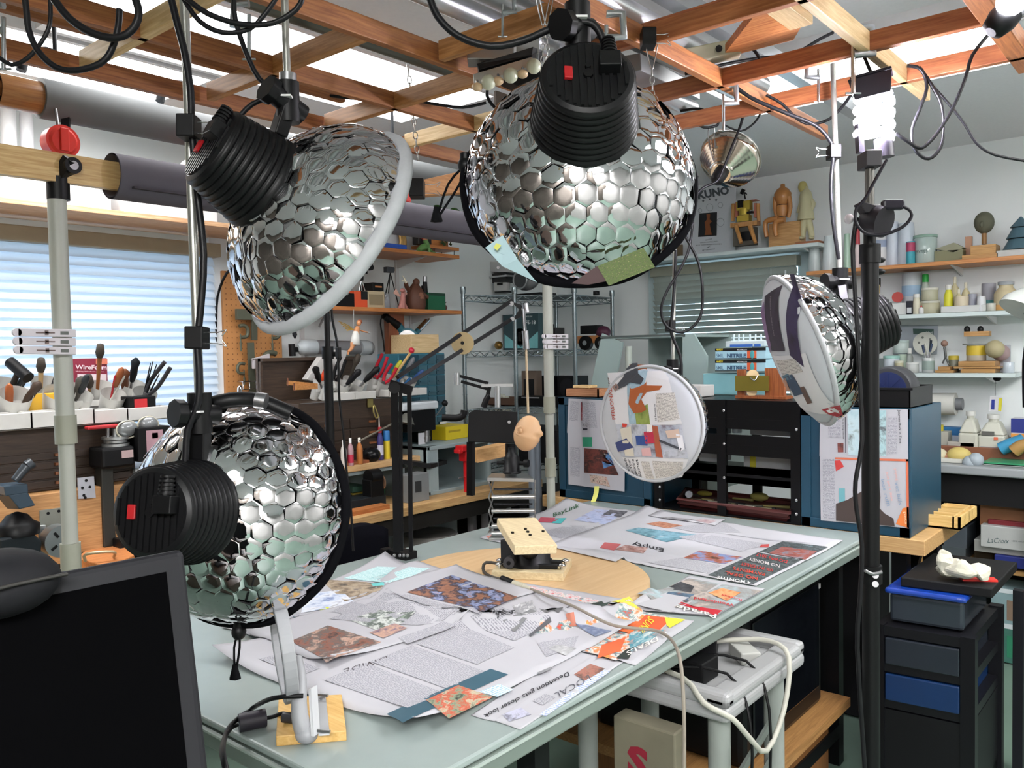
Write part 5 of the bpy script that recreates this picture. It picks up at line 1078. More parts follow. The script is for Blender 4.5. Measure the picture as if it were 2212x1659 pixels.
T=thing('green_ivy','dark green leafy sprig beside the orange block on the raised plank','plant',(SX+.04,uy(955),zq)); k=B(mat('#2c4420',.6))
for i in range(16):P=V((SX+.03+random.uniform(0,.03),uy(950)+random.uniform(-.03,.05),zq+random.uniform(.01,.06))); k.cbox(P,(.012,.016,.003),(random.random()*3,random.random()*3,0))
k.cyl((SX+.04,uy(955),zq),(SX+.04,uy(955),zq+.05),.003); k.put('leaves',T)
gbox('picture_box','wooden box with green toy frogs beneath the stained beam end, above the dark roll','toy box',(SX,uy(950,440),uz+.17),(.1,.2,.06),'#a0603c')
for i,u in enumerate((938,975)):gcyl('green_frog_toy',('left','right')[i]+' glossy green toy frog above the dark backdrop roll','toy',(SX+.02,uy(u,440),uz+.23),.035,.05,mat('#3c6c2c',.2),group='green toys above the roll',prof=[(.02,0),(.036,.015),(.034,.035),(.015,.05)])

# ---- bench top items between the black posts
rzz=rz
def ry(u,X=-3.03):return OX(u,950,X).y
def rbox(name,label,cat,u0,u1,vt,c,zb_=rzz,X=-3.03,d=.08,**k):return gbox(name,label,cat,(X,(ry(u0,X)+ry(u1,X))/2,zb_),(d,ry(u1,X)-ry(u0,X),OX((u0+u1)/2,vt,X).z-zb_),c,face='side',**k)
def rcyl(name,label,cat,u0,u1,vt,c,zb_=rzz,X=-3.03,**k):
 y=ry((u0+u1)/2,X); return gcyl(name,label,cat,(X,y,zb_),(u1-u0)/2*dep_of((X,y,1))/F,OX((u0+u1)/2,vt,X).z-zb_,c,**k)
rcyl('glue_bottle','small white capped bottle at the left of the bench shelf','bottle',735,748,950,'#c8c4c0',X=-2.99,cap='#e0e0e0',neck=.4)
rcyl('glue_bottle','small bottle with a pink label on the wooden bench shelf','bottle',750,763,946,'#b08a90',X=-2.99,cap='#e4e4e4',neck=.4,band=('#c0304c',.1,.4))
rcyl('amber_bottle','short amber bottle with a white cap on the bench shelf','bottle',769,783,945,'#b06c34',X=-2.99,cap='#e8e4dc',neck=.4)
one(B(mat('#141416',.2)).ball((-3.02,ry(798),rzz+.03),.045,(1,1,.8)),'black_dome','glossy black half dome on the wooden bench shelf','dome')
rcyl('oil_can','purple and red spray can with a long red nozzle on the bench shelf','spray can',814,828,922,'#3c3470',cap='#b0202c',neck=.5,band=('#c9c4d4',.15,.45)); 
one(B(mat('#c8b8b4',.5)).cyl((-3.03,ry(820),OX(820,922,-3.03).z),(-3.03,ry(820),OX(820,900,-3.03).z),.004,.002),'spray_nozzle','long pale nozzle with a red tip rising from the purple can','nozzle')
rcyl('yellow_bottle','yellow and blue lubricant bottle on the bench shelf','bottle',828,842,930,'#d9c02c',cap='#2a70b0',caph=.35)
rcyl('red_can','slim red can beside the black posts on the bench shelf','can',855,863,940,'#a02430',X=-3.05,zb_=rzz)
one(B(wood('#8a4a2a','#a4623c','Y')).box((-3.06,ry(730,-2.99),rzz),(-2.99,ry(797,-2.99),rzz+.014)),'red_wood_tray','reddish wood board under the small bottles','wood board',bevel=.002)
T=thing('desk_lamp_head','small steel lamp shade on a thin angled rod above the bench shelf','lamp',OX(885,900,-3.0)); k=B(mat('#8f8f88',.3,.7)); k.lathe([(.012,0),(.03,-.02),(.045,-.05)],OX(880,893,-3.0),(0,.3,1),n=20); k.put('shade',T); k=B(mat('#8a8378',.4,.5)); k.cyl(OX(880,898,-3.0),OX(778,952,-2.97),.005,n=8); k.put('arm',T)
# drill / mill head with white top
T=thing('drill_press','small black drill press with a rounded white top cover and lever, on the left bench','drill press',(-3.1,OX(905,950,-3.1).y,1.0)); X6=-3.05
k=B(mat('#c9cfd4',.4)); k.box((X6-.08,OX(862,880,X6).y,OX(900,886,X6).z),(X6+.03,OX(940,880,X6).y,OX(900,868,X6).z)); k.put('top_cover',T,bevel=.012,seg=3)
k=B(BLK); k.box((X6-.07,OX(874,900,X6).y,OX(900,932,X6).z),(X6+.02,OX(935,900,X6).y,OX(900,886,X6).z)); k.put('head',T,bevel=.004)
k=B(STL); k.cyl(OX(921,930,X6),OX(921,955,X6),.016,n=16); k.cyl(OX(921,943,X6),OX(921,948,X6),.02,n=16); k.put('chuck',T)
k=B(mat('#c8c8cc',.5)); k.box((X6+.0,OX(903,940,X6).y,OX(910,968,X6).z),(X6+.003,OX(918,940,X6).y,OX(910,935,X6).z)); k.put('label_plate',T)
k=B(BLK); k.box((X6-.12,OX(895,950,X6-.1).y,1.0),(X6-.07,OX(925,950,X6-.1).y,OX(900,900,X6).z)); k.put('column',T)
k=B(STL); k.cyl(OX(936,905,X6),OX(960,874,X6+.05),.003,n=8); k.put('lever',T); B(BLK).ball(OX(961,871,X6+.05),.016).put('lever_knob',T)
k=B(BLK); k.prism([OX(860,992,-2.98),OX(930,1003,-2.90),OX(965,994,-2.98),OX(885,985,-3.1)],(0,0,-.02)); k.put('base_table',T)
k=B(mat('#6f7274',.3,.8)); k.cyl(OX(927,989,-2.99),OX(927,978,-2.99),.036,n=28); k.cyl(OX(927,978,-2.99),OX(927,974,-2.99),.028,n=28); k.put('rotary_table',T)
gbox('yellow_book','thick yellow paperback lying on the grey cubby','book',(-3.15,OX(965,970,-3.15).y,1.0),(.16,.2,.07),'#d8c020',lab=[('#a89018',.1,.55,.6,.7)],face='side',rz=.1)
T=thing('red_clamp_vise','bright red small clamp vise fixed to the bench edge by the swivel chair','vise',OX(1003,1020,-2.9)); k=B(mat('#c81a20',.35)); X7=-2.86
k.cbox(OX(1000,968,X7),(.05,.06,.03)); k.cbox(OX(1004,985,X7),(.05,.035,.05)); k.cbox(OX(990,975,X7),(.04,.025,.02)); k.cbox(OX(1010,1008,X7),(.03,.014,.07)); P=OX(1006,990,X7); k.box((X7-.01,P.y-.01,BZ),(X7+.01,P.y+.01,P.z)); k.put('body',T,bevel=.004)
k=B(CHR); k.cyl(OX(1006,1020,X7),OX(1006,1036,X7),.004); k.cyl(OX(991,1033,X7),OX(1013,1028,X7),.0025); k.put('screw',T)
# small items below: motors and grey boxes in the unit
gbox('gearbox','dark grey cast metal block with a round opening, beside the grey cubby','metal block',(-2.9,OX(893,1050,-2.9).y,BZ),(.08,.13,.13),mat('#85888a',.5,.3),lab=[('#2c2e30',.3,.35,.6,.75)],face='side')
T=thing('bench_grinder','little black motor with a polished wheel in the shelf unit','motor',(-2.95,OX(808,1040,-2.95).y,BZ)); k=B(BLK); P=OX(806,1030,-2.95); k.cyl(P-V((0,.03,0)),P+V((0,.03,0)),.035,n=20); k.cbox(P-V((0,0,.05)),(.06,.08,.08)); k.put('motor',T,bevel=.003); B(mat('#8a6a54',.3,.5)).cyl(P+V((0,.035,-.03)),P+V((0,.042,-.03)),.04,n=28).put('wheel',T)
one(B(mat('#1c2024',.5)).box((-3.1,OX(748,1080,-2.95).y,BZ),(-2.92,OX(825,1080,-2.95).y,BZ+.05)),'drill_bit_case','dark flat case at the front of the shelf unit','case',bevel=.003)
one(B(wood('#9c5a2c','#c8824c','Y')).box((-2.9,OX(745,1095,-2.88).y,BZ),(-2.84,OX(842,1095,-2.84).y,BZ+.02)),'redwood_strip','long reddish wood strip lying along the bench front edge','wood strip')
for i,(u,c)in enumerate(((757,'#2a3a2c'),(764,'#8a7a30'),(771,'#3a5a4a'))):gbox('hobby_book',('left','middle','right')[i]+' small book stacked in the grey compartment of the shelf unit','book',(-3.1,OX(762,1010,-3.1).y,BZ+i*.03),(.14,.12,.028),c,group='books in the shelf unit')
gcyl('green_tape_roll','green spool inside the shelf unit beside the little motor','spool',(-3.1,OX(818,1030,-3.1).y,BZ),.03,.06,'#1f6a3c')
# under the bench: cleaning bottles and bags
for i,(u0,u1,vt,c,cp,lab)in enumerate(((960,990,1150,'#d8d8d8','#1f6a4a','white jug with a green label on the floor under the bench'),(1010,1030,1100,'#a8a0a4','#b02838','pink white spray can with red band under the bench'),(1040,1056,1098,'#c8c0c4','#b02838','white tin with a red band under the bench behind the post'))):
 P=OX((u0+u1)/2,1150,-3.1); gcyl('cleaner_bottle',lab,'bottle',(-3.1,P.y,0.3),(u1-u0)/2*dep_of((-3.1,P.y,.4))/F,OX((u0+u1)/2,vt,-3.1).z-.3,c,band=(cp,.1,.4))
one(B(mat('#4a4038',.7)).box((-3.5,2.4,.27),(-2.95,3.5,.3)),'low_shelf_board','low brown shelf board under the left bench','shelf')
gcyl('plastic_tub','large clear plastic tub under the left bench','tub',(-3.15,OX(925,1150,-3.15).y,.3),.13,.22,mat('#8a8680',.3),taper=1.15)
# ---------------------------------------------------------------- corner wire rack
RK=mat('#8f9a9e',.25,.9,var=.05)
RP=[V((-3.47,3.66,0)),OY(1111,632,3.87),OY(1240,632,4.12),OY(1322,640,4.60)]
RP[0]=OX(1000,641,-3.40)
RP=[V((p.x,p.y,0))for p in RP]; RC=V((-3.50,4.62,0))
rk=thing('wire_rack_unit','chrome five sided wire shelving unit standing in the far corner','shelf unit',(-3.25,4.2,0))
tops=[1.80,1.80,1.80,1.80,1.80]
for p in RP+[RC]:
 k=B(RK); k.cyl(p+V((0,0,.02)),p+V((0,0,1.83)),.0125,n=14)
 for i in range(34):k.cyl(p+V((0,0,.06+i*.052)),p+V((0,0,.064+i*.052)),.0138,n=10)
 k.lathe([(.016,0),(.018,.02),(.016,.04)],p+V((0,0,1.80)),n=14); k.put('post',rk)
poly=RP+[RC]
for zs,nm in((1.79,'top'),(1.46,'middle'),(1.115,'lower'),(.77,'bottom'),(.40,'base')):
 k=B(RK); n=len(poly)
 for i in range(n):
  a,c=poly[i],poly[(i+1)%n]; L=(c-a).length
  k.cyl(a+V((0,0,zs)),c+V((0,0,zs)),.0035,n=6); k.cyl(a+V((0,0,zs-.034)),c+V((0,0,zs-.034)),.0035,n=6)
  m_=max(2,int(L/.05)); pts=[a+(c-a)*(j/m_)+V((0,0,zs-(.002 if j%2 else .032)))for j in range(m_+1)]
  k.tube(pts,.0028,n=5,sm=0)
 for i in range(22):  # wires of the shelf, from wall to front
  y=3.68+i*.042
  xs=[]
  for j in range(n):
   a,c=poly[j],poly[(j+1)%n]
   if(a.y-y)*(c.y-y)<0:xs.append(a.x+(c.x-a.x)*(y-a.y)/(c.y-a.y))
  if len(xs)>=2:k.cyl((min(xs),y,zs),(max(xs),y,zs),.0024,n=5)
 k.put('shelf',rk)
def ritem(u,v,y):return OY(u,v,y)
# on top: projector like machine and speaker
T=thing('film_projector','white and black desktop machine with knobs standing on top of the wire rack','machine',OY(1075,640,4.0)*1); ym=4.0; zt6=1.795
def R_(u,v,dy=0):return OY(u,v,ym+dy)
k=B(mat('#c5c6c6',.4)); k.prism([R_(1057,565),R_(1087,565),R_(1100,578),R_(1098,588),R_(1057,587)],(0,.08,0)); k.prism([R_(1067,610),R_(1096,610),R_(1095,628),R_(1067,628)],(0,.03,0)); k.put('white_panels',T,bevel=.003)
k=B(mat('#2a2a2c',.4)); 
for q in((1030,583,1060,600),(1062,588,1092,612),(1068,628,1095,633),(1032,600,1060,632)):
 a,c=R_(q[0],q[3],.02),R_(q[2],q[1],.02); k.box((a.x,ym+.02,a.z),(c.x,ym+.12,c.z))
k.put('body',T,bevel=.003)
k=B(mat('#b5b6b8',.35,.5)); a,c=R_(1029,600,0),R_(1097,597,0); k.box((a.x,ym-.01,a.z),(c.x,ym+.1,c.z)); k.box((R_(1050,600).x,ym,R_(1050,630).z),(R_(1057,600).x,ym+.02,R_(1050,600).z)); k.put('metal_stage',T)
k=B(CHR)
for u in(1076,1093):k.cyl(R_(u,578),R_(u,578,-.01),.009,n=14)
k.put('knob',T)
k=B(BLK); k.cyl(R_(1046,622),R_(1046,622,.02),.035,n=20); k.box((R_(1074,612).x,ym-.002,R_(1080,616).z),(R_(1086,612).x,ym+.001,R_(1080,611).z)); k.put('wheel',T)
T=thing('speaker','round grey speaker lying on top of the wire rack beside the machine','speaker',OY(1125,630,4.05)); ys=4.02
P=OY(1126,605,ys); k=B(mat('#7d8082',.45)); k.ball(P+V((0,.05,0)),.085,(1.1,.7,.75)); k.put('cabinet',T)
k=B(mat('#3c3f42',.6)); k.lathe([(.05,0),(.03,.014),(.0,.012)],P-V((0,.012,0)),(0,1,0),n=28); k.put('cone',T); B(mat('#a0a3a5',.3,.5)).tube([P+V((.053*math.cos(a),-.012,.053*math.sin(a)))for a in[math.pi*2*i/24 for i in range(24)]],.006,n=8,closed=True).put('ring',T)
one(B(BLK).box((OY(1100,630,4.05).x,3.99,1.796),(OY(1180,630,4.05).x,4.15,1.81)),'black_base_plate','thin black plate under the grey speaker on the rack','plate')
gcyl('black_lens','small black round object at the right end of the rack top','object',(OY(1288,630,4.35).x,4.35,1.796),.02,.025,BLK)
# middle shelf (1.46)
zm=1.466
T=thing('light_box_carton','dark teal product carton with a white ring picture on the middle shelf of the rack','carton',(OY(1125,740,4.1).x,4.12,zm)); yb=4.1
a,c=OY(1088,754,yb),OY(1163,676,yb); B(mat('#2f4a50',.5)).box((a.x,yb,zm),(c.x,yb+.1,c.z)).put('body',T,bevel=.002)
f=lambda u,v,off=0:OY(u,v,yb-.0012)-V((0,off*.3,0))
b=B(mat('#7fc4c8',.4)); b.prism([f(1090,722),f(1125,750),f(1162,716),f(1162,752),f(1090,752)],(0,-.0003,0)); 
ct=f(1123,727); b2_=B(mat('#b8dcdc',.4)); b2_.lathe([(.036,0),(.052,.0)],ct-V((0,.001,0)),(0,-1,0),n=32); b2_.put('ring_picture',T); b.put('teal_panel',T)
k=B(BLK); k.box((ct.x-.012,yb-.004,ct.z-.03),(ct.x+.012,yb-.002,ct.z+.03)); k.put('device_picture',T)
b=B(); ptext(b,'FS-18',f,(1135,700),(1157,700),8,mat('#dfe8e8',.5,var=0),bold=.02); ptext(b,'MACRO LIGHT',f,(1136,685),(1150,685),3,mat('#dfe8e8',.5,var=0)); b.put('lettering',T)
one(B(mat('#8a6a34',.25,.7)).ball(OY(1077,746,4.0),.027,n=20),'brass_ball','small brass ball on the middle shelf of the rack','ball')
T=thing('toy_tractor','little wooden truck with big black wheels on the middle shelf of the rack','toy truck',(OY(1270,745,4.3).x,4.3,zm)); yt=4.25
k=B(wood('#9c6234','#c08450','X')); a,c=OY(1247,742,yt),OY(1301,724,yt); k.box((a.x,yt,a.z),(c.x,yt+.08,c.z)); k.put('body',T,bevel=.002)
for u,r in((1263,.045),(1296,.04)):k=B(BLK); P=OY(u,741,yt-.02); k.cyl(P,P+V((0,.03,0)),r,n=24,m=BLK); k.cyl(P-V((0,.002,0)),P,r*.35,n=14,m=CHR); k.put('wheel',T)
k=B(BLK); a,c=OY(1253,722,yt),OY(1290,702,yt); k.box((a.x,yt,a.z),(c.x,yt+.07,c.z)); k.put('engine',T,bevel=.004); B(mat('#4a1c34',.5)).ball(OY(1303,718,yt+.03),.05,(1,.8,.8)).put('purple_bundle',T)
for u0,u1,v,c,lab in((1168,1178,700,BLK,'dark upright box behind the grey pipe on the middle shelf'),(1186,1200,708,'#2a2624','dark brown box right of the grey pipe on the middle shelf')):
 a=OY(u0,750,4.25); gbox('dark_box',lab,'box',((OY(u0,750,4.25).x+OY(u1,750,4.25).x)/2,4.3,zm),(OY(u1,750,4.25).x-OY(u0,750,4.25).x,.1,OY(u0,v,4.25).z-zm),c)
# lower shelf (1.115): eggs carton, boxes, speakers
zl=1.12
T=thing('foam_ball_carton','open brown carton filled with white balls on the lower shelf of the rack','carton',(OY(1065,870,3.95).x,3.98,zl)); a,c=OY(1020,880,3.95),OY(1112,860,3.95)
k=B(mat('#5e4434',.7)); k.box((a.x,3.95,zl),(c.x,3.955,c.z)).box((a.x,3.95,zl),(a.x+.005,4.1,c.z)).box((c.x-.005,3.95,zl),(c.x,4.1,c.z)).box((a.x,4.095,zl),(c.x,4.1,c.z)).box((a.x,3.95,zl),(c.x,4.1,zl+.004)); k.put('box_walls',T)
for i,(u,v,r)in enumerate(((1035,858,.035),(1052,850,.04),(1080,856,.018),(1088,857,.015),(1095,860,.016),(1070,884,.03),(1095,884,.03))):gcyl('white_ball',('leftmost big','biggest','small middle','tiny middle','small rightmost','low front left','low front right')[i]+' white ball in the brown carton on the rack','ball',OY(u,v,4.0)-V((0,0,r)),r,r*2,'#cfcfc0',group='white balls in the carton',prof=[(r*math.sin(t),r-r*math.cos(t))for t in[math.pi*j/8 for j in range(9)]])
gbox('alien_box','dark framed box with brown edge on the lower shelf of the rack','box',(OY(1145,850,4.15).x,4.17,zl),(.12,.06,.21),'#6c5c50',lab=[(BLK,.15,.1,.85,.75)])
for u,v,lab in((1178,860,'black round speaker behind the grey pipe on the rack'),(1228,858,'black round speaker behind the wooden drawer on the rack')):
 P=OY(u,v,4.25); T=thing('black_speaker',lab,'speaker',(P.x,4.25,zl),'black speakers on the rack'); B(BLK).cbox((P.x,4.3,zl+.09),(.16,.12,.17)).put('cabinet',T,bevel=.004); B(mat('#1c1c20',.3)).lathe([(.06,0),(.03,.02),(0,.015)],(P.x,4.238,zl+.1),(0,1,0),n=28).put('cone',T)
gbox('black_amplifier','long black electronic box with a silver strip on the lower shelf of the rack','amplifier',(OY(1170,890,4.0).x,4.03,zl),(.35,.1,.06),BLK,lab=[('#8a8a8c',.1,.8,.5,.92)])
for x,z,lab in((-3.2,.78,'black case on the bottom wire shelf of the rack'),(-3.1,.41,'dark grey crate on the base shelf of the rack')):gbox('black_case',lab,'case',(x,4.1,z),(.4,.3,.2),'#151519',lab=[('#3a3c40',.3,.4,.5,.6)])
one(B(mat('#26231f',.7)).box((-3.45,3.55,.0),(-2.6,3.64,.55)),'dark_cabinet','dark cabinet low beneath the corner rack','cabinet')

one(B(mat('#17171a',.7)).box((-2.2,3.3,.01),(-1.0,3.48,.7)),'shade_filler_box','long dark box added as shade on the floor beneath the plank bench','shade filler')  # dark box added to stand in for the shade beneath the bench
# back cabinets
bx=thing('back_bench','thick wooden plank bench directly behind the work table carrying the teal cabinets','bench',(-1.5,3.25,0))
B(wood('#ad8452','#c9a674','X',.5)).box((-2.36,2.987,.745),(-.745,3.5,.798)).put('plank',bx,bevel=.003)
for x,y in((-2.3,3.0),(-2.3,3.4),(-.86,3.02),(-.86,3.42),(-1.5,3.4)):B(BLKM).box((x,y,0),(x+.05,y+.05,.745)).put('leg',bx)
k=B(BLKM); k.box((-2.3,3.42,.2),(-.8,3.45,.25)); k.bar((-.84,3.04,.5),(-.84,3.3,.72),.03,.03); k.put('brace',bx)
def tealcab(label,x0,x1,y0,y1,z1,inner):
 T=thing('teal_cabinet',label,'cabinet',((x0+x1)/2,(y0+y1)/2,.8),None); z0=.8
 B(TEALM).box((x0,y0+.02,z0),(x1,y1,z1)).put('body',T,bevel=.003)
 k=B(TEALM); k.box((x0,y0+.006,z0),(x1,y0+.018,z1)); 
 for q in(((x0,z0),(x1,z0+.035)),((x0,z1-.035),(x1,z1)),((x0,z0),(x0+.035,z1)),((x1-.035,z0),(x1,z1))):k.box((q[0][0],y0,q[0][1]),(q[1][0],y0+.007,q[1][1]))
 k.put('door',T,bevel=.002); return T
YC=2.99
xa0,xa1=OY(1207,960,YC).x,OY(1405,1000,YC).x; zc1=OY(1210,858,YC).z
LC=tealcab('teal cabinet behind the newspaper-faced disc, a green pot page taped on its door',xa0,xa1,YC,3.35,zc1,0)
xb0,xb1=OY(1730,1000,YC).x,OY(1966,1000,YC).x; zc2=OY(1965,884,YC).z
RCb=tealcab('teal cabinet behind the tall black stand, vet bills advert on its door',xb0,xb1,YC,3.40,zc2,0)
fY=lambda u,v,off=0:OY(u,v,YC-.003-off*1.)
pg=thing('taped_newspaper','newspaper pages with a green pot picture taped to the left teal cabinet','newspaper',fY(1300,960)); 
k=B(PAPER); quadprint(k,fY,[(1228,861),(1300,864),(1350,935),(1225,935)],PAPER,4,.002); quadprint(k,fY,[(1226,935),(1350,935),(1349,1062),(1228,1046)],PAPER,4,.002); k.put('pages',pg)
k=B(); 
for q,m_ in(([(1232,866),(1250,868),(1248,910),(1230,908)],TXN),([(1256,868),(1285,869),(1290,925),(1256,925)],TXN),([(1259,915),(1269,915),(1269,929),(1259,929)],mat('#2a2c38',.6)),([(1258,944),(1279,944),(1279,965),(1259,965)],mat('#2a8a68',.6)),([(1232,965),(1252,966),(1252,1030),(1232,1028)],TXN),([(1262,968),(1310,972),(1337,1027),(1262,1021)],photo_mat(('#4a2420','#6c342c','#2c1c1a','#8a4c40'),8)),([(1297,982),(1316,978),(1326,1004),(1304,1012)],mat('#5a86b8',.6)),([(1304,980),(1312,978),(1312,984),(1300,984)],mat('#dcdcdc',.6)),([(1273,1025),(1310,1030),(1318,1052),(1276,1042)],photo_mat(('#3a2c2c','#c8b4a4','#8a3c44'),30)),([(1255,868),(1258,868),(1258,908),(1255,908)],mat('#8a4048',.6))):
 quadprint(k,fY,q,m_,3,.0035)
k.put('print',pg); B(mat('#e6e67c',.6)).grid(lambda s,t:OY(1284-8*t*t+10*s,1050+34*t,YC-.005-.03*t*t),2,6).put('sticky_note',pg)
pg=thing('taped_newspaper','newspaper pages reading Journey Back in Time and vet bills on the right teal cabinet','newspaper',fY(1860,1000))
k=B(PAPER); quadprint(k,fY,[(1772,884),(1961,884),(1962,989),(1770,985)],PAPER,4,.002); quadprint(k,fY,[(1771,985),(1962,989),(1964,1141),(1773,1124)],PAPER,4,.002); k.put('pages',pg)
k=B(); OR2=mat('#cf6c4c',.6)
for q,m_ in(([(1830,886),(1855,884),(1856,984),(1832,983)],photo_mat(('#9fbcc4','#b8cdd2','#5c5a54'),6)),([(1886,886),(1914,886),(1914,985),(1886,985)],photo_mat(('#8fb4ba','#a8c4c8','#4c5054','#c0d0d2'),7)),([(1788,900),(1816,900),(1816,945),(1790,945)],TXN),([(1918,900),(1938,900),(1938,980),(1918,980)],TXN),([(1807,885),(1822,885),(1822,899),(1808,899)],mat('#7c96c4',.6)),([(1809,957),(1822,957),(1822,977),(1810,977)],photo_mat(('#3c2c2c','#b05c54'),8)),([(1825,900),(1827,900),(1828,978),(1826,978)],mat('#505058',.6)),
  ([(1777,992),(1802,992),(1804,1122),(1778,1120)],TXN),([(1804,988),(1962,992),(1962,997),(1804,992)],OR2),([(1957,992),(1962,992),(1964,1141),(1959,1141)],OR2),([(1935,1132),(1950,1098),(1963,1095),(1964,1141)],mat('#dc7a3c',.6)),([(1803,995),(1815,994),(1823,1008),(1806,1018)],mat('#c23c3a',.6)),([(1812,1055),(1825,1055),(1826,1126),(1813,1126)],mat('#6aa4ac',.6))):
 quadprint(k,fY,q,m_,3,.0035)
k.add([fY(u,v,.0045)for u,v in[(1806,1088),(1830,1080),(1850,1068),(1868,1058),(1880,1040),(1890,1040),(1900,1055),(1902,1075),(1900,1098),(1912,1110),(1930,1120),(1933,1137),(1806,1125)]],[tuple(range(13))[::-1]],m=photo_mat(('#1c1818','#4a3c38','#241e1e','#8a7a74'),6))
k.put('print',pg)
k=B(); ptext(k,'Journey Back in Time',fY,(1940,886),(1943,958),5,INK,bold=.01,off=.006); ptext(k,'The Six Strings Attached',fY,(1820,903),(1821,948),2.6,INK,off=.006)
ptext(k,'vet bills',fY,(1933,1042),(1942,1092),8,mat('#8a9cb4',.6,var=0),off=.006); ptext(k,'less ruff!',fY,(1903,1035),(1916,1094),7,mat('#8a9cb4',.6,var=0),off=.006); ptext(k,'just get a little',fY,(1914,1020),(1925,1082),5,mat('#d8a49c',.6,var=0),off=.006); ptext(k,'paying',fY,(1932,1012),(1936,1038),5,mat('#d8a49c',.6,var=0),off=.006); ptext(k,'pets',fY,(1952,1105),(1955,1132),6,mat('#e8c49c',.6,var=0),off=.006); k.put('headline',pg)
# black shelving between
xs0,xs1=xa1+.01,xb0-.005
sh_=thing('black_shelving','black metal shelving between the two teal cabinets behind the table','shelf unit',((xs0+xs1)/2,3.2,.8)); BS=mat('#0d0d0f',.35,.2)
zt8=OY(1600,865,YC).z
for u in(1404,1421+0,1558,1718):
 x=OY(u,1000,YC).x
 if u==1404:continue
 [B(BS).box((x-.018,YC+q,.8),(x+.018,YC+q+.02,zt8)).put('upright',sh_)for q in(0,.32)]
for v in(880,940,975,1020):
 pass
for z,h in((zt8-.03,.03),(OY(1600,905,YC).z-.04,.04),(OY(1640,960,YC).z-.02,.055),(OY(1640,1035,YC).z,.05)):
 B(BS).box((xs0,YC+.005,z),(xs1,YC+.33,z+(h if h<.05 else .012))).put('shelf',sh_)
k=B(BS)
for v0,v1 in((882,905),(940,985),(1008,1046),(1008,1046)):
 z0,z1=OY(1600,v1,YC).z,OY(1600,v0,YC).z; k.box((xs0,YC+.006,z0),(xs1,YC+.012,z1))
k.box((xs0,YC+.002,.8),(xs1,YC+.33,.806)); k.put('front_panels',sh_); k=B(CHR)
for u,v in((1563,887),(1564,959),(1564,1032),(1720,928),(1425,1052),(1425,1080),(1720,1081),(1720,1111)):q=OY(u,v,YC-.002); k.ball(q,.006,(1,.5,1),n=10)
k.put('bolt',sh_)
def mid(name,label,cat,u0,u1,v0,v1,c,y=YC+.1,d=.1,**k):a,e=OY(u0,v1,y),OY(u1,v0,y); return gbox(name,label,cat,((a.x+e.x)/2,y+d/2,a.z),(e.x-a.x,d,e.z-a.z),c,**k)
mid('white_tray','white cardboard tray with handwriting seen through the black shelving','tray',1620,1712,917,939,'#c4c4c6',lab=[('#2c4a8a',.45,.75,.72,.9),('#7c7434',.5,.9,.65,1.0)])
mid('white_strip_box','long white box in the lower gap of the black shelving, left part','box',1510,1556,978,996,'#b9bbbe'); mid('white_strip_box','long white box with yellow tape in the lower gap of the black shelving','box',1606,1712,985,1008,'#c6c8ca',lab=[('#d8d040',.14,.0,.26,1.)])
mid('dark_book','dark teal book lying in the upper left gap of the black shelving','book',1510,1556,918,938,'#1f3d4a')
a=OY(1592,935,YC+.06); gcyl('clear_bottle','small clear squeeze bottle with white cap in the black shelving','bottle',(a.x,YC+.06,a.z),.018,.06,'#a8b4bc',cap='#dcdcdc',neck=.4)
# brown tool trays on the table
def traybox(label,q,z0,h,c,grp):
 T=thing('tool_tray',label,'tray',OZ(q[0][0],q[0][1],z0),grp); P=[OZ(u,v,z0+h)for u,v in q]; cen=sum(P,V())/4
 k=B(_c(c)); k.prism([p+(cen-p)*.06-V((0,0,h))for p in P],(0,0,.004))
 for i in range(4):a,e=P[i],P[(i+1)%4]; a2,e2=a+(cen-a)*.06,e+(cen-e)*.06; k.prism([a,e,e2-V((0,0,h)),a2-V((0,0,h))],(cen-a).normalized()*.004)
 k.put('tray',T); k=B(_c(c))
 k.tube([p for p in P],.006,n=8,closed=True,sm=0); k.put('rim',T); return T,P
_,PT=traybox('lower of the two stacked maroon trays of tools at the back of the table',[(1465,1086),(1480,1063),(1712,1090),(1705,1118)],TZ+.001,.022,'#3c1414','maroon tool trays')
T,PT=traybox('upper of the two stacked maroon trays, filled with small tools and rags',[(1463,1078),(1480,1055),(1718,1082),(1708,1108)],TZ+.024,.02,'#4a1a18','maroon tool trays')
for i in range(14):
 s_,t_=.08+i*.06,random.uniform(.2,.8); p=(PT[0]*(1-s_)+PT[3]*s_)*(1-t_)+(PT[1]*(1-s_)+PT[2]*s_)*t_; p.z=TZ+.036; a_=random.uniform(-.5,.5); cn,c_=(('grey','#3a3a30'),('tan','#6a6248'),('black','#1c1c1e'),('brass','#7a7040'),('steel','#8a8478'))[i%5]; d_=V((math.cos(a_),math.sin(a_)*.5,0))*random.uniform(.03,.06)
 one(B(_c(c_)).cyl(p-d_,p+d_,.004,.006,n=8),'modelling_tool',ORD[i]+' small tool from the left in the upper maroon tray, '+cn,'modelling tool',group='modelling tools in the maroon trays')
one(B(mat('#8a8244',.8,bump=.8)).ball(OZ(1640,1073,TZ+.05),.03,(1.3,.8,.6)),'yellow_rag','crumpled yellowish rag on the maroon trays','rag'); one(B(mat('#8c8030',.7)).ball(OZ(1522,1066,TZ+.045),.022,(1.6,1,.5)),'ochre_lump','ochre lump at the left of the maroon trays','clay'); one(B(mat('#70747a',.4)).cyl(OZ(1488,1068,TZ+.03),OZ(1488,1068,TZ+.06),.018,.014,n=14),'grey_cup','small grey cup at the back left of the maroon trays','cup')
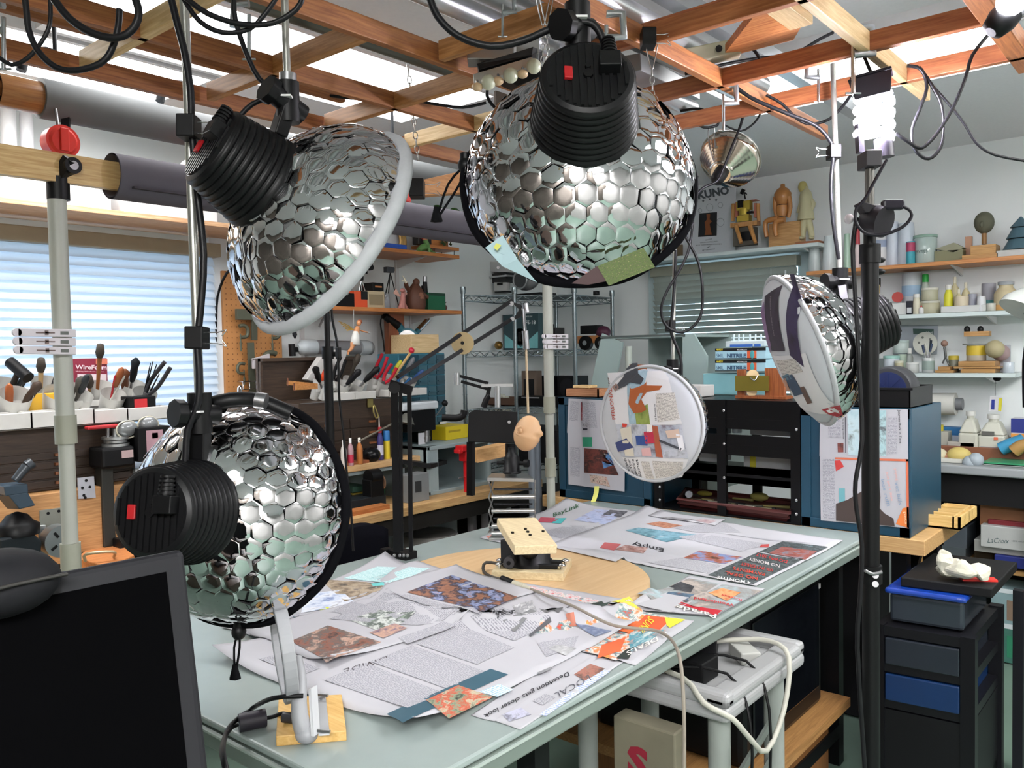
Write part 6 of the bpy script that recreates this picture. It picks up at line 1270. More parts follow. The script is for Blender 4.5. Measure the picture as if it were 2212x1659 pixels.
# on top of shelving and cabinets
zt9=zt8+.002
def onTop(name,label,cat,u0,u1,v0,c,y,d,zb_,**k):a,e=OY(u0,v0,y),OY(u1,v0,y); return gbox(name,label,cat,((a.x+e.x)/2,y+d/2,zb_),(e.x-a.x,d,(a.z+e.z)/2-zb_),c,**k)
T=thing('wooden_drawer','small open wooden drawer with a wooden pulley on top of the left teal cabinet','drawer',OY(1255,858,YC+.05)); a,e=OY(1221,857,YC+.03),OY(1292,841,YC+.03)  # open drawer lying on the cabinet top
k=B(wood('#a06a48','#c08a64','X')); k.box((a.x,YC+.03,zc1),(e.x,YC+.037,e.z)).box((a.x,YC+.15,zc1),(e.x,YC+.157,e.z)).box((a.x,YC+.03,zc1),(a.x+.006,YC+.157,e.z)).box((e.x-.006,YC+.03,zc1),(e.x,YC+.157,e.z)).box((a.x,YC+.03,zc1),(e.x,YC+.157,zc1+.004)); k.put('drawer_box',T)
T=thing('wooden_spool','pale wooden spool standing in the drawer on the left teal cabinet','spool',OY(1264,852,YC+.09)); P=OY(1264,850,YC+.09); k=B(PINEX); k.cyl(P,P+V((0,0,.03)),.022,n=24); k.cbox(P+V((0,0,.032)),(.085,.07,.012)); k.put('spool',T,bevel=.002)
gx=OY(1515,850,3.2); gbox('white_card_box','small white slotted box on top of the black shelving, right of the newspaper disc','box',(gx.x,3.16,zt9),(.1,.12,OY(1515,833,3.1).z-zt9),'#c6c2c0',lab=[('#3c3c40',.2,.6,.5,.7)])
T=thing('brass_plate_stand','wooden stand with a brass plate and round pale knob on top of the black shelving','stand',OY(1640,860,3.08)); yp=3.08
k=B(wood('#7c3f1c','#a05c30','Z')); 
for q in((1592,798,1608,858),(1652,795,1694,858)):a,e=OY(q[0],q[3],yp),OY(q[2],q[1],yp); k.box((a.x,yp,zt9),(e.x,yp+.02,e.z))
k.box((OY(1590,858,yp).x,yp-.01,zt9),(OY(1700,858,yp).x,yp+.06,zt9+.012)); k.put('wooden_stand',T,bevel=.001)
k=B(mat('#8a7c34',.35,.6)); a,e=OY(1588,844,yp-.015),OY(1660,812,yp-.015); k.box((a.x,yp-.015,a.z),(e.x,yp-.008,e.z)); k.put('brass_plate',T); k=B(mat('#cdb488',.5)); k.cyl(OY(1626,812,yp+.0),OY(1626,812,yp+.02),.024,n=24); k.cyl(OY(1624,845,yp),OY(1624,845,yp+.01),.02,n=20); k.put('wooden_disc',T); B(CHR).tube([OY(1620,815,yp-.016),OY(1630,822,yp-.03),OY(1636,812,yp-.016)],.003,n=6).put('hook',T)
zg=OY(1600,805,3.3).z
gbox('teal_storage_bin','pale teal plastic bin behind the brass plate stand','bin',(OY(1600,830,3.35).x,3.36,zt9),(.30,.12,zg-zt9-.004),'#7fb4bc')
for i,(v0,v1)in enumerate(((802,777),(776,751))):
 y=3.28; a,e=OY(1545,v0,y),OY(1634,v1,y); T=thing('glove_box',('lower','upper')[i]+' blue and white box of 5 mil nitrile gloves, stacked behind the black shelving','glove box',((a.x+e.x)/2,y+.06,a.z),'glove boxes'); W_=e.x-a.x; H_=e.z-a.z
 B(mat('#9cc4d4',.5)).box((a.x,y,a.z),(e.x+.04,y+.12,e.z)).put('carton',T,bevel=.002)
 k=B(mat('#16181c',.5)); k.box((a.x,y-.001,e.z-H_*.26),(e.x+.04,y,e.z)); k.box((a.x,y-.001,a.z),(e.x,y,a.z+H_*.08)); k.put('black_band',T); k=B(mat('#cf5a34',.5)); k.box((a.x+W_*.78,y-.001,a.z+H_*.08),(e.x,y,e.z-H_*.26)); k.put('orange_panel',T)
 k=B(mat('#4c9ca4',.5)); k.ball(((a.x+W_*.9),y-.001,(a.z+e.z-H_*.2)/2),.012,(.8,.1,1.4)); k.put('glove_picture',T)
 g_=lambda u,v,off=0:OY(u,v,y-.0015); k=B(); ptext(k,'5MIL',g_,(1547,v0-4),(1563,v0-4),8,mat('#5c7c94',.5,var=0)); ptext(k,'NITRILE',g_,(1570,v0-4),(1612,v0-4),8,mat('#2c4c6c',.5,var=0),bold=.04); ptext(k,'HARDY',g_,(1547,v0-19),(1562,v0-19),4,mat('#d8c832',.5,var=0),bold=.03); ptext(k,'MEDIUM DUTY',g_,(1592,v0-19),(1614,v0-19),3,mat('#c8ccd0',.5,var=0)); k.put('lettering',T)
y=3.3; a,e=OY(1567,750,y),OY(1652,735,y); gbox('white_basket','white box with a blue label on top of the glove boxes','box',((a.x+e.x)/2,y+.05,a.z),(e.x-a.x,.1,e.z-a.z),'#b8c4c8',lab=[('#2c5aa4',.12,.0,.7,.45),('#2c5aa4',.74,.0,.9,.45)])
k=B(mat('#c4d8e0',.4))
for u in(1585,1596,1606,1620,1632,1644):k.cyl(OY(u,736,3.32),OY(u,722,3.32),.004,n=8)
k.cyl(OY(1580,730,3.32),OY(1650,728,3.32),.003,n=6); k.cyl(OY(1580,737,3.32),OY(1650,735,3.32),.003,n=6); one(k,'plastic_comb_rack','pale plastic comb shaped rack on the white box','rack')
# bin with the blue wheel, on the right teal cabinet
T=thing('black_bin','black plastic bin on top of the right teal cabinet','bin',OY(1900,880,3.1)); a,e=OY(1818,884,3.02),OY(1966,838,3.02)
k=B(BLK); k.box((a.x,3.02,zc2),(e.x,3.026,e.z)).box((a.x,3.3,zc2),(e.x,3.306,e.z)).box((a.x,3.02,zc2),(a.x+.005,3.306,e.z)).box((e.x-.005,3.02,zc2),(e.x,3.306,e.z)).box((a.x,3.02,zc2),(e.x,3.306,zc2+.005)).box((a.x-.01,3.012,e.z-.008),(e.x+.01,3.02,e.z)); k.put('bin',T,bevel=.001)
T=thing('blue_hub_wheel','black wheel with a dark blue hub sitting in the black bin','wheel',OY(1925,840,3.1)); P=OY(1918,842,3.08); k=B(mat('#2c2d31',.5)); k.lathe([(.075,0),(.082,.01),(.082,.09),(.075,.1)],P+V((0,0,0)),(0,1,0),n=36); k.put('tyre',T); k=B(mat('#12204c',.4)); k.cyl(P-V((0,.004,0)),P,.062,n=32)  # a wheel with tyre and blue hub
for i in range(8):k.cbox(P+V((.03*math.cos(i*.785),-.006,.03*math.sin(i*.785))),(.05,.004,.005),(0,-i*.785,0))
k.put('hub',T)
one(B(mat('#aab870',.6)).cyl(OY(1972,878,3.15),OY(1970,840,3.15),.018,.02,n=14),'green_roll','pale green paper roll behind the black bin','paper roll')
# bench side tray of compartments
T=thing('compartment_tray','light wooden compartment tray sticking out behind the right teal cabinet','tray',OZ(2040,1110,.84)); zq_=.845; Q=[OZ(1960,1125,zq_),OZ(2058,1129,zq_),OZ(2084,1112,zq_),OZ(2000,1085,zq_)]
x0,x1,y0,y1=-.80,OZ(2058,1129,zq_).x,3.22,OZ(2060,1100,zq_).y+.12; k=B(wood('#caa45e','#e4c284','X')); zz=.8
k.box((x0,y0,zz),(x1,y1,zz+.006))
for q in((x0,y0,x1,y0+.008),(x0,y1-.008,x1,y1),(x0,y0,x0+.008,y1),(x1-.008,y0,x1,y1),(x0,(y0+y1)/2,x1,(y0+y1)/2+.006),((x0+x1)/2+.03,y0,(x0+x1)/2+.036,y1),(x0,y0+.07,x1,y0+.074),(x0,y1-.08,x1,y1-.076)):k.box((q[0],q[1],zz),(q[2],q[3],zz+.045))
k.put('tray_frame',T)
one(B(BLK).cbox((x0+.06,y0+.15,zz+.02),(.04,.03,.02)),'black_chip','small black block lying in the compartment tray','block'); one(B(mat('#7a7a70',.5)).ball((x1-.06,y1-.05,zz+.02),.014),'metal_nut','small metal piece lying in the far compartment of the wooden tray','metal piece')
# fume box of grey sheet behind the disc
T=thing('spray_booth','pale grey green sheet metal spray booth standing behind the newspaper-faced disc','spray booth',OY(1400,860,3.6)); yf=3.45; SB=mat('#97aaa8',.45,var=.04)
def G(u,v,dy=0):return OY(u,v,yf+dy)
k=B(SB); a,e=G(1300,868),G(1480,722); xr=G(1530,800).x
k.prism([G(1300,720),G(1268,870),G(1320,870),G(1345,740)],(0,.012,0)); k.box((a.x,yf+.45,1.16),(xr,yf+.46,e.z)); k.box((a.x,yf,e.z-.012),(G(1480,722).x,yf+.45,e.z)); k.prism([G(1474,722),G(1498,720),G(1528,770),G(1525,872),G(1474,872)],(0,.012,0)); k.put('panels',T,bevel=.001)
k=B(mat('#4c5654',.5)); k.box((a.x,yf-.004,e.z-.006),(G(1480,722).x,yf,e.z+.003)); k.box((a.x+.02,yf+.44,1.3),(xr,yf+.45,1.315)); k.put('dark_edge',T)
one(B(mat('#6f7a78',.5)).box((a.x-.02,yf-.02,.8),(xr,yf+.47,1.16)),'grey_cabinet','grey cabinet supporting the spray booth','cabinet')
one(B(mat('#a8b0a8',.45)).cyl(OY(1358,870,3.3),OY(1358,748,3.3),.016,n=16),'short_pipe','short pale vertical pipe in front of the spray booth, above the disc','pipe')
# ---------------------------------------------------------------- back wall: shelves, bench and what stands on them
YS=4.44
def bshelf(label,u0,u1,z,m,y=YS,brk=()):
 x0,x1=OY(u0,600,y).x,(OY(u1,600,y).x if u1<2212 else-.1)
 T=thing('wall_shelf',label,'shelf',((x0+x1)/2,(y+YB)/2,z-.02),'wall shelves'); B(m).box((x0,y,z-.02),(x1,YB,z)).put('board',T,bevel=.002)
 for x in brk:k=B(WHT); k.prism([(x,YB,z-.02),(x,y+.02,z-.02),(x,YB,z-.06)],(.008,0,0)); k.put('bracket',T)
 return T
WSH=mat('#c3cfcf',.5,var=.03)
bshelf('white shelf above the back window holding the wooden jointed figures',1330,1768,2.0,WSH,brk=(-1.72,)); bshelf('long orange brown shelf on the back wall with cup stacks and a small head',1741,3000,1.85,SHELFWX,brk=(-1.0,))
bshelf('middle white shelf on the back wall with a white tub and bottles',1880,3000,1.60,WSH,brk=(-.85,)); bshelf('lower white shelf on the back wall with jars and wooden offcuts',1870,2194,1.31,WSH,brk=(-.85,))
BW=thing('back_bench_grey','long grey topped workbench against the back wall at right','workbench',(.2,4.4,0)); B(mat('#8f9396',.35,var=.06)).box((-1.25,4.18,.86),(1.6,YB-.004,.9)).put('worktop',BW,bevel=.008,seg=3)
for x in(-.62,.8):B(BLKM).box((x,4.2,0),(x+.1,4.3,.86)).put('leg',BW)
B(mat('#101012',.6)).box((-1.25,4.24,.72),(1.6,4.26,.86)).put('apron',BW); B(mat('#6f4a34',.5)).box((-1.25,YB-.02,.9),(1.6,YB-.001,.99)).put('backsplash',BW)
def px(u,v,y):return OY(u,v,y)
def cb(name,label,cat,u0,u1,v,zb_,c,y=4.55,**k):
 P=OY((u0+u1)/2,v,y); r=(u1-u0)/2*dep_of(P)/F; return gcyl(name,label,cat,(P.x,y,zb_),r,P.z-zb_,c,**k)
def bb(name,label,cat,u0,u1,v,zb_,c,y=4.52,d=.12,**k):
 a,e=OY(u0,v,y),OY(u1,v,y); return gbox(name,label,cat,((a.x+e.x)/2,y+d/2,zb_),(e.x-a.x,d,(a.z+e.z)/2-zb_),c,**k)
# poster
T=thing('kuno_poster','white theatre poster with a dark puppet photograph leaning on the shelf above the back window','poster',OY(1540,480,4.66)); yq=4.66; g=lambda u,v,off=0:OY(u,v,yq-.002-off)
B(mat('#cdd2d6',.7,var=.02)).prism([g(1472,395),g(1590,393),g(1588,545),g(1468,556)],(0,.003,0)).put('sheet',T)
k=B(); quadprint(k,g,[(1511,461),(1549,458),(1548,509),(1508,512)],photo_mat(('#14181c','#0f1418','#1c2224'),3),2,.002); k.add([g(u,v,.004)for u,v in[(1526,462),(1534,462),(1533,474),(1538,478),(1533,484),(1536,500),(1538,507),(1522,508),(1524,496),(1522,480),(1527,474)]],[tuple(range(11))],m=photo_mat(('#a8622c','#7c4420','#c8843c'),9)); k.put('photograph',T)
k=B(); GI=mat('#4c545a',.6,var=0); ptext(k,'KUNO',g,(1508,430),(1576,418),16,GI,bold=.05)
for i,s_ in enumerate(('GROSSE','GALAVORSTELLUNG','AUS VIER PAPIERSTÜCKEN','MIT','MITTERNACHT')):w_=len(s_)*1.25; ptext(k,s_,g,(1531-w_,520+i*5.5),(1531+w_,517+i*5.5),2.4,GI)
for u,v in((1519,434),(1533,430),(1547,432)):k.add([g(u+3.4*(1 if i%2==0 else .42)*math.sin(i*math.pi/5),v-3.4*(1 if i%2==0 else .42)*math.cos(i*math.pi/5),.002)for i in range(10)],[tuple(range(10))],m=GI)
k.put('lettering',T); k=B(mat('#8a9298',.6)); 
for c_,r_ in(((1533,448),7),((1556,443),5),((1556,480),8),((1512,455),4)):k.tube([g(c_[0]+r_*math.cos(a),c_[1]+r_*1.1*math.sin(a),.001)for a in[i*.7 for i in range(9)]],.0012,n=5,closed=True)
k.put('line_drawings',T)
gbox('small_sign','small dark lettered card half hidden behind the central lamp rim','card',(OY(1462,540,4.6).x,4.62,2.0),(.06,.01,.09),'#6c5c44')
# jointed wooden figures
WD=wood('#a8743c','#c89458','Z',.4,6); WP=mat('#b5705c',.5)
def XZ(u,v,y=4.55):return OY(u,v,y)
T=thing('mechanical_puppet','headless seated wooden puppet with brass mechanism in its chest, beside the theatre poster','puppet',XZ(1612,530)); y=4.52
k=B(WP); 
for q in((1587,430,1633,438),(1587,438,1593,470),(1628,438,1634,470)):a,e=XZ(q[0],q[3],y),XZ(q[2],q[1],y); k.box((a.x,y,a.z),(e.x,y+.05,e.z))
k.put('torso_frame',T,bevel=.002)
k=B(mat('#b8a040',.3,.6)); k.cbox(XZ(1608,445,y),(.08,.04,.05)); k.cbox(XZ(1608,472,y),(.07,.04,.035)); k.cyl(XZ(1608,452,y),XZ(1608,465,y),.03,n=16); k.put('brass_works',T)
k=B(BLKM); k.cbox(XZ(1600,441,y-.02),(.03,.02,.04)); k.cbox(XZ(1612,460,y-.01),(.08,.02,.012)); k.tube([XZ(1610,430,y),XZ(1608,416,y),XZ(1613,420,y)],.004,n=6); k.cbox(XZ(1604,414,y),(.02,.01,.03),(0,.5,0)); k.put('black_works',T)
k=B(WD); k.cbox(XZ(1610,485,y),(.16,.05,.025)); k.cyl(XZ(1590,488,y-.03),XZ(1601,525,y-.05),.012,.010); k.cyl(XZ(1620,488,y-.03),XZ(1632,525,y-.05),.013,.010); k.cyl(XZ(1584,440,y),XZ(1583,478,y),.010); k.cyl(XZ(1637,440,y),XZ(1639,478,y),.010); k.put('limbs',T)
k=B(mat('#5a564c',.5)); k.cbox(XZ(1610,512,y+.03),(.13,.05,.1)); k.put('seat_box',T,bevel=.002); k=B(BLK); k.cbox(XZ(1610,510,y),(.07,.02,.05)); k.put('seat_works',T)
T=thing('wooden_mannequin','headless seated wooden mannequin on a wooden box, on the shelf above the back window','mannequin',XZ(1692,520)); y=4.52
k=B(mat('#b5793f',.35,coat=.3)); k.lathe([(.028,0),(.036,.03),(.034,.06)],XZ(1690,468,y),n=20); k.lathe([(.028,0),(.044,.03),(.046,.06),(.03,.085),(.013,.095),(.012,.11),(.0,.115)],XZ(1691,442,y),n=20); k.put('torso',T)
k=B(BLKM); k.cyl(XZ(1691,452,y),XZ(1691,440,y),.022,n=16); k.put('waist_joint',T)
for q in([(1676,425),(1674,445),(1678,468)],[(1704,425),(1707,448),(1703,470)]):k=B(mat('#b5793f',.35,coat=.3)); k.tube([XZ(u,v,y-.01)for u,v in q],lambda t:.014-.004*t,n=10); k.put('arm',T)
for q in([(1682,472),(1660,476),(1653,485),(1656,512)],[(1695,474),(1678,478),(1674,492),(1677,510)]):k=B(mat('#b5793f',.35,coat=.3)); k.tube([XZ(u,v,y-.03)for u,v in q],lambda t:.017-.006*t,n=10); k.put('leg',T)
k=B(wood('#a87c48','#c89c68','X')); a,e=XZ(1660,517,y),XZ(1727,476,y); k.box((a.x,y,2.004),(e.x,y+.09,e.z)); k.put('box_seat',T,bevel=.003)
T=thing('plaster_figure','cream standing plaster boy figure at the right end of the window shelf','statuette',XZ(1742,515)); y=4.55; PL=mat('#bdb894',.6)
k=B(PL); k.lathe([(.045,0),(.04,.04),(.032,.08),(.036,.12),(.028,.15),(.014,.165),(.013,.18)],XZ(1741,475,y),n=18); k.tube([XZ(1738,475,y),XZ(1735,495,y),XZ(1734,512,y)],lambda t:.02-.006*t,n=10); k.tube([XZ(1746,475,y+.01),XZ(1751,495,y+.01),XZ(1754,512,y+.01)],lambda t:.02-.006*t,n=10); k.tube([XZ(1748,428,y),XZ(1757,440,y),XZ(1752,452,y)],.013,n=8); k.tube([XZ(1732,430,y),XZ(1728,445,y),XZ(1724,460,y)],.011,n=8); k.ball(XZ(1732,514,y-.02),.014,(1,1.6,.7)); k.ball(XZ(1753,514,y),.014,(1,1.6,.7)); k.put('body',T)
B(mat('#b5ab6c',.6)).ball(XZ(1734,404,y),.027,(.9,1,1.2)).put('head',T); k=B(wood('#8c5434','#a86c48','X')); a,e=XZ(1718,522,y-.05),XZ(1768,516,y-.05); k.box((a.x,y-.05,2.001),(e.x,y+.07,2.018)); k.put('base',T)
# orange shelf things: z 1.85
z1_=1.851
for u0,u1,v,c,lab in((1745,1773,527,'#b9c4c4','stack of pale ribbed cups nearest the window on the orange shelf'),(1776,1806,510,'#c8d2d4','stack of clear plastic cups next to the thin rod on the orange shelf'),(1822,1838,505,'#a8c8b4','greenish stack of cups half hidden by the black stand')):
 cb('cup_stack',lab,'cup stack',u0,u1,v,z1_,mat(c,.2,var=.05),taper=.72)
for u0,u1,v,c,lab,bd in((1845,1858,485,'#b02a38','red cup stack behind the black stand pole',('#d8c8c8',.0,.55)),(1884,1918,500,'#c9cacc','cup with blue printed dots right of the black stand',('#8c98b0',.55,.75)),(1915,1942,480,'#c4ccd8','tall wrapped sleeve of foam cups, left one',None),(1940,1976,482,'#c2cbd6','tall wrapped sleeve of foam cups, right one',None)):
 k_=dict(band=bd)if bd else{}; cb('cup_stack',lab,'cup stack',u0,u1,v,z1_,mat(c,.35),taper=.85,**k_)
T=cb('paint_cups','pink and turquoise paint cup tucked beside the wrapped cups','cup',1958,1976,522,z1_,'#3c9cac',y=4.5,band=('#a83a5c',.55,.95))
T=cb('glass_jar','clear jar with green lid and hobby label on the orange shelf','jar',1976,2022,508,z1_,mat('#a8b8b4',.15,var=.05),cap='#8aa89a',caph=.1)
k=B(mat('#3c5c54',.5)); g2=lambda u,v,off=0:OY(u,v,4.55-.06-.002); ptext(k,'BYTES',g2,(1978,547),(2004,545),6,mat('#4c6460',.5,var=0)); k.put('lettering',T)
T=bb('olive_box','crumpled open olive cardboard box on the orange shelf','box',2018,2080,540,z1_,'#7c7c5c',d=.1); 
one(B(mat('#8f8f78',.6)).prism([OY(2020,538,4.52),OY(2060,524,4.52),OY(2082,535,4.52),OY(2060,545,4.52)],(0,.09,0)),'olive_box_flap','bent lid flap over the olive cardboard box','lid')
one(B(mat('#b08468',.5)).box((OY(2085,530,4.58).x,4.58,z1_),(OY(2099,530,4.58).x,4.6,OY(2090,511,4.58).z)),'wood_marker','small upright wooden block behind the clay head base','wood block')
T=thing('clay_sculpture','grey green clay head on a rod in a wooden block, on the orange shelf','sculpture',XZ(2125,560)); y=4.54
k=B(wood('#a87c48','#c89c60','X')); a,e=XZ(2084,565,y),XZ(2162,553,y); k.box((a.x,y-.06,z1_),(e.x,y+.08,z1_+.022)); a,e=XZ(2100,550,y),XZ(2155,528,y); k.box((a.x,y-.04,z1_+.022),(e.x,y+.06,e.z)); k.put('base',T,bevel=.002)
k=B(mat('#5c5c4c',.7,bump=.5)); k.ball(XZ(2126,481,y),.05,(.88,.9,1.05),n=20); k.ball(XZ(2121,485,y-.045),.012,(.7,1,1.3)); k.put('head',T); B(mat('#8a6438',.5)).cyl(XZ(2126,528,y),XZ(2126,498,y),.011).put('rod',T)
T=thing('cone_tree','stepped tree of blue grey cones on white foam at the right picture edge','cone tree',XZ(2200,545)); y=4.54; P=XZ(2205,540,y)
k=B(mat('#44606c',.5)); 
for i,(r0,r1)in enumerate(((.075,.05),(.06,.035),(.045,.004))):k.cyl((P.x,y,P.z+.002+i*.052),(P.x,y,P.z+.05+i*.052),r0,r1,n=24)
k.put('cones',T); B(mat('#b8bab8',.6)).box((P.x-.09,y-.06,z1_),(P.x+.09,y+.06,P.z)).put('foam_base',T,bevel=.003)
# middle white shelf: z 1.60
z2_=1.601
bb('white_tub','long white plastic tub at the left of the middle white shelf','tub',1905,1962,655,z2_,'#c4c6c4',y=4.46); bb('ink_bottle','small flat black bottle with a pale label before the white tub','bottle',1957,1971,650,z2_,'#22242c',y=4.45,d=.02,lab=[('#b8bcc0',.15,.1,.85,.5)])
cb('white_jug','large white container with blue lettering behind the tub on the middle shelf','container',1950,1990,590,z2_,'#b4bcc0',y=4.62,band=('#8ca8c0',.45,.7)); cb('white_bottle','white screw cap bottle right of the small black bottle','bottle',1972,1988,635,z2_,'#c0bca8',cap='#d0d0cc',y=4.47,neck=.7); cb('white_dropper','tiny white dropper bottle with red tip on the middle shelf','dropper',1985,1995,660,z2_,'#c8c8c8',y=4.46,cap='#b83034',neck=.3)
cb('jar_lower','cream jar at the bottom of the stacked jar pair','jar',1990,2028,650,z2_,'#a8a48c',cap='#b8b8ac',y=4.5); cb('jar_upper','cream jar stacked on top of the other cream jar','jar',1992,2025,622,OY(2008,650,4.5).z+.002,'#a8a690',cap='#c0c0b4',y=4.5); cb('green_nozzle_bottle','clear bottle with bright green cone nozzle behind the stacked jars','bottle',1990,2008,592,z2_,'#a8b4a8',y=4.6,cap='#1c9c3c',caph=.2,neck=.6)
one(B(mat('#a83028',.5)).cyl(OY(1939,642,4.55),OY(1939,642,4.57),.027,n=24),'red_disc','red round disc leaning behind the white tub','disc')
for i,u in enumerate((1893,1898)):cb('paint_brush',('left','right')[i]+' paint brush leaning by the black stand on the middle shelf','brush',u,u+3,615,z2_,'#a89468',y=4.55)
one(B(BLK).cbox(OY(1898,610,4.56),(.018,.01,.045)),'black_clip','small black clip above the brushes on the back wall','clip'); cb('amber_jar','amber jar beside the brushes on the middle shelf','jar',1890,1906,640,z2_,'#a0643c',y=4.5)
cb('yellow_oil_bottle','bright yellow liquid bottle on the middle shelf','bottle',2040,2058,615,z2_,'#c8c430',cap='#c8c8c0',y=4.5,neck=.6)
for u0,u1,v,lab in((2053,2072,598,'tall cream cone bottle behind the yellow bottle'),(2078,2095,610,'cream cone bottle right of the tall one'),(2062,2080,625,'short cream cone bottle in front of the others')):cb('cone_bottle',lab,'bottle',u0,u1,v,z2_ if u0!=2062 else z2_,'#b8b08c',y=4.58 if u0!=2062 else 4.5,group='cream cone bottles',neck=.3,cap='#c8c4b0')
cb('printed_cup','cup with coloured dot print on the middle shelf','cup',2064,2090,640,z2_,'#c0b49c',y=4.48,taper=1.1); cb('patterned_mug','dark patterned small cup on the middle shelf','cup',2092,2110,635,z2_,'#8a8c98',y=4.5); cb('white_paper_cup','white paper cup upside down on the middle shelf','cup',2110,2130,640,z2_,'#c6c8cc',y=4.47,taper=.8); cb('patterned_cups','grey patterned stack of cups with teal rim on the middle shelf','cup stack',2122,2150,612,z2_,'#8c8c94',y=4.58,band=('#3c7c7c',.25,.4))
bb('white_foam_tray','long low white tray at the right of the middle white shelf','tray',2032,2130,660,z2_,'#bfc1c0',y=4.45); cb('plastic_cup','pale plastic cup right of the long white tray','cup',2132,2150,655,z2_,'#b4b4aa',y=4.46)
cb('glue_jug','big cream glue jug with silver top on a blue base on the middle shelf','jug',2150,2196,608,z2_,'#b5a888',y=4.5,cap='#8f9498',caph=.12,neck=.6,band=('#b88c54',.02,.2))
T=thing('white_lamp_shade','glossy white reading lamp shade poking in at the right picture edge','desk lamp',AT(2205,680,3.4)); B(mat('#c8ccc8',.2)).lathe([(.02,.1),(.05,.08),(.085,.03),(.09,0)],AT(2207,672,3.4),RW@V((.5,-.8,0)),n=28).put('shade',T); k=B(BLK); k.tube([AT(2214,640,3.4),AT(2205,645,3.42),AT(2225,700,3.4),AT(2215,780,3.5),AT(2216,880,3.5)],.012,n=8); k.put('arm',T)
# lower white shelf z 1.31
z3_=1.311
bb('grey_box','grey green low box at the left end of the lower white shelf','box',1882,1910,775,z3_,'#5c6464',y=4.48)
cb('glue_tub','white tub with green banded lid on the lower shelf','tub',1910,1942,768,z3_,'#b4bcc4',cap='#8cb4ac',y=4.5); cb('cream_tub','small cream tub before the larger one on the lower shelf','tub',1933,1951,779,z3_,'#a8a488',cap='#b8b8a8',y=4.46); cb('pale_jar','pale green jar behind the cream tub','jar',1940,1958,765,z3_,'#9cac9c',y=4.56); cb('round_tub','round pale tub stacked above the jars on the lower shelf','tub',1930,1962,735,OY(1945,763,4.58).z,'#a8b4b0',cap='#9cacA8',y=4.58)
cb('small_white_tub','low white tub in front on the lower shelf','tub',1958,1984,783,z3_,'#b0b2b0',cap='#c4c6c4',y=4.46); cb('clear_squeeze_bottle','clear squeeze bottle with white nozzle on the lower shelf','bottle',1958,1972,752,z3_,'#9aa09c',y=4.58,cap='#c8c8c4',neck=.5,caph=.3)
T=cb('brush_glass','glass tumbler with printed squares holding knives on the lower shelf','tumbler',1993,2018,773,z3_,mat('#b0b4b4',.15),y=4.48,band=('#8a9a94',.2,.8))
for i,(u0,v0,u1,v1,c)in enumerate(((2000,778,1993,745,'#22304c'),(2008,778,2011,735,'#1c2430'),(2004,778,2013,742,'#2a3c5a'),(2006,778,1999,742,'#b0b0a8'))):one(B(_c(c)).cyl(OY(u0,v0,4.48),OY((u0+u1)/2,(v0+v1)/2,4.48),.003,n=6,m=STL).cyl(OY((u0+u1)/2,(v0+v1)/2,4.48),OY(u1,v1,4.48),.006,n=8),'craft_knife',('dark handled craft knife leaning left in the tumbler','tall black handled knife in the tumbler','blue handled knife leaning right in the tumbler','thin pale tool in the tumbler')[i],'craft knife',group='knives in the tumbler')
T=thing('wall_notice','white notice with a dark green label pinned behind the lower shelf','notice',OY(1980,740,4.68)); g3=lambda u,v,off=0:OY(u,v,4.69-off); B(mat('#a8b0b8',.6)).prism([g3(1930,703),g3(2026,703),g3(2024,765),g3(1928,765)],(0,.003,0)).put('sheet',T); B(mat('#3c5850',.5)).prism([g3(1972,710,.002),g3(2017,711,.002),g3(2017,724,.002),g3(1973,722,.002)],(0,-.001,0)).put('green_label',T); k=B(); ptext(k,'Med',g3,(2000,722),(2014,722),6,mat('#c8d0d0',.5,var=0),off=.004); k.put('lettering',T)
T=thing('white_palette','round white disc palette with holes leaning behind the tumbler','palette',OY(1998,745,4.64)); P=OY(1998,742,4.63); B(mat('#c0c2b8',.5)).cyl(P,P+V((0,.006,0)),.058,n=32).put('disc',T); k=B(mat('#6a6c68',.6)); 
for u,v in((1993,729),(1985,740),(2009,733)):q=OY(u,v,4.628); k.cyl(q,q+V((0,-.001,0)),.006,n=10)
k.put('holes',T)
T=thing('armature_figure','tiny metal armature figure with a pinkish round head on the lower shelf','figurine',OY(2042,775,4.5)); y=4.5; k=B(mat('#5a5c5c',.4,.5)); k.tube([OY(2040,750,y),OY(2042,762,y),OY(2043,772,y)],.006,n=6); k.tube([OY(2042,772,y),OY(2036,785,y)],.004,n=6); k.tube([OY(2043,772,y),OY(2050,788,y)],.004,n=6); k.put('armature',T); B(mat('#8a6c60',.6)).ball(OY(2040,742,y),.016).put('head',T)
cb('yellow_lid_jar','small jar with a yellow lid on the lower shelf','jar',2050,2070,768,z3_,'#6c6c5c',cap='#b8a434',y=4.55,caph=.25)
WB_=wood('#9c7440','#b88c58','X')
for q,h0,h1,lab in(((2020,2060),0,.012,'thin wood offcut at the left of the wood pile on the lower shelf'),((2026,2052),.013,.03,'short wood offcut lying on the thin one on the lower shelf'),((2060,2160),.02,.03,'wide thin board in the wood pile on the lower shelf'),((2070,2150),.032,.055,'flat wooden box on top of the wood pile'),((2075,2150),0,.018,'dark board at the bottom of the wood pile')):
 a,e=OY(q[0],790,4.46).x,OY(q[1],790,4.46).x; one(B(WB_).box((a,4.46,z3_+h0),(e,4.6,z3_+h1)),'wood_offcut',lab,'wood offcut',group='wood pile on the lower shelf',bevel=.001)
cb('painted_bowl','yellow and white painted pot on the wood pile','pot',2090,2128,745,z3_+.056,'#b8b0a0',y=4.52,band=('#c8ac34',.35,.95)); cb('grey_lid','silver grey lid lying over the painted pot','plate',2082,2130,742,OY(2108,745,4.52).z+.001,'#8a8c84',y=4.52)  # flat cylinder over the pot is a silver lid
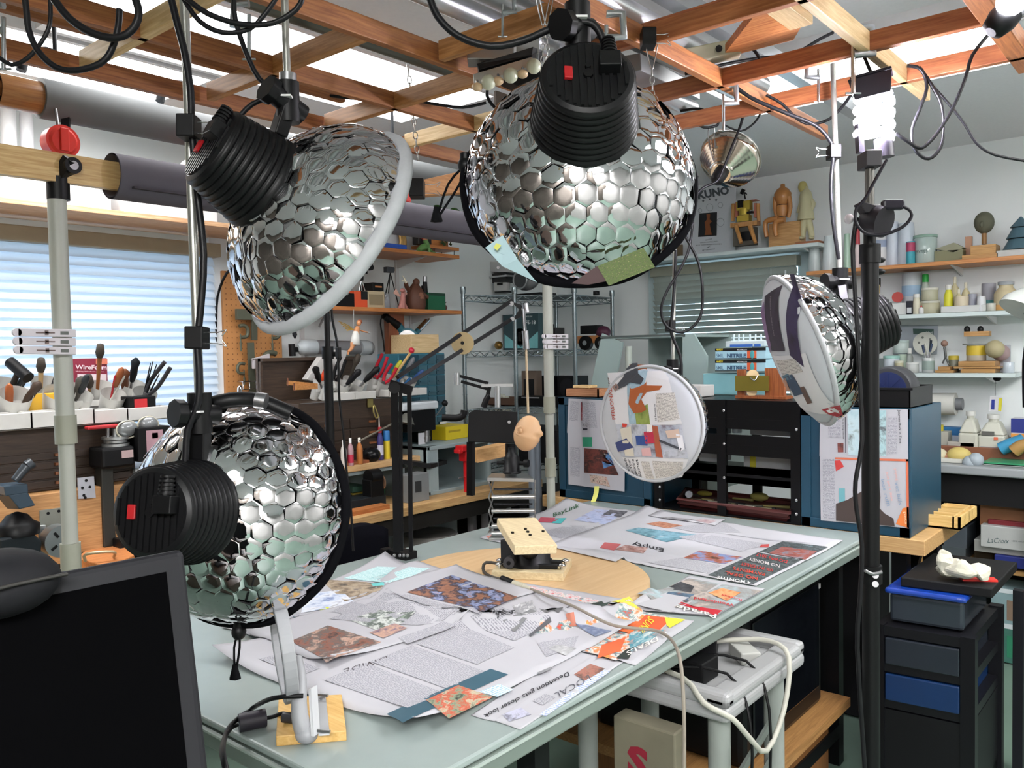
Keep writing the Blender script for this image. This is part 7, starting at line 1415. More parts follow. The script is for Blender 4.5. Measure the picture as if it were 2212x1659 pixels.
T=thing('wooden_jig','small wooden jig with black knobs on top of the painted pot','jig',OY(2110,725,4.52)); k=B(WB_); a,e=OY(2084,727,4.52),OY(2138,715,4.52); k.box((a.x,4.5,a.z),(e.x,4.56,e.z)); k.put('block',T,bevel=.001); k=B(BLK); 
for u,v in((2089,712),(2118,712)):k.ball(OY(u,v,4.52),.014,(1,1,1.3))
k.put('knob',T)
one(B(mat('#a49a78',.6)).ball(OY(2149,754,4.48),.042,n=20),'tan_ball','tan ball leaning against the painted pot','ball'); one(B(mat('#9a8484',.6)).ball(OY(2162,762,4.54),.04,(1,.8,1),n=20),'pink_shell','pinkish round shell behind the tan ball','shell'); bb('paper_packet','crumpled pale paper packet at the right end of the wood pile','paper packet',2160,2182,745,z3_,'#9c9ca4',y=4.58,d=.02); cb('small_lens','small round clear lens at the right of the lower shelf','lens',2168,2190,782,z3_,mat('#b4bcc4',.1),y=4.47)
# below the lower shelf: paper towel, hanging pack, bottles
T=thing('paper_towel_roll','roll of white paper towel mounted under the lower white shelf','paper roll',OY(2025,872,4.6)); B(mat('#c2c2bc',.7,bump=.3)).cyl(OY(1978,872,4.58),OY(2065,873,4.58),.055,n=32).put('towel',T); B(mat('#6a6c70',.4)).cyl(OY(2065,873,4.58),OY(2080,873,4.58),.03,n=20).put('holder',T)
T=thing('hanging_packet','white blue and yellow battery card hanging from a key bunch under the shelf','packet',OY(2150,870,4.6)); y=4.55; g4=lambda u,v,off=0:OY(u,v,y-off); B(mat('#c8c8cc',.5)).prism([g4(2139,855),g4(2166,857),g4(2163,890),g4(2136,888)],(0,.004,0)).put('card',T); B(mat('#24348a',.5)).prism([g4(2142,863,.001),g4(2149,863,.001),g4(2148,885,.001),g4(2141,884,.001)],(0,-.001,0)).put('blue_panel',T); B(mat('#c8c030',.5)).prism([g4(2158,860,.001),g4(2165,860,.001),g4(2163,888,.001),g4(2156,887,.001)],(0,-.001,0)).put('yellow_panel',T); B(BLKM).cyl(g4(2150,855),g4(2150,818),.001,n=5).ball(g4(2154,818),.018,(1,.6,.7)).put('key_bunch',T)
z4_=.901
def jug(label,u0,u1,vt,y=4.5,c='#bcbcb0',hnd=False):
 P,Q=OY(u0,950,y),OY(u1,950,y); w=Q.x-P.x; zt_=OY((u0+u1)/2,vt,y).z; T=thing('white_jug',label,'jug',((P.x+Q.x)/2,y,z4_),None); cx=(P.x+Q.x)/2; k=B(_c(c)); h=zt_-z4_
 k.box((P.x,y-.06,z4_),(Q.x,y+.06,z4_+h*.55)); k.prism([(P.x,y-.06,z4_+h*.55),(Q.x,y-.06,z4_+h*.55),(cx+w*.22,y-.03,z4_+h*.84),(cx-w*.22,y-.03,z4_+h*.84)],(0,.09,0)); k.cyl((cx,y,z4_+h*.82),(cx,y,z4_+h*.9),w*.2,n=16); k.put('body',T,bevel=.01,seg=3); B(mat('#c8c8c4',.4)).cyl((cx,y,z4_+h*.9),(cx,y,z4_+h),w*.25,n=20).put('cap',T)
 if hnd:B(mat('#5c5c58',.6)).box((cx-w*.35,y-.063,z4_+h*.55),(cx+w*.12,y-.061,z4_+h*.64)).put('handle_hole',T); B(mat('#8c8c90',.6)).box((cx-w*.4,y-.062,z4_+h*.25),(cx+w*.3,y-.061,z4_+h*.3)).put('label_print',T); B(mat('#d0684c',.6)).box((cx+w*.1,y-.063,z4_+h*.45),(cx+w*.25,y-.061,z4_+h*.52)).put('orange_sticker',T)
 return T
jug('tall white plastic jug with shoulders on the back bench',2076,2118,888); jug('big white jug with a moulded handle and orange stickers on the back bench',2118,2176,895,hnd=True)
T=bb('plastic_canister','frosted canister with a yellow screw lid on the back bench','canister',1995,2048,932,z4_,'#a8a69a',d=.1); P=OY(2018,925,4.56); B(mat('#c8b828',.4)).cyl((P.x,4.57,OY(2018,933,4.56).z),(P.x,4.57,OY(2018,918,4.56).z),.04,n=24).put('yellow_lid',T)
bb('blue_packet','blue carton with a white label behind the frosted canister','carton',2030,2078,923,z4_,'#2068a0',y=4.6,d=.06,lab=[('#a8b0bc',.35,.1,.9,.7)])
bb('low_clear_bin','low frosted bin along the wall behind the clay pieces','bin',2046,2105,955,z4_,'#a09c94',y=4.44,d=.05)
bb('wall_plank','reddish brown plank lying along the back bench','plank',2000,2300,968,z4_,'#7c4c34',y=4.42,d=.02)
T=bb('white_low_box','low white carton holding clay lumps on the back bench','carton',1995,2080,990,z4_,'#c0c0b8',y=4.25,d=.12); zz=OY(2040,990,4.25).z
for i,(u,r,c,lab)in enumerate(((2001,.035,'#c4bca4','cream clay lump at the left of the low white carton'),(2025,.04,'#c4bca0','pale clay lump in the middle of the low white carton'),(2042,.02,'#a87458','small terracotta piece in the low white carton'),(2072,.048,'#c4b068','yellow clay head lump in the low white carton'))):one(B(mat(c,.6)).ball((OY(u,985,4.3).x,4.3,zz+r*.3),r,(1.1,.8,.75)),'clay_lump',lab,'clay',group='clay lumps on the back bench')
for u,v,lab in((2096,1000,'left grey clay ball beside the white carton'),(2108,994,'right grey clay ball beside the white carton')):one(B(mat('#9aa4ac',.5)).ball(OY(u,v,4.25),.034),'grey_ball',lab,'clay ball',group='grey clay balls')
T=bb('glass_dish','clear tray with a green lid on the back bench at the right edge','tray',2124,2240,1003,z4_,mat('#a0a8a4',.2),y=4.25,d=.2); k=B(mat('#3c8c64',.3)); a=OY(2124,1003,4.25); e=OY(2240,1003,4.25); k.box((a.x,4.25,a.z+.001),(e.x,4.45,a.z+.012)); k.put('green_lid',T)
T=bb('glove_carton','blue orange and white glove carton at the right edge of the back bench','carton',2184,2260,905,z4_,'#c4c4c8',y=4.5,lab=[('#24307c',0,.66,1,1),('#d08c3c',0,.56,1,.64),('#4c9cc0',.1,.2,.6,.4)])
one(B(mat('#3c8cb4',.5)).tube([OY(2162,970,4.4),OY(2180,962,4.4),OY(2200,955,4.4),OY(2212,950,4.4)],.03,n=8),'blue_glove','rumpled blue glove lying in front of the glove carton','glove'); one(B(mat('#a8824c',.5)).tube([OY(2190,975,4.36),OY(2205,965,4.36),OY(2225,960,4.36)],.03,n=8),'tan_glove','tan glove beside the blue one at the right edge','glove')
# shelf below the back bench
T=thing('under_shelf_unit','dark shelving below the back bench with tan boards and boxes','shelf unit',(-.1,4.4,0)); WT=wood('#9c7444','#bc945c','X')
for v in(1228,1430):
 z=OY(2150,v,4.28).z; B(WT).box((-1.2,4.28,z-.02),(1.2,YB-.01,z)).put('board',T)
B(BLKM).box((-1.2,4.6,.02),(1.2,4.62,.8)).put('back_panel',T)
zs1,zs2=OY(2150,1228,4.28).z,OY(2150,1430,4.28).z
def ub(name,label,cat,u0,u1,v0,v1,c,y=4.3,d=.2,**k):a,e=OY(u0,v1,y),OY(u1,v0,y); return gbox(name,label,cat,((a.x+e.x)/2,y+d/2,a.z),(e.x-a.x,d,e.z-a.z),c,**k)
T=ub('soda_carton','white carton with handwritten style LaCroix lettering under the back bench','carton',2118,2260,1148,1180,'#a8aaa8',y=4.27); k=B(); g5=lambda u,v,off=0:OY(u,v,4.268); ptext(k,'LaCroix',g5,(2132,1172),(2178,1174),11,mat('#2c4c50',.5,var=0),italic=.25,bold=-.01); ptext(k,'100% natural',g5,(2184,1170),(2216,1172),3.4,mat('#6a7070',.5,var=0)); k.put('lettering',T)
T=ub('jif_carton','red carton with a white Jif logo behind the LaCroix carton','carton',2134,2260,1134,1152,'#7c2028',y=4.31); k=B(); g6=lambda u,v,off=0:OY(u,v,4.308); ptext(k,'Jif',g6,(2148,1152),(2178,1152),11,mat('#c8c8d0',.5,var=0),bold=.05); ptext(k,'CREAMY',g6,(2194,1150),(2222,1151),5,mat('#c8b4b4',.5,var=0)); k.put('lettering',T)
ub('brown_carton','brown cardboard box on top of the red carton under the back bench','carton',2116,2260,1100,1134,'#8a5c3c',y=4.33); ub('clear_lid_box','clear plastic box lid on the brown cardboard box','box',2158,2260,1085,1098,'#7c8c8c',y=4.35)
ub('grey_drawer_box','translucent grey drawer box behind the dark bench leg','box',2038,2088,1140,1180,'#4c545c',y=4.35); ub('grey_drawer_box','second translucent grey box below, behind the dark bench leg','box',2034,2086,1184,1240,'#4a545a',y=4.35); ub('clear_tote','pale clear tote behind the black cart, low at left','tote',1950,2030,1215,1280,'#3f494c',y=4.35)
ub('blue_folder','dark blue folder lying on the tan board under the back bench','folder',2148,2260,1212,1222,'#1c2870',y=4.27); ub('magazine_stack','stack of dark magazines under the white carton','magazines',2104,2240,1190,1220,'#2c2418',y=4.36); ub('white_flap','white board edge under the LaCroix carton','board',2104,2240,1180,1190,'#8c8c88',y=4.29)
for i,(v0,v1,c,lab)in enumerate(((1285,1345,'#7c9498','upper clear drawer with brown contents at right under the back bench'),(1362,1425,'#3c6c60','lower clear drawer with green contents at right under the back bench'))):ub('clear_drawer_unit',lab,'drawer',2140,2260,v0,v1,c,y=4.28,group='clear drawers',lab=[('#c0c8cc',0,.88,1,1),(('#7c6858','#2c7c5c')[i],.3,.15,.9,.7)])
# ---------------------------------------------------------------- stands, lamps and cables in the middle
def tube_thing(name,label,cat,pts,r,m,**k):return one(B(m).tube(pts,r,n=8),name,label,cat,**k)
PX=-2.17; GP=mat('#a3a59c',.45,var=.05)
def X_(u,v,x=PX):return OX(u,v,x)
fs=thing('backdrop_frame','grey pipe frame with a pale wooden crossbeam standing along the left of the table','backdrop stand',(PX,1.9,0))
for(u,v,dn),rr in(((122,415,1228),.0215),((1181,540,1095),.0215)):
 a=X_(u,v); k=B(GP); z2=X_(u+20,800).z-.15; k.cyl((a.x,a.y,z2),a,rr,n=24); k.cyl((a.x,a.y,0.02),(a.x,a.y,z2),rr*.86,n=24); k.put('post',fs)
 B(mat('#8f9082',.45)).cyl((a.x,a.y,z2-.03),(a.x,a.y,z2+.04),rr*1.18,n=24).cyl((a.x,a.y,.92),(a.x,a.y,1.0),rr*1.1,n=24).put('coupling',fs)
 k=B(GP);[k.bar((a.x,a.y,.05),(a.x+dx,a.y+dy,.02),.03,.02)for dx,dy in((.0,.3),(.0,-.3),(-.2,0))]; k.put('foot',fs)
a=X_(125,392); k=B(BLK); k.cyl(a-V((0,0,.045)),a+V((0,0,.01)),.026,n=20); k.bar(a,a+V((.035,.02,.05)),.03,.03); k.cyl(a+V((.02,.02,.035)),a+V((.045,.02,.035)),.02,n=20); k.put('corner_joint',fs); B(STL).cyl(a+V((.045,.02,.035)),a+V((.047,.02,.035)),.011,n=12).put('star_bolt',fs)
zB=X_(125,365).z; B(wood('#b08d58','#cdb07c','Y',.5)).box((PX+.0,.3,zB-.035),(PX+.022,2.95,zB+.035)).put('crossbeam',fs)
ry0=X_(236,390).y; T=thing('backdrop_roll','dark grey felt backdrop roll around the wooden crossbeam, upper left to centre','backdrop roll',(PX,2,zB-.07)); k=B(mat('#4f4c54',.9,bump=.3)); k.cyl((PX+.01,ry0,zB),(PX+.01,3.1,zB),.058,n=36,caps=False); k.cyl((PX+.01,ry0,zB),(PX+.01,3.1,zB),.053,n=36,caps=False); k.put('felt',T); B(mat('#38353c',.9)).box((PX+.058,ry0+.03,zB-.035),(PX+.0705,3.1,zB-.03)).put('loose_edge',T)
xr=-2.36; zR=X_(200,235,xr).z; T=thing('backdrop_roll','light grey paper backdrop roll on a cardboard core high at left','backdrop roll',(xr,1.8,zR-.05)); y0=X_(85,225,xr).y; k=B(mat('#5f6263',.7)); k.cyl((xr,y0,zR),(xr,3.1,zR),.052,n=36); k.put('paper',T); k=B(wood('#8a5a34','#a87848','Y',.3)); k.cyl((xr,y0-.10,zR),(xr,y0,zR),.042,n=32,caps=False).cyl((xr,y0-.10,zR),(xr,y0,zR),.038,n=32,caps=False,m=mat('#2c1c12')); k.put('core',T); B(CEDAR).box((xr-.012,.3,zR-.012),(xr+.012,y0+.1,zR+.02)).put('pole',T)
for u,v,rr,lab in((130,308,.042,'round red backdrop clamp hanging above the left grey pipe'),(418,368,.034,'red backdrop clamp half hidden behind the thin lamp rod'),(866,425,.034,'red backdrop clamp behind the white rimmed dish lamp')):
 x=-2.3; P=OX(u,v,x); s=rr/.034 if u<200 else 1; T=thing('roll_clamp',lab,'clamp',P,'red backdrop clamps'); k=B(mat('#c02c22',.3)); k.cyl(P-V((.02,0,0)),P+V((.02,0,0)),rr,n=28); k.cyl(P+V((.02,0,0)),P+V((.026,0,0)),rr*.85,rr*.7,n=28); k.cbox(P+V((.028,0,.003)),(.008,rr*.5,rr*1.4)); k.put('knob',T,bevel=.002)
 q=V((x-.06,P.y+.02,zR)); k=B(mat('#15181c',.4)); k.tube([q+V((0,-.085,.06)),q+V((0,-.07,.1)),q+V((0,-.02,.125)),q+V((0,.03,.11))],.013,n=10); k.tube([q+V((0,.03,.0)),q+V((0,.075,.01)),q+V((0,.08,.05))],.013,n=10); k.bar(P+V((-.025,.02,0)),q+V((0,.03,.05)),.02,.012); k.cyl(q+V((0,0,.12)),(q.x,q.y,ZC),.006); k.put('hook',T)
 B(STL).cyl(P,P+V((-.02,.0,.09)),.004).put('chain_pin',T)
T=None
def clip(label,u,v,dep,w=.03,up=True,grp='black binder clips',hu=1,hz=0):
 P=AT(u,v,dep); T=thing('binder_clip',label,'binder clip',P,grp); r_=right; k=B(BLK); k.cbox(P,(w*.8,w,w),RW.to_3x3()); k.put('body',T,bevel=.002); k=B(CHR)
 for dz in(-.25,.25):a=P-down*dz*w; k.tube([a-r_*w*.2*hu,a+r_*w*.9*hu-down*hz*w,a+r_*w*1.3*hu-down*(dz*.5*w+hz*w),a+r_*w*1.1*hu+down*(dz*.6*w-hz*w)],.0011,n=5)
 k.put('wire_handles',T); return T
clip('binder clip with silver handles gripping the cable to the long rod at upper left',408,276,1.335,.036); clip('binder clip lower down on the same long rod, in front of the window blind',426,730,1.345,.036); clip('small binder clip on the rod above the newspaper-faced disc',1448,704,2.66,.035); clip('binder clip holding the cable to the thin rod at upper right',1801,329,2.06,.034,hu=-1)
clip('large binder clip standing on a lattice beam right of the central lamp',1400,84,1.70,.036); clip('large dark binder clip gripping the hanging wooden beam end at centre left',901,408,2.35,.05)
# plastic clothes pegs on the pipes
for j,(u0,v0,u1,x)in enumerate(((32,718,163,PX+.035),(1171,738,1226,PX+.03))):
 for i in range(3):
  dv=(i*19 if j==0 else(i-1)*11.5); a,e=OX(u0+i*1.5+4,v0+dv,x),OX(u1,v0+dv+2*(1-j),x); T=thing('plastic_peg',(('top','middle','bottom')[i]+' white plastic peg clipped on the '+('left grey pipe','middle grey pipe')[j]),'peg',a,'white pegs on the pipes'); h=.019
  k=B(mat('#c8c3c8',.5)); k.bar(a,e,.010,h,up=(0,0,1)); k.cyl(a-V((.005,0,0)),a+V((.005,0,0)),h/2,n=16); k.put('body',T,bevel=.002); k=B(mat('#6a5a58',.5)); m1=a+(e-a)*.3; m2=a+(e-a)*.62; k.bar(m1+V((.006,0,0)),m2+V((.006,0,0)),.001,.003); mm=a+(e-a)*.45; k.bar(mm+V((.006,0,0)),mm+V((.006,.008,0)),.001,.01); k.put('spring',T); k=B(mat('#5c605c',.5)); m3=a+(e-a)*.72; k.bar(m3+V((.0055,0,0)),m3+(e-a)*.14+V((.0055,0,0)),.001,.008); k.put('slot',T)
# thin black tripod stand
T=thing('light_stand','slim black stand with a silver clamp head under the white rimmed dish lamp','light stand',AT(715,1200,2.66)); d=2.66; p=AT(705,655,d); k=B(BLK); k.cyl((p.x,p.y,.05),(p.x,p.y,1.45),.0145,n=16).cyl((p.x,p.y,1.4),p,.009,n=12); k.cyl((p.x,p.y,1.44),(p.x,p.y,1.48),.019,n=14); k.cyl((p.x,p.y,1.455),(p.x+.03,p.y+.02,1.455),.008); k.put('pole',T)
k=B(BLK);[k.bar((p.x,p.y,.35),(p.x+.3*math.cos(a),p.y+.3*math.sin(a),.01),.015,.02)for a in(.4,2.5,4.6)]; k.put('legs',T); k=B(ALU); k.cyl(AT(690,642,d),AT(722,632,d),.02,n=18); k.cyl(p,p+V((0,0,.03)),.02,n=16); k.tube([AT(712,628,d),AT(722,622,d),AT(738,628,d),AT(752,636,d)],.004,n=6); k.put('clamp_head',T)
tube_thing('inline_switch_cord','thin black cord with a small inline switch hanging beside the slim stand','cord',[AT(715,640,2.4),AT(718,690,2.4),AT(728,740,2.4),AT(731,790,2.4),AT(733,860,2.4),AT(742,940,2.4),AT(748,1010,2.4),AT(758,1100,2.4),AT(763,1190,2.4)],.0035,BLK); one(B(BLK).cbox(AT(731,763,2.39),(.014,.012,.034)),'cord_switch','small black rocker switch on the cord by the slim stand','switch',bevel=.002)
# articulated black arm
T=thing('articulated_arm','black articulated parallel arm clamped to the far left table edge, reaching up to the centre','lamp arm',OZ(865,1195,TZ)); d=2.62; AA=mat('#0e0e10',.35,.3)
def A2(u,v,dd=0):return AT(u,v,d+dd)
for u0,u1 in((852,858),(884,888)):k=B(AA); k.bar(A2(u1,1192),A2(u0,828 if u0<870 else 850),.022 if u0<870 else .013,.012,up=fwd); k.put('upright_bar',T)
k=B(AA); k.bar(A2(868,1190),A2(865,845),.010,.01,up=fwd); k.bar(A2(842,830),A2(890,845),.03,.02,up=fwd); k.cyl(A2(852,838,-.02),A2(852,838,.02),.018,n=16); k.put('elbow',T)
for a_,z_ in(((858,815),(1105,650)),((862,842),(1108,688))):k=B(AA); k.bar(A2(*a_),AT(z_[0],z_[1],2.9),.012,.017,up=fwd); k.put('upper_bar',T)
k=B(AA); k.prism([AT(1100,650,2.9),AT(1125,658,2.9),AT(1133,668,2.9),AT(1125,685,2.9),AT(1105,694,2.9),AT(1122,668,2.9)],fwd*.012); k.put('end_plate',T); k=B(STL);[k.cyl(AT(u,v,2.885),AT(u,v,2.92),.008,n=12)for u,v in((1105,656),(1107,689),(1131,668))]; k.cyl(AT(1134,656,2.88),AT(1138,676,2.88),.012,n=12); k.put('bolt',T)
k=B(BLK); k.cbox(OZ(868,1196,TZ+.012),(.09,.05,.024)); k.cbox(OZ(835,1194,TZ+.012),(.03,.03,.03)); k.put('table_clamp',T,bevel=.002); k=B(STL);[k.ball(OZ(u,1200,TZ+.02),.006,n=8)for u in(852,864,872,880)]; k.put('clamp_screw',T)
dd_=(AT(1040,700,2.8)-AT(960,760,2.8)).normalized(); c=AT(999,741,2.76); one(B(mat('#a8946c',.6)).cyl(c,c+fwd*.022,.037,n=36).cyl(c-fwd*.001,c,.006,n=12,m=BLK),'tan_disc','round tan fibreboard disc fixed on the black articulated arm','disc',bevel=.002)
# hanging head
T=thing('sculpted_head_model','small flesh coloured sculpted head hung upside down on a metal rod in the centre','sculpture',AT(1142,960,2.7)); d=2.7; HC=mat('#c8a078',.55,var=.06,scale=30,bump=.2)
c=AT(1139,936,d); ux=(RW@V((.22,-.97,0))).normalized(); fx=(RW@V((.84,.2,-.5))).normalized(); sx=ux.cross(fx).normalized(); k=B(HC); n_=28; vs=[]
for j in range(n_+1):
 t=math.pi*j/n_
 for i in range(n_):
  a=2*math.pi*i/n_; x,y,z=math.sin(t)*math.cos(a),math.sin(t)*math.sin(a),math.cos(t)  # x face, z chin(+)/crown(-)
  r=1.; 
  def g_(px_,pz_,w):return math.exp(-(((x-px_)**2+(z-pz_)**2)/w))
  fr=max(0,x)
  bump=.30*math.exp(-((y/.16)**2+((z-.18)/.2)**2))*fr+.15*math.exp(-((y/.3)**2+((z-.52)/.07)**2))*fr-.13*math.exp(-(((abs(y)-.33)/.16)**2+((z--.05)/.12)**2))*fr+.09*math.exp(-(((abs(y)-.33)/.07)**2+((z+.05)/.06)**2))*fr+.07*math.exp(-((y/.6)**2+((z+.22)/.09)**2))*fr+.12*math.exp(-((y/.3)**2+((z-.85)/.12)**2))*fr
  w_=.76 if z>0 else .86; w_-=.12*max(0,z)
  vs.append(c+fx*((x*.92+bump)*.048)+sx*(y*w_*.05)+ux*(z*.058))
k.add(vs,[(j*n_+i,(j+1)*n_+i,(j+1)*n_+(i+1)%n_,j*n_+(i+1)%n_)for j in range(n_)for i in range(n_)],True); k.put('head',T)
for q in(-1,1):k=B(HC); e_=c+sx*q*.041-fx*.004+ux*.004; k.tube([e_+ux*.014,e_-fx*.012+ux*.006+sx*q*.005,e_-fx*.012-ux*.01+sx*q*.005,e_-ux*.014],.004,n=6); k.ball(e_,.008,(1,.6,1)); k.put('ear',T)
k=B(mat('#b09c80',.4)); k.cyl(AT(1141,893,d),AT(1136,740,d),.004,n=10); k.put('wooden_rod',T); k=B(STL); k.cyl(AT(1136,745,d),AT(1131,665,2.89),.006,n=10); k.cyl(AT(1137,755,d),AT(1134,715,d),.011,n=12); k.put('metal_rod',T)
# lab jack with ball head
jz=.80; T=thing('lab_jack','silver scissor lab jack beside the far left edge of the table','lab jack',AT(1107,1110,2.9)); d=2.88; J=mat('#b0b0ae',.28,.85)
def Jp(u,v,dd=0):return AT(u,v,d+dd)
k=B(J); k.prism([Jp(1052,1032),Jp(1153,1034),Jp(1138,1022,.12),Jp(1062,1022,.12)],(0,0,-.012)); q=[OZ(u,v,TZ+.012)for u,v in((1056,1162),(1158,1162),(1152,1146),(1070,1146))]; k.prism(q,(0,0,-.011)); k.put('plates',T,bevel=.001)
for vA,vB in((1040,1074),(1074,1104),(1104,1136),(1136,1152)):
 k=B(J)
 for u_ in(1062,1152):
  k.bar(Jp(u_-(6 if u_<1100 else-4),vA),Jp(u_+4,vB,.1),.004,.012,up=fwd); k.bar(Jp(u_+4,vA,.1),Jp(u_-(6 if u_<1100 else-4),vB),.004,.012,up=fwd)
 k.put('scissor_arms',T); k=B(J); k.cyl(Jp(1062,vB),Jp(1154,vB-1),.008,n=14); k.cyl(Jp(1066,(vA+vB)/2,.05),Jp(1150,(vA+vB)/2,.05),.004,n=10,m=DARKM); k.put('cross_rod',T)
k=B(BLK); q=Jp(1106,1022,.05); k.lathe([(.032,0),(.033,.008),(.027,.01),(.027,.055),(.02,.065),(.012,.075),(.012,.09)],q,n=28); k.cyl(q+V((-.05,-.02,.035)),q+V((.05,.02,.035)),.007,n=10); k.cyl(q+V((.04,.02,.035)),q+V((.055,.025,.035)),.014,n=10); k.put('ball_head',T)
# black panel (monitor back) behind the head
T=thing('black_screen_back','black flat panel screen seen from behind on a bench mount left of the hanging head','screen',AT(1070,930,3.1)); k=B(BLK); k.prism([AT(1012,893,3.1),AT(1024,886,3.1),AT(1118,890,3.1),AT(1116,958,3.1),AT(1010,955,3.1)],fwd*.03); k.put('panel',T,bevel=.003); k=B(BLKM); k.cyl(AT(1103,958,3.15),AT(1103,1000,3.15),.02,n=14); k.bar(AT(1017,955,3.12),AT(1017,1070,3.12),.025,.02); k.put('mount',T); B(STL).cyl(AT(1100,912,3.098),AT(1100,912,3.09),.006).put('lock_slot',T)
tube_thing('swivel_mount','black thin swivel arm with a silver cross bar in front of the wire rack','arm',[AT(1058,855,3.4),AT(1052,860,3.4),AT(1044,880,3.4)],.012,BLK); k=B(BLK)
for a_,z_ in(((992,812),(1055,828)),((996,824),(1052,840))):k.bar(AT(*a_,3.4),AT(*z_,3.4),.012,.01,up=fwd)
k.bar(AT(1058,832,3.4),AT(1048,880,3.4),.016,.012,up=fwd); k.tube([AT(955,902,3.3),AT(985,903,3.3),AT(1000,898,3.3),AT(1003,886,3.3)],.014,n=8); one(k,'second_lamp_arm','small black parallel arm in front of the egg carton on the rack','arm'); k=B(ALU); k.bar(AT(1040,833,3.35),AT(1108,832,3.35),.012,.012,up=fwd); k.cyl(AT(1075,834,3.35),AT(1075,880,3.35),.012,n=12); k.cyl(AT(987,805,3.35),AT(987,832,3.35),.011,n=12); one(k,'silver_cross_bar','silver T shaped bar standing before the wire rack','metal bar')
one(B(wood('#b08450','#c89c68','Y')).bar(AT(1022,985,3.2),AT(1100,968,3.3),.05,.05),'wood_beam_end','wooden beam end behind the red clamp vise, under the black screen','wood beam',bevel=.002)
one(B(mat('#6f7680',.4,.3)).cyl((OX(1150,1000,-2.35).x,OX(1150,1000,-2.35).y,0),OX(1148,940,-2.35),.017,n=16).cyl((OX(1166,1000,-2.4).x,OX(1166,1000,-2.4).y,0),OX(1160,940,-2.4),.015,n=16),'grey_stand_tubes','pair of blue grey tubes standing right of the lab jack','pipe')
# chair
T=thing('office_chair','black padded office chair back between the bench and the table','chair',(-2.45,1.75,0)); k=B(mat('#101016',.8,bump=.5)); c0,c1_=AT(690,1185,2.75),AT(828,1110,3.0); k.grid(lambda s,t:V((c0.x+(c1_.x-c0.x)*s,c0.y+(c1_.y-c0.y)*s,(.5+.36*t)-.03*(2*s-1)**4))+V((-.02*math.sin(3*s),0,0)),12,8); k.put('backrest',T,solid=.06,bevel=.0)
m=(c0+c1_)/2; k=B(mat('#101016',.8)); k.cbox((m.x-.26,m.y+.02,.45),(.42,.4,.08)); k.put('seat',T,bevel=.03); k=B(BLK); k.cyl((m.x-.26,m.y,.08),(m.x-.26,m.y,.42),.025); k.bar((m.x-.1,m.y,.42),(m.x+.01,m.y,.6),.05,.015);[k.bar((m.x-.26,m.y,.1),(m.x-.26+.26*math.cos(a),m.y+.26*math.sin(a),.05),.03,.025)for a in(0,1.26,2.5,3.8,5.)]; k.put('base',T)
# monitor in the left foreground
T=thing('computer_monitor','large dark computer monitor with a grey bezel filling the lower left foreground','monitor',(-.9,.2,.75)); q=[AT(70,1246,.86),AT(398,1184,.95),AT(452,1662,.905),AT(60,1760,.82)]
e1=(q[1]-q[0]).normalized(); q0=q[1]-e1*.56; dn=(q[2]-q[1]).normalized(); nr=e1.cross(dn).normalized(); nr=nr if nr.x>0 else-nr
P0,P1_,P2_,P3_=q0,q[1],q[1]+dn*.36,q0+dn*.36; k=B(mat('#1c1c20',.5)); k.prism([P0,P1_,P2_,P3_],-nr*.035); k.put('bezel',T,bevel=.008,seg=3); i_=.022; k=B(mat('#020203',.9,var=0)); A_1=P0+e1*i_+dn*i_+nr*.001; k.prism([A_1,P1_-e1*i_+dn*i_+nr*.001,P2_-e1*i_-dn*i_+nr*.001,P3_+e1*i_-dn*i_+nr*.001],-nr*.0008); k.put('screen',T)
mc=(P2_+P3_)/2-nr*.05; k=B(BLK); k.cyl((mc.x,mc.y,.76),(mc.x,mc.y,mc.z+.08),.03); k.box((mc.x-.1,mc.y-.14,.752),(mc.x+.1,mc.y+.14,.766)); k.put('stand',T); one(B(mat('#3a2c22',.5)).box((mc.x-.16,-.5,.72),(mc.x+.3,.42,.75)).box((mc.x-.1,-.45,0),(mc.x+.2,.3,.72)),'side_desk','small brown desk under the foreground monitor','desk')
T=thing('camera_bag','black zipped pouch resting on the top left corner of the monitor','pouch',AT(10,1290,.86)); k=B(mat('#16161a',.7,bump=.5)); ct=AT(0,1260,.84); k.ball(ct,.04,(1.2,1.4,.85),n=20); k.put('pouch',T); B(mat('#2e2c2a',.5)).tube([ct+V((.045,-.05,.004)),ct+V((.05,0,.008)),ct+V((.035,.05,.004))],.002,n=6).put('zip',T)
# work light on the black stand
WX=.0; d=1.86; T=thing('work_light_stand','tall black light stand in front of the right table corner carrying the glaring work light','light stand',AT(1892,1659,d)); p=AT(1866,520,d); p0_=AT(1880,900,d); px_,py_=p0_.x,p0_.y
k=B(BLK); k.cyl((px_,py_,.02),(px_,py_,AT(1870,560,d).z),.0185,n=20); k.cyl((px_,py_,AT(1870,560,d).z-.01),(px_,py_,AT(1866,530,d).z),.0225,n=16); k.cyl((px_,py_,1.5),(px_,py_,AT(1866,470,d).z),.013,n=16); k.put('lower_pole',T)
k=B(mat('#5c5a56',.4,.5)); k.cyl((px_,py_,AT(1866,500,d).z),(px_,py_,AT(1862,370,d).z),.010,n=14); k.put('upper_pole',T); k=B(mat('#26242a',.5)); k.cbox((px_,py_,AT(1862,352,d).z),(.035,.035,.05),RW.to_3x3()); k.put('socket_block',T,bevel=.002)
k=B(BLK)
for v_ in(560,585):k.cyl((px_,py_,AT(1880,v_,d).z),AT(1895,v_+2,d-.0),.008,n=10); k.ball(AT(1898,v_+2,d),.012,(1.2,1,.6))
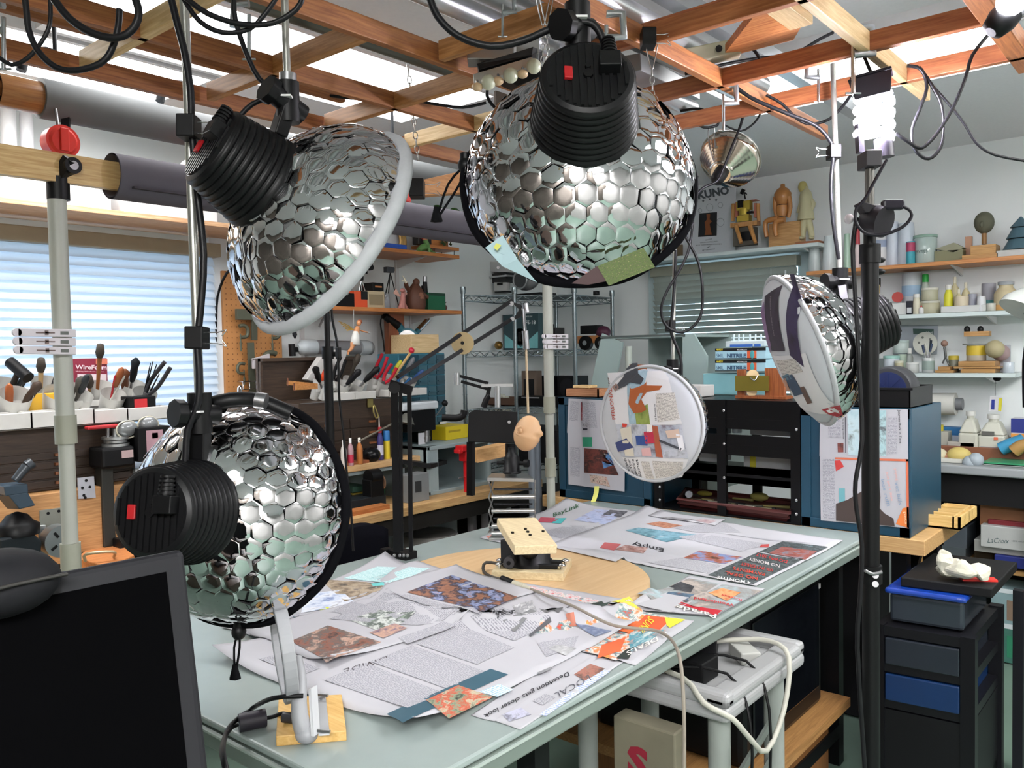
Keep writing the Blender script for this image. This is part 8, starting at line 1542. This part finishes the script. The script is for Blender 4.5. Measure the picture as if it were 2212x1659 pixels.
k.cyl((px_,py_,AT(1880,1243,d).z-.02),(px_,py_,AT(1880,1243,d).z+.02),.024);[k.bar((px_,py_,.3),(px_+.3*math.cos(a),py_+.3*math.sin(a),.01),.02,.012)for a in(-.6,1.4,5.0-1.6)]; k.put('clamps_and_legs',T); k=B(mat('#8a8a8c',.35,.7)); k.tube([AT(1868,1232,d-.03),AT(1885,1240,d-.03),AT(1905,1235,d-.03)],.004,n=6);[k.cyl(AT(1891,v,d-.03),AT(1891,v,d-.02),.007,n=10)for v in(1243,1262)]; k.put('clamp_hardware',T)
T=thing('work_light','glaring bare spiral work lamp with a black shade on top of the tall stand','work light',AT(1890,240,d)); k=B(mat('#1e1a26',.4)); k.prism([AT(1832,172,d-.06),AT(1928,147,d-.06),AT(1926,196,d-.06),AT(1848,216,d-.06)],(RW@V((0,-.1,1))).normalized()*.006); k.prism([AT(1836,172,d-.06),AT(1926,147,d-.06),AT(1930,165,d+.05),AT(1840,186,d+.05)],(0,0,.006)); k.put('shade',T,bevel=.003)
HOT=mat('#f6f2ff',.3,var=0,emit=22.); k=B(HOT); cB=AT(1888,250,d); k.tube([cB+right*(.034*math.cos(a))+fwd*(.034*math.sin(a))-down*(.052-a*.0041)for a in[i*.5 for i in range(52)]],.0105,n=8,sm=0); k.put('spiral_tube',T)
k=B(mat('#2c2834',.4)); k.cyl(AT(1908,300,d),AT(1912,340,d),.02,n=16); k.bar(AT(1855,265,d),AT(1858,330,d),.012,.02,up=fwd); k.put('lamp_base',T)
pl_=bpy.data.lights.new('work_bulb','POINT'); pl_.energy=75; pl_.color=(.93,.9,1); pl_.shadow_soft_size=.035; po=bpy.data.objects.new('work_bulb',pl_); COL.objects.link(po); po.location=AT(1888,258,d)
T=thing('webcam_bracket','black round spotlight with a looped cord and small switch box on the stand neck','spotlight',AT(1895,470,1.8)); k=B(mat('#1b191e',.45)); c=AT(1893,476,1.80); ax=(RW@V((.5,.3,-.75))).normalized(); k.lathe([(.02,-.03),(.03,-.02),(.034,.0),(.034,.02)],c,ax,n=24); k.prism([AT(1855,438,1.78),AT(1862,434,1.78),AT(1908,448,1.78),AT(1912,456,1.78),AT(1870,460,1.78)],fwd*.03); k.put('head',T,bevel=.002)
k=B(mat('#221f28',.3)); k.cbox(AT(1928,443,1.78),(.045,.02,.02),RW.to_3x3()); k.put('switch_box',T,bevel=.004); k=B(mat('#1a1820',.35)); k.tube([AT(u,v,1.76)for u,v in((1950,446),(1966,455),(1968,470),(1950,490),(1915,505),(1880,507),(1858,495),(1848,475),(1850,450),(1868,430),(1890,390),(1915,345))],.0035,n=8); k.put('cord_loop',T); B(mat('#b8b4b8',.4,.3)).ball(AT(1834,473,1.84),.011,(1,.5,1)).cyl(AT(1834,473,1.84),AT(1858,473,1.86),.003).put('thumbscrew',T)
# clip light with steel dish
T=thing('clamp_light','polished stepped steel dish light hanging from a clamp under the lattice at right','clamp light',AT(1575,340,2.5)); d=2.55; c=AT(1578,342,d); ax=camdir(.28,-.42,.8,c); k=B(mat('#cfc8bc',.14,1.,var=0)); prof=[(.03,-.085)]
for i in range(7):r=.036+i*.008; prof+=[(r,-.078+i*.009),(r+.004,-.0775+i*.009)]
prof+=[(.09,-.01),(.092,0)]; k.lathe(prof,c,ax,n=48); k.put('dish',T); B(mat('#8f8c86',.2,.9)).tube([c+(perp(ax)[0]*math.cos(a)+perp(ax)[1]*math.sin(a))*.092 for a in[i*math.pi/16 for i in range(32)]],.003,n=8,closed=True).put('rim',T)
k=B(BLK); k.lathe([(.012,-.125),(.019,-.12),(.021,-.095),(.022,-.08)],c,ax,n=18); k.put('socket',T); k=B(CHR); k.tube([c-ax*.09,AT(1536,330,d-.05),AT(1530,282,d-.03),AT(1542,278,d-.03),AT(1545,320,d-.06)],.0022,n=6); k.put('wire_clip',T)
def gclamp(label,u,v,dep,h,flip=1):
 P=AT(u,v,dep); T=thing('g_clamp',label,'clamp',P,'steel clamps on the lattice'); s=h; k=B(mat('#a8adb0',.3,.8)); r_=right*flip; k.tube([P,P+r_*s*.35,P+r_*s*.38+down*s*.5,P+r_*.0*s+down*s*.52],.09*s,n=8,sm=1); k.put('frame',T); k=B(mat('#b4b8ba',.25,.9)); k.cyl(P+down*s*.25,P+down*s*1.3,.045*s,n=10); k.cyl(P+down*s*1.28-r_*s*.15,P+down*s*1.28+r_*s*.15,.025*s,n=8); k.put('spindle',T)
gclamp('steel clamp holding the clip light to the lattice',1563,185,2.04,.085); gclamp('steel clamp hanging at the right near the thin rod',1768,132,1.98,.075,-1); gclamp('steel clamp above the work light on the pale beam',1843,60,1.80,.11); gclamp('steel clamp beside the rod of the side-on dish lamp',538,8,1.45,.075,-1); gclamp('green grey clamp at the top left corner',8,10,1.5,.09,-1); gclamp('small steel clamp on the cross rail above the central lamp',1310,30,1.45,.08); gclamp('steel clamp on the silver tubes left of the central lamp',1086,-8,1.6,.06)
# socket lamp at top right
T=thing('bulb_socket_lamp','black bulb socket lamp at the top right corner with its cord hanging down','lamp',AT(2150,40,1.5)); d=1.5; k=B(BLK); k.lathe([(.01,0),(.02,.006),(.026,.03),(.024,.06)],AT(2140,70,d),(AT(2185,20,d)-AT(2140,70,d)),n=20); k.put('socket',T); B(mat('#b8b8c0',.15,.8)).lathe([(.024,0),(.05,.06)],AT(2178,28,d),(AT(2195,8,d)-AT(2178,28,d)),n=20).put('reflector',T); B(mat('#f4f4ff',.4,var=0,emit=25.)).ball(AT(2185,2,d-.03),.025).put('bulb',T)
# chains
def chain(label,u0,v0,u1,v1,dep,n,grp='hanging chains'):
 T=thing('chain',label,'chain',AT(u1,v1,dep),grp); k=B(mat('#b0b0ac',.3,.9)); a,e=AT(u0,v0,dep),AT(u1,v1,dep); d_=(e-a)/n; L=d_.length
 for i in range(n):
  c=a+d_*(i+.5); s_=right if i%2 else fwd; w=L*.32; k.tube([c+s_*w*math.cos(t)+d_*.62*math.sin(t)for t in[j*math.pi/4 for j in range(8)]],L*.085,n=5,closed=True,sm=1)
 k.put('links',T); k=B(CHR); k.tube([a+right*.012-down*.05,a+right*.004-down*.01,a,a-right*.004-down*.01,a-right*.012-down*.05],.0012,n=5); k.put('wire_hook',T); return T
chain('long thin chain hanging down to the wooden beam end, left of the central lamp',882,150,903,345,2.3,13); chain('left strand of the double chain behind the central lamp top',1173,55,1172,175,1.42,9); chain('right strand of the double chain behind the central lamp top',1181,55,1184,175,1.42,9); chain('chain hanging right of the central lamp below the binder clip',1408,150,1410,225,1.70,5)
one(B(wood('#9c6838','#b88450','Y')).prism([AT(882,395,2.38),AT(1010,366,2.6),AT(1010,415,2.6),AT(884,425,2.38)],(RW@V((0,-.1,1)))*.05),'hanging_beam','wooden beam held by the chain clip, running behind the central lamp','wood beam',bevel=.002)
# camera carriage with guitar-peg knobs
T=thing('carriage_plate','metal carriage with six cream peg knobs under the silver tubes, left of the central lamp','camera carriage',AT(1100,150,1.78)); d=1.78; up_=-down; k=B(mat('#a8a49c',.35,.7)); k.prism([AT(1022,160,d),AT(1150,122,d),AT(1150,142,d),AT(1024,182,d)],fwd*.03); k.put('peg_plate',T,bevel=.001); k=B(BLK); k.prism([AT(1030,137,d),AT(1150,102,d),AT(1175,108,d+.1),AT(1150,118,d),AT(1034,152,d)],fwd*.08); k.prism([AT(1080,168,d+.03),AT(1165,130,d+.03),AT(1180,165,d+.03),AT(1120,186,d+.03)],fwd*.05); k.put('black_plate',T,bevel=.002); KN=mat('#c4b08c',.35)
for i,(u,v,c_)in enumerate(((1031,188,0),(1055,178,1),(1076,175,0),(1103,163,1),(1129,160,0),(1153,143,1))):
 k=B(mat(('#c4a884','#b9bba4')[c_],.35)); k.ball(AT(u,v,d-.02),.012 if c_==0 else .016,(1,1,.75 if c_==0 else 1),n=14); k.cyl(AT(u,v,d-.02),AT(u,v-14,d-.01),.003,n=6,m=CHR); k.put('peg_knob',T)
k=B(mat('#9a9a98',.35,.7)); k.cbox(AT(1060,112,d+.04),(.1,.05,.05),RW.to_3x3()); k.cbox(AT(1140,100,d+.06),(.05,.05,.04),RW.to_3x3()); k.put('rail_blocks',T,bevel=.002)
one(B(mat('#4a3420',.5)).box(*[tuple(AT(1072,225,2.3)),tuple(AT(1092,205,2.34))]),'wood_chip_block','small dark wooden hook block under the carriage','wood block'); one(B(mat('#8f9093',.35,.6)).bar(AT(1345,140,2.0),AT(1480,205,2.6),.09,.04),'metal_bracket','grey metal rail plate right of the central lamp','metal plate',bevel=.002)
T=thing('power_strip','cream power strip lying on the lattice at upper right with a black plug','power strip',AT(1550,108,2.0)); k=B(mat('#a8a48c',.5)); k.bar(AT(1478,128,2.02),AT(1598,104,2.0),.05,.035); k.put('body',T,bevel=.003); k=B(BLK); k.cyl(AT(1553,105,1.96),AT(1553,105,1.975),.008); k.cyl(AT(1592,102,1.98),AT(1603,101,1.98),.012); k.put('plug',T)
# loose cables: (label, depth, radius, photo points)
for lab,dp,r,pts in(('heavy black cable looping low under the lattice at the far upper left',1.3,.005,[(52,-20),(58,30),(62,65),(82,110),(120,145),(165,152),(215,138),(240,110),(255,60),(258,20)]),('black cable loop crossing at the upper left corner',1.32,.0035,[(108,-10),(108,50),(90,90),(60,125),(25,140),(-10,118)]),('broad black cable swag at upper left joining a socket',1.28,.006,[(112,-8),(150,40),(200,72),(250,82),(285,65),(300,30),(290,-10)]),
 ('black cable running down beside the long thin rod to the lower left lamp',1.335,.0058,[(368,-10),(385,60),(400,120),(412,200),(414,270),(424,400),(440,550),(432,680),(426,740),(430,800),(428,870),(405,930),(400,1000),(392,1030)]),('black cable swag between the left lamp rods, upper one',1.3,.0045,[(400,-5),(450,30),(520,52),(590,50),(640,20),(655,-10)]),('black cable swag between the left lamp rods, lower one',1.31,.004,[(395,-5),(430,45),(480,70),(540,62),(580,20),(600,-10)]),
 ('black lead dropping to the plug of the side-on dish lamp',1.36,.0042,[(505,-10),(508,40),(530,110),(560,170),(600,200),(590,208),(545,225),(510,260),(500,275)]),('long black cable swooping from the top to the central lamp bracket',1.22,.0055,[(925,-15),(945,35),(990,78),(1060,100),(1130,88),(1190,62),(1245,48),(1280,52),(1300,80),(1308,118)]),('dark lead at the top behind the central lamp',1.9,.004,[(1120,20),(1150,50),(1200,68),(1250,75),(1300,80)]),
 ('thin black lead sagging below the lattice between the two left lamps',2.2,.004,[(700,205),(790,215),(880,215),(940,225),(1000,232),(1050,222)]),('thin steel grey lead curving under the camera carriage',1.95,.004,[(1055,185),(1052,205),(1062,225),(1080,240)]),('black cable sagging from the lattice to the clip on the thin right rod',2.05,.005,[(1500,130),(1545,150),(1570,170),(1620,210),(1700,245),(1760,270),(1790,300),(1800,330),(1795,400),(1800,480),(1812,560)]),
 ('black cable slung along the lattice beam toward the work light',2.1,.004,[(1480,160),(1560,140),(1640,125),(1710,118),(1770,85),(1800,70)]),('blue grey cable arching off the cream power strip',2.0,.004,[(1603,101),(1625,105),(1640,125),(1642,135)]),('black cable loop between the beams left of the thin rod',2.15,.0038,[(1655,205),(1690,225),(1720,255),(1750,268),(1790,258),(1820,230),(1838,205)]),('thin cable tangle at the clip light clamp',2.45,.004,[(1470,240),(1510,235),(1545,250),(1550,270),(1520,275),(1500,260),(1520,245)]),('cable dropping from the lattice to the clip light socket',2.4,.004,[(1612,222),(1600,270),(1580,320),(1560,370),(1548,392),(1520,405),(1505,420)]),('thin lead sagging right of the clip light',2.42,.003,[(1565,270),(1600,283),(1630,265),(1645,240)]),
 ('paired black cables curling beneath the disc rod to the right',2.62,.0045,[(1506,380),(1500,440),(1490,530),(1470,580),(1440,630),(1428,670),(1440,705),(1475,718),(1510,690),(1518,640),(1510,570),(1480,510)]),('black cable following the disc rod down to the disc bracket',2.64,.005,[(1460,540),(1458,600),(1452,680),(1450,720),(1470,770),(1472,820)]),('black cord from the top right socket looping down to the work light',1.86,.004,[(2135,75),(2100,120),(2085,170),(2060,230),(2030,280),(2005,310),(1985,320),(1960,305),(1935,288)]),
 ('black cord loop hanging from the pale beam at right',1.88,.004,[(1960,142),(1990,150),(2002,190),(1985,240),(1970,280),(1975,320),(1998,342),(2020,335),(2037,300),(2035,230),(2010,180),(1985,145)]),('thin dark cord running off to the right picture edge',1.95,.0032,[(2000,170),(2050,225),(2085,270),(2110,310),(2150,335),(2230,350)]),('black cord from the beam down to the work light shade',1.9,.004,[(1832,45),(1855,55),(1860,100),(1870,130),(1882,158)]),('black cable running down along the tall black stand',1.82,.005,[(1850,470),(1842,540),(1848,650),(1856,800),(1862,950),(1848,1040),(1850,1100),(1862,1180),(1858,1290),(1852,1400),(1868,1659)])):
 o=tube_thing('loose_cable',lab,'cable',[AT(u,v,dp)for u,v in pts],r,mat('#141417',.4),group='loose black cables')
# ---------------------------------------------------------------- under and beside the table
def bin_(name,label,cat,x0,x1,y0,y1,z0,z1,c,**k):return gbox(name,label,cat,((x0+x1)/2,(y0+y1)/2,z0),(x1-x0,y1-y0,z1-z0),c,face='side',**k)
T=thing('old_television','bulky black television on a wooden shelf under the table','television',(-1.25,2.45,.26)); B(BLKM).box((-1.5,2.15,.272),(-1.0,2.75,.72)).put('cabinet',T,bevel=.02); B(mat('#0a0c10',.1,var=0)).box((-1.0,2.2,.34),(-.992,2.7,.68)).put('screen',T,bevel=.004); B(mat('#9a9a9a',.4)).box((-.999,2.66,.66),(-.994,2.72,.675)).put('badge',T)
one(B(wood('#8a6238','#a87c4c','Y')).box((-1.6,2.05,.24),(-.94,2.84,.27)),'television_shelf','wooden shelf board under the black television','shelf'); one(B(wood('#6c4624','#845830','Z')).box((-1.5,2.1,.0),(-1.0,2.8,.24)),'brown_crate','brown wooden crate under the television shelf','crate')
T=thing('printer_cart','white plastic cart with a rounded tray top full of adapters, tucked under the table edge','cart',(-.9,1.6,0)); PC=mat('#a0a0a2',.3,var=.03); zc_=.69; y0,y1=1.64,2.08; x0,x1=-1.26,-.80
k=B(PC); k.box((x0,y0,zc_-.05),(x1,y1,zc_-.015)).box((x0,y0,zc_-.02),(x1,y0+.04,zc_+.015)).box((x0,y1-.04,zc_-.02),(x1,y1,zc_+.015)).box((x1-.06,y0,zc_-.02),(x1,y1,zc_+.01)); k.put('tray_top',T,bevel=.012,seg=3)
for x in(x0+.05,x1-.05):
 for y in(y0+.06,y1-.08):B(mat('#8f9490',.45)).cyl((x,y,.06),(x,y,zc_-.05),.025,n=18).put('leg',T)
k=B(PC); k.box((x0,y0,.1),(x1,y1,.13)); k.put('lower_shelf',T,bevel=.008); k=B(mat('#6a706c',.4)); k.bar((x1-.05,y0+.06,.3),(x1-.05,y1-.08,.42),.008,.03); k.bar((x1-.05,y0+.06,.42),(x1-.05,y1-.08,.52),.008,.02); k.put('side_brace',T)
for i,(x,y,c,s_)in enumerate(((-.95,1.76,'#0c0c0e',(.1,.08,.05)),(-1.02,1.9,'#101014',(.12,.1,.05)),(-.9,1.94,'#b4b4b0',(.05,.09,.03)),(-1.1,1.72,'#141418',(.1,.06,.04)))):
 o=gbox('power_adapter',('black adapter in the middle of the cart tray','large black adapter at the back of the cart tray','white power adapter with a coiled flat lead on the cart','black adapter at the near left of the cart tray')[i],'power adapter',(x,y,zc_-.014),s_,c,group='adapters on the cart',rz=i*.4)
 if i==3:k=B(mat('#ff4020',.3,var=0,emit=3.)); k.ball(V((x+.052,y,zc_+.006)),.003,n=8); k.put('indicator_light',o)
tube_thing('flat_white_lead','thick white flat lead draped over the front of the white cart','cable',[(-1.0,1.90,.705),(-.93,1.95,.715),(-.85,1.98,.72),(-.79,1.95,.70),(-.775,1.88,.6),(-.775,1.78,.54),(-.78,1.7,.6),(-.79,1.64,.66),(-.84,1.61,.69),(-.92,1.66,.712),(-1.1,1.7,.705)],.0062,mat('#b8b6ac',.45))
for i,a_ in enumerate((1.74,1.84)):tube_thing('thin_black_lead',('near','far')[i]+' thin black lead hanging over the white cart rim','cable',[(-1.0,a_-.05,.71),(-.85,a_,.712),(-.785,a_-.02,.62),(-.78,a_-.03,.4),(-.785,a_+.02,.14)],.0035,BLK)
T=thing('s_carton','worn white carton with a big red letter S on its side, under the table','carton',(-1.07,1.6,.1)); B(mat('#76705f',.7,var=.2)).box((-1.05,1.575,.1),(-.892,1.628,.62)).put('box',T,bevel=.004)
k=B(mat('#8a1c30',.6)); k.text('S',lambda x,y:V((-1.01+x*.11,1.573,.50+y*.09)),bold=.05); k.put('letter',T); one(B(mat('#2a221c',.7)).box((-1.25,1.5,0),(-.9,1.63,.1)),'dark_block','dark block under the worn white carton','block')
# black drawer cart at right
T=thing('drawer_cart','black plastic drawer cart with translucent drawers beside the tall stand at lower right','drawer cart',(-.45,3.0,0)); DC=mat('#101014',.4); u_=[AT(1912,1340,3.0),AT(2100,1375,2.86),AT(2155,1318,3.25)]; z1c=.57; A0,A1,A2_=[V((p.x,p.y,0))for p in(OZ(1890,1345,z1c),OZ(2098,1378,z1c),OZ(2160,1305,z1c))]; A3=A0+(A2_-A1)
cnt=(A0+A1+A2_+A3)/4
for p in(A0,A1,A2_,A3):q=p+(cnt-p)*.06; B(DC).bar(q,q+V((0,0,z1c)),.04,.04).put('corner_post',T)
for z in(z1c-.035,z1c-.15,z1c-.265,.03):k=B(DC); k.prism([p+V((0,0,z))for p in(A0,A1,A2_,A3)],(0,0,.03)); k.put('shelf_frame',T)
for i,c in enumerate(('#20252e','#102c56')):k=B(mat(c,.25)); z=z1c-.125-i*.115; off=(A1-A0).normalized()*.03; nn=(A1-A2_).normalized()*.005; k.prism([A0+off+nn+V((0,0,z-.0)),A1-off+nn+V((0,0,z)),A2_-off+V((0,0,z)),A3+off+V((0,0,z))],(0,0,.085)); k.put('drawer',T,bevel=.004)
k=B(mat('#0c0c10',.5)); k.prism([A0,A1,A2_,A3],(0,0,z1c-.27)); k.put('lower_box',T)
T=thing('blue_lid_container','clear storage container with a bright blue lid on top of the black drawer cart','container',(cnt.x,cnt.y,z1c)); k=B(mat('#2c323a',.15)); sh2=lambda p,s:cnt+(p-cnt)*s; k.prism([sh2(p,.78)+V((0,0,z1c))for p in(A0,A1,A2_,A3)],(0,0,.09)); k.put('clear_tub',T,bevel=.01); k=B(mat('#0f3690',.25,coat=.5)); k.prism([sh2(p,.86)+V((0,0,z1c+.091))for p in(A0,A1,A2_,A3)],(0,0,.018)); k.put('lid',T,bevel=.008)
zz=z1c+.11; one(B(mat('#0e0e10',.6)).prism([sh2(p,.95)+V((.05,.06,zz))for p in(A0,A1,A2_,A3)],(0,0,.03)),'black_folder','black folder and net bag lying on the blue lid','folder',bevel=.004); P=sh2(A1,.55)+V((.05,.06,zz+.033)); one(B(mat('#c42a22',.5)).cbox(P,(.10,.035,.006),(0,0,.5)),'red_packet','flat packet with a red edge on the black folder','packet')
P=OZ(2075,1250,zz+.04); k=B(mat('#c0bcac',.8,bump=.8)); k.ball(P+V((0,0,.03)),.04,(1.1,.9,.75),n=20); k.ball(P+V((.045,.02,.025)),.028,(1.2,1,.8)); k.ball(P+V((-.045,0,.05)),.03,(.7,.7,1.4)); k.ball(P+V((-.02,.01,.015)),.035,(1.6,.8,.5)); k.v=[q+V((mnoise.noise(q*28),mnoise.noise(q*28+V((5,1,2))),mnoise.noise(q*30+V((9,3,7)))))*.016 for q in k.v]; k.sm=[False]*len(k.sm); one(k,'white_plastic_bag','crumpled white plastic bag on top of the black drawer cart stack','bag')
k=B(mat('#14141a',.5)); one(k.bar((A2_.x+.05,A2_.y+.03,0),(A2_.x+.05,A2_.y+.03,.62),.03,.03),'cart_rear_post','slim dark post behind the drawer cart at right','post')
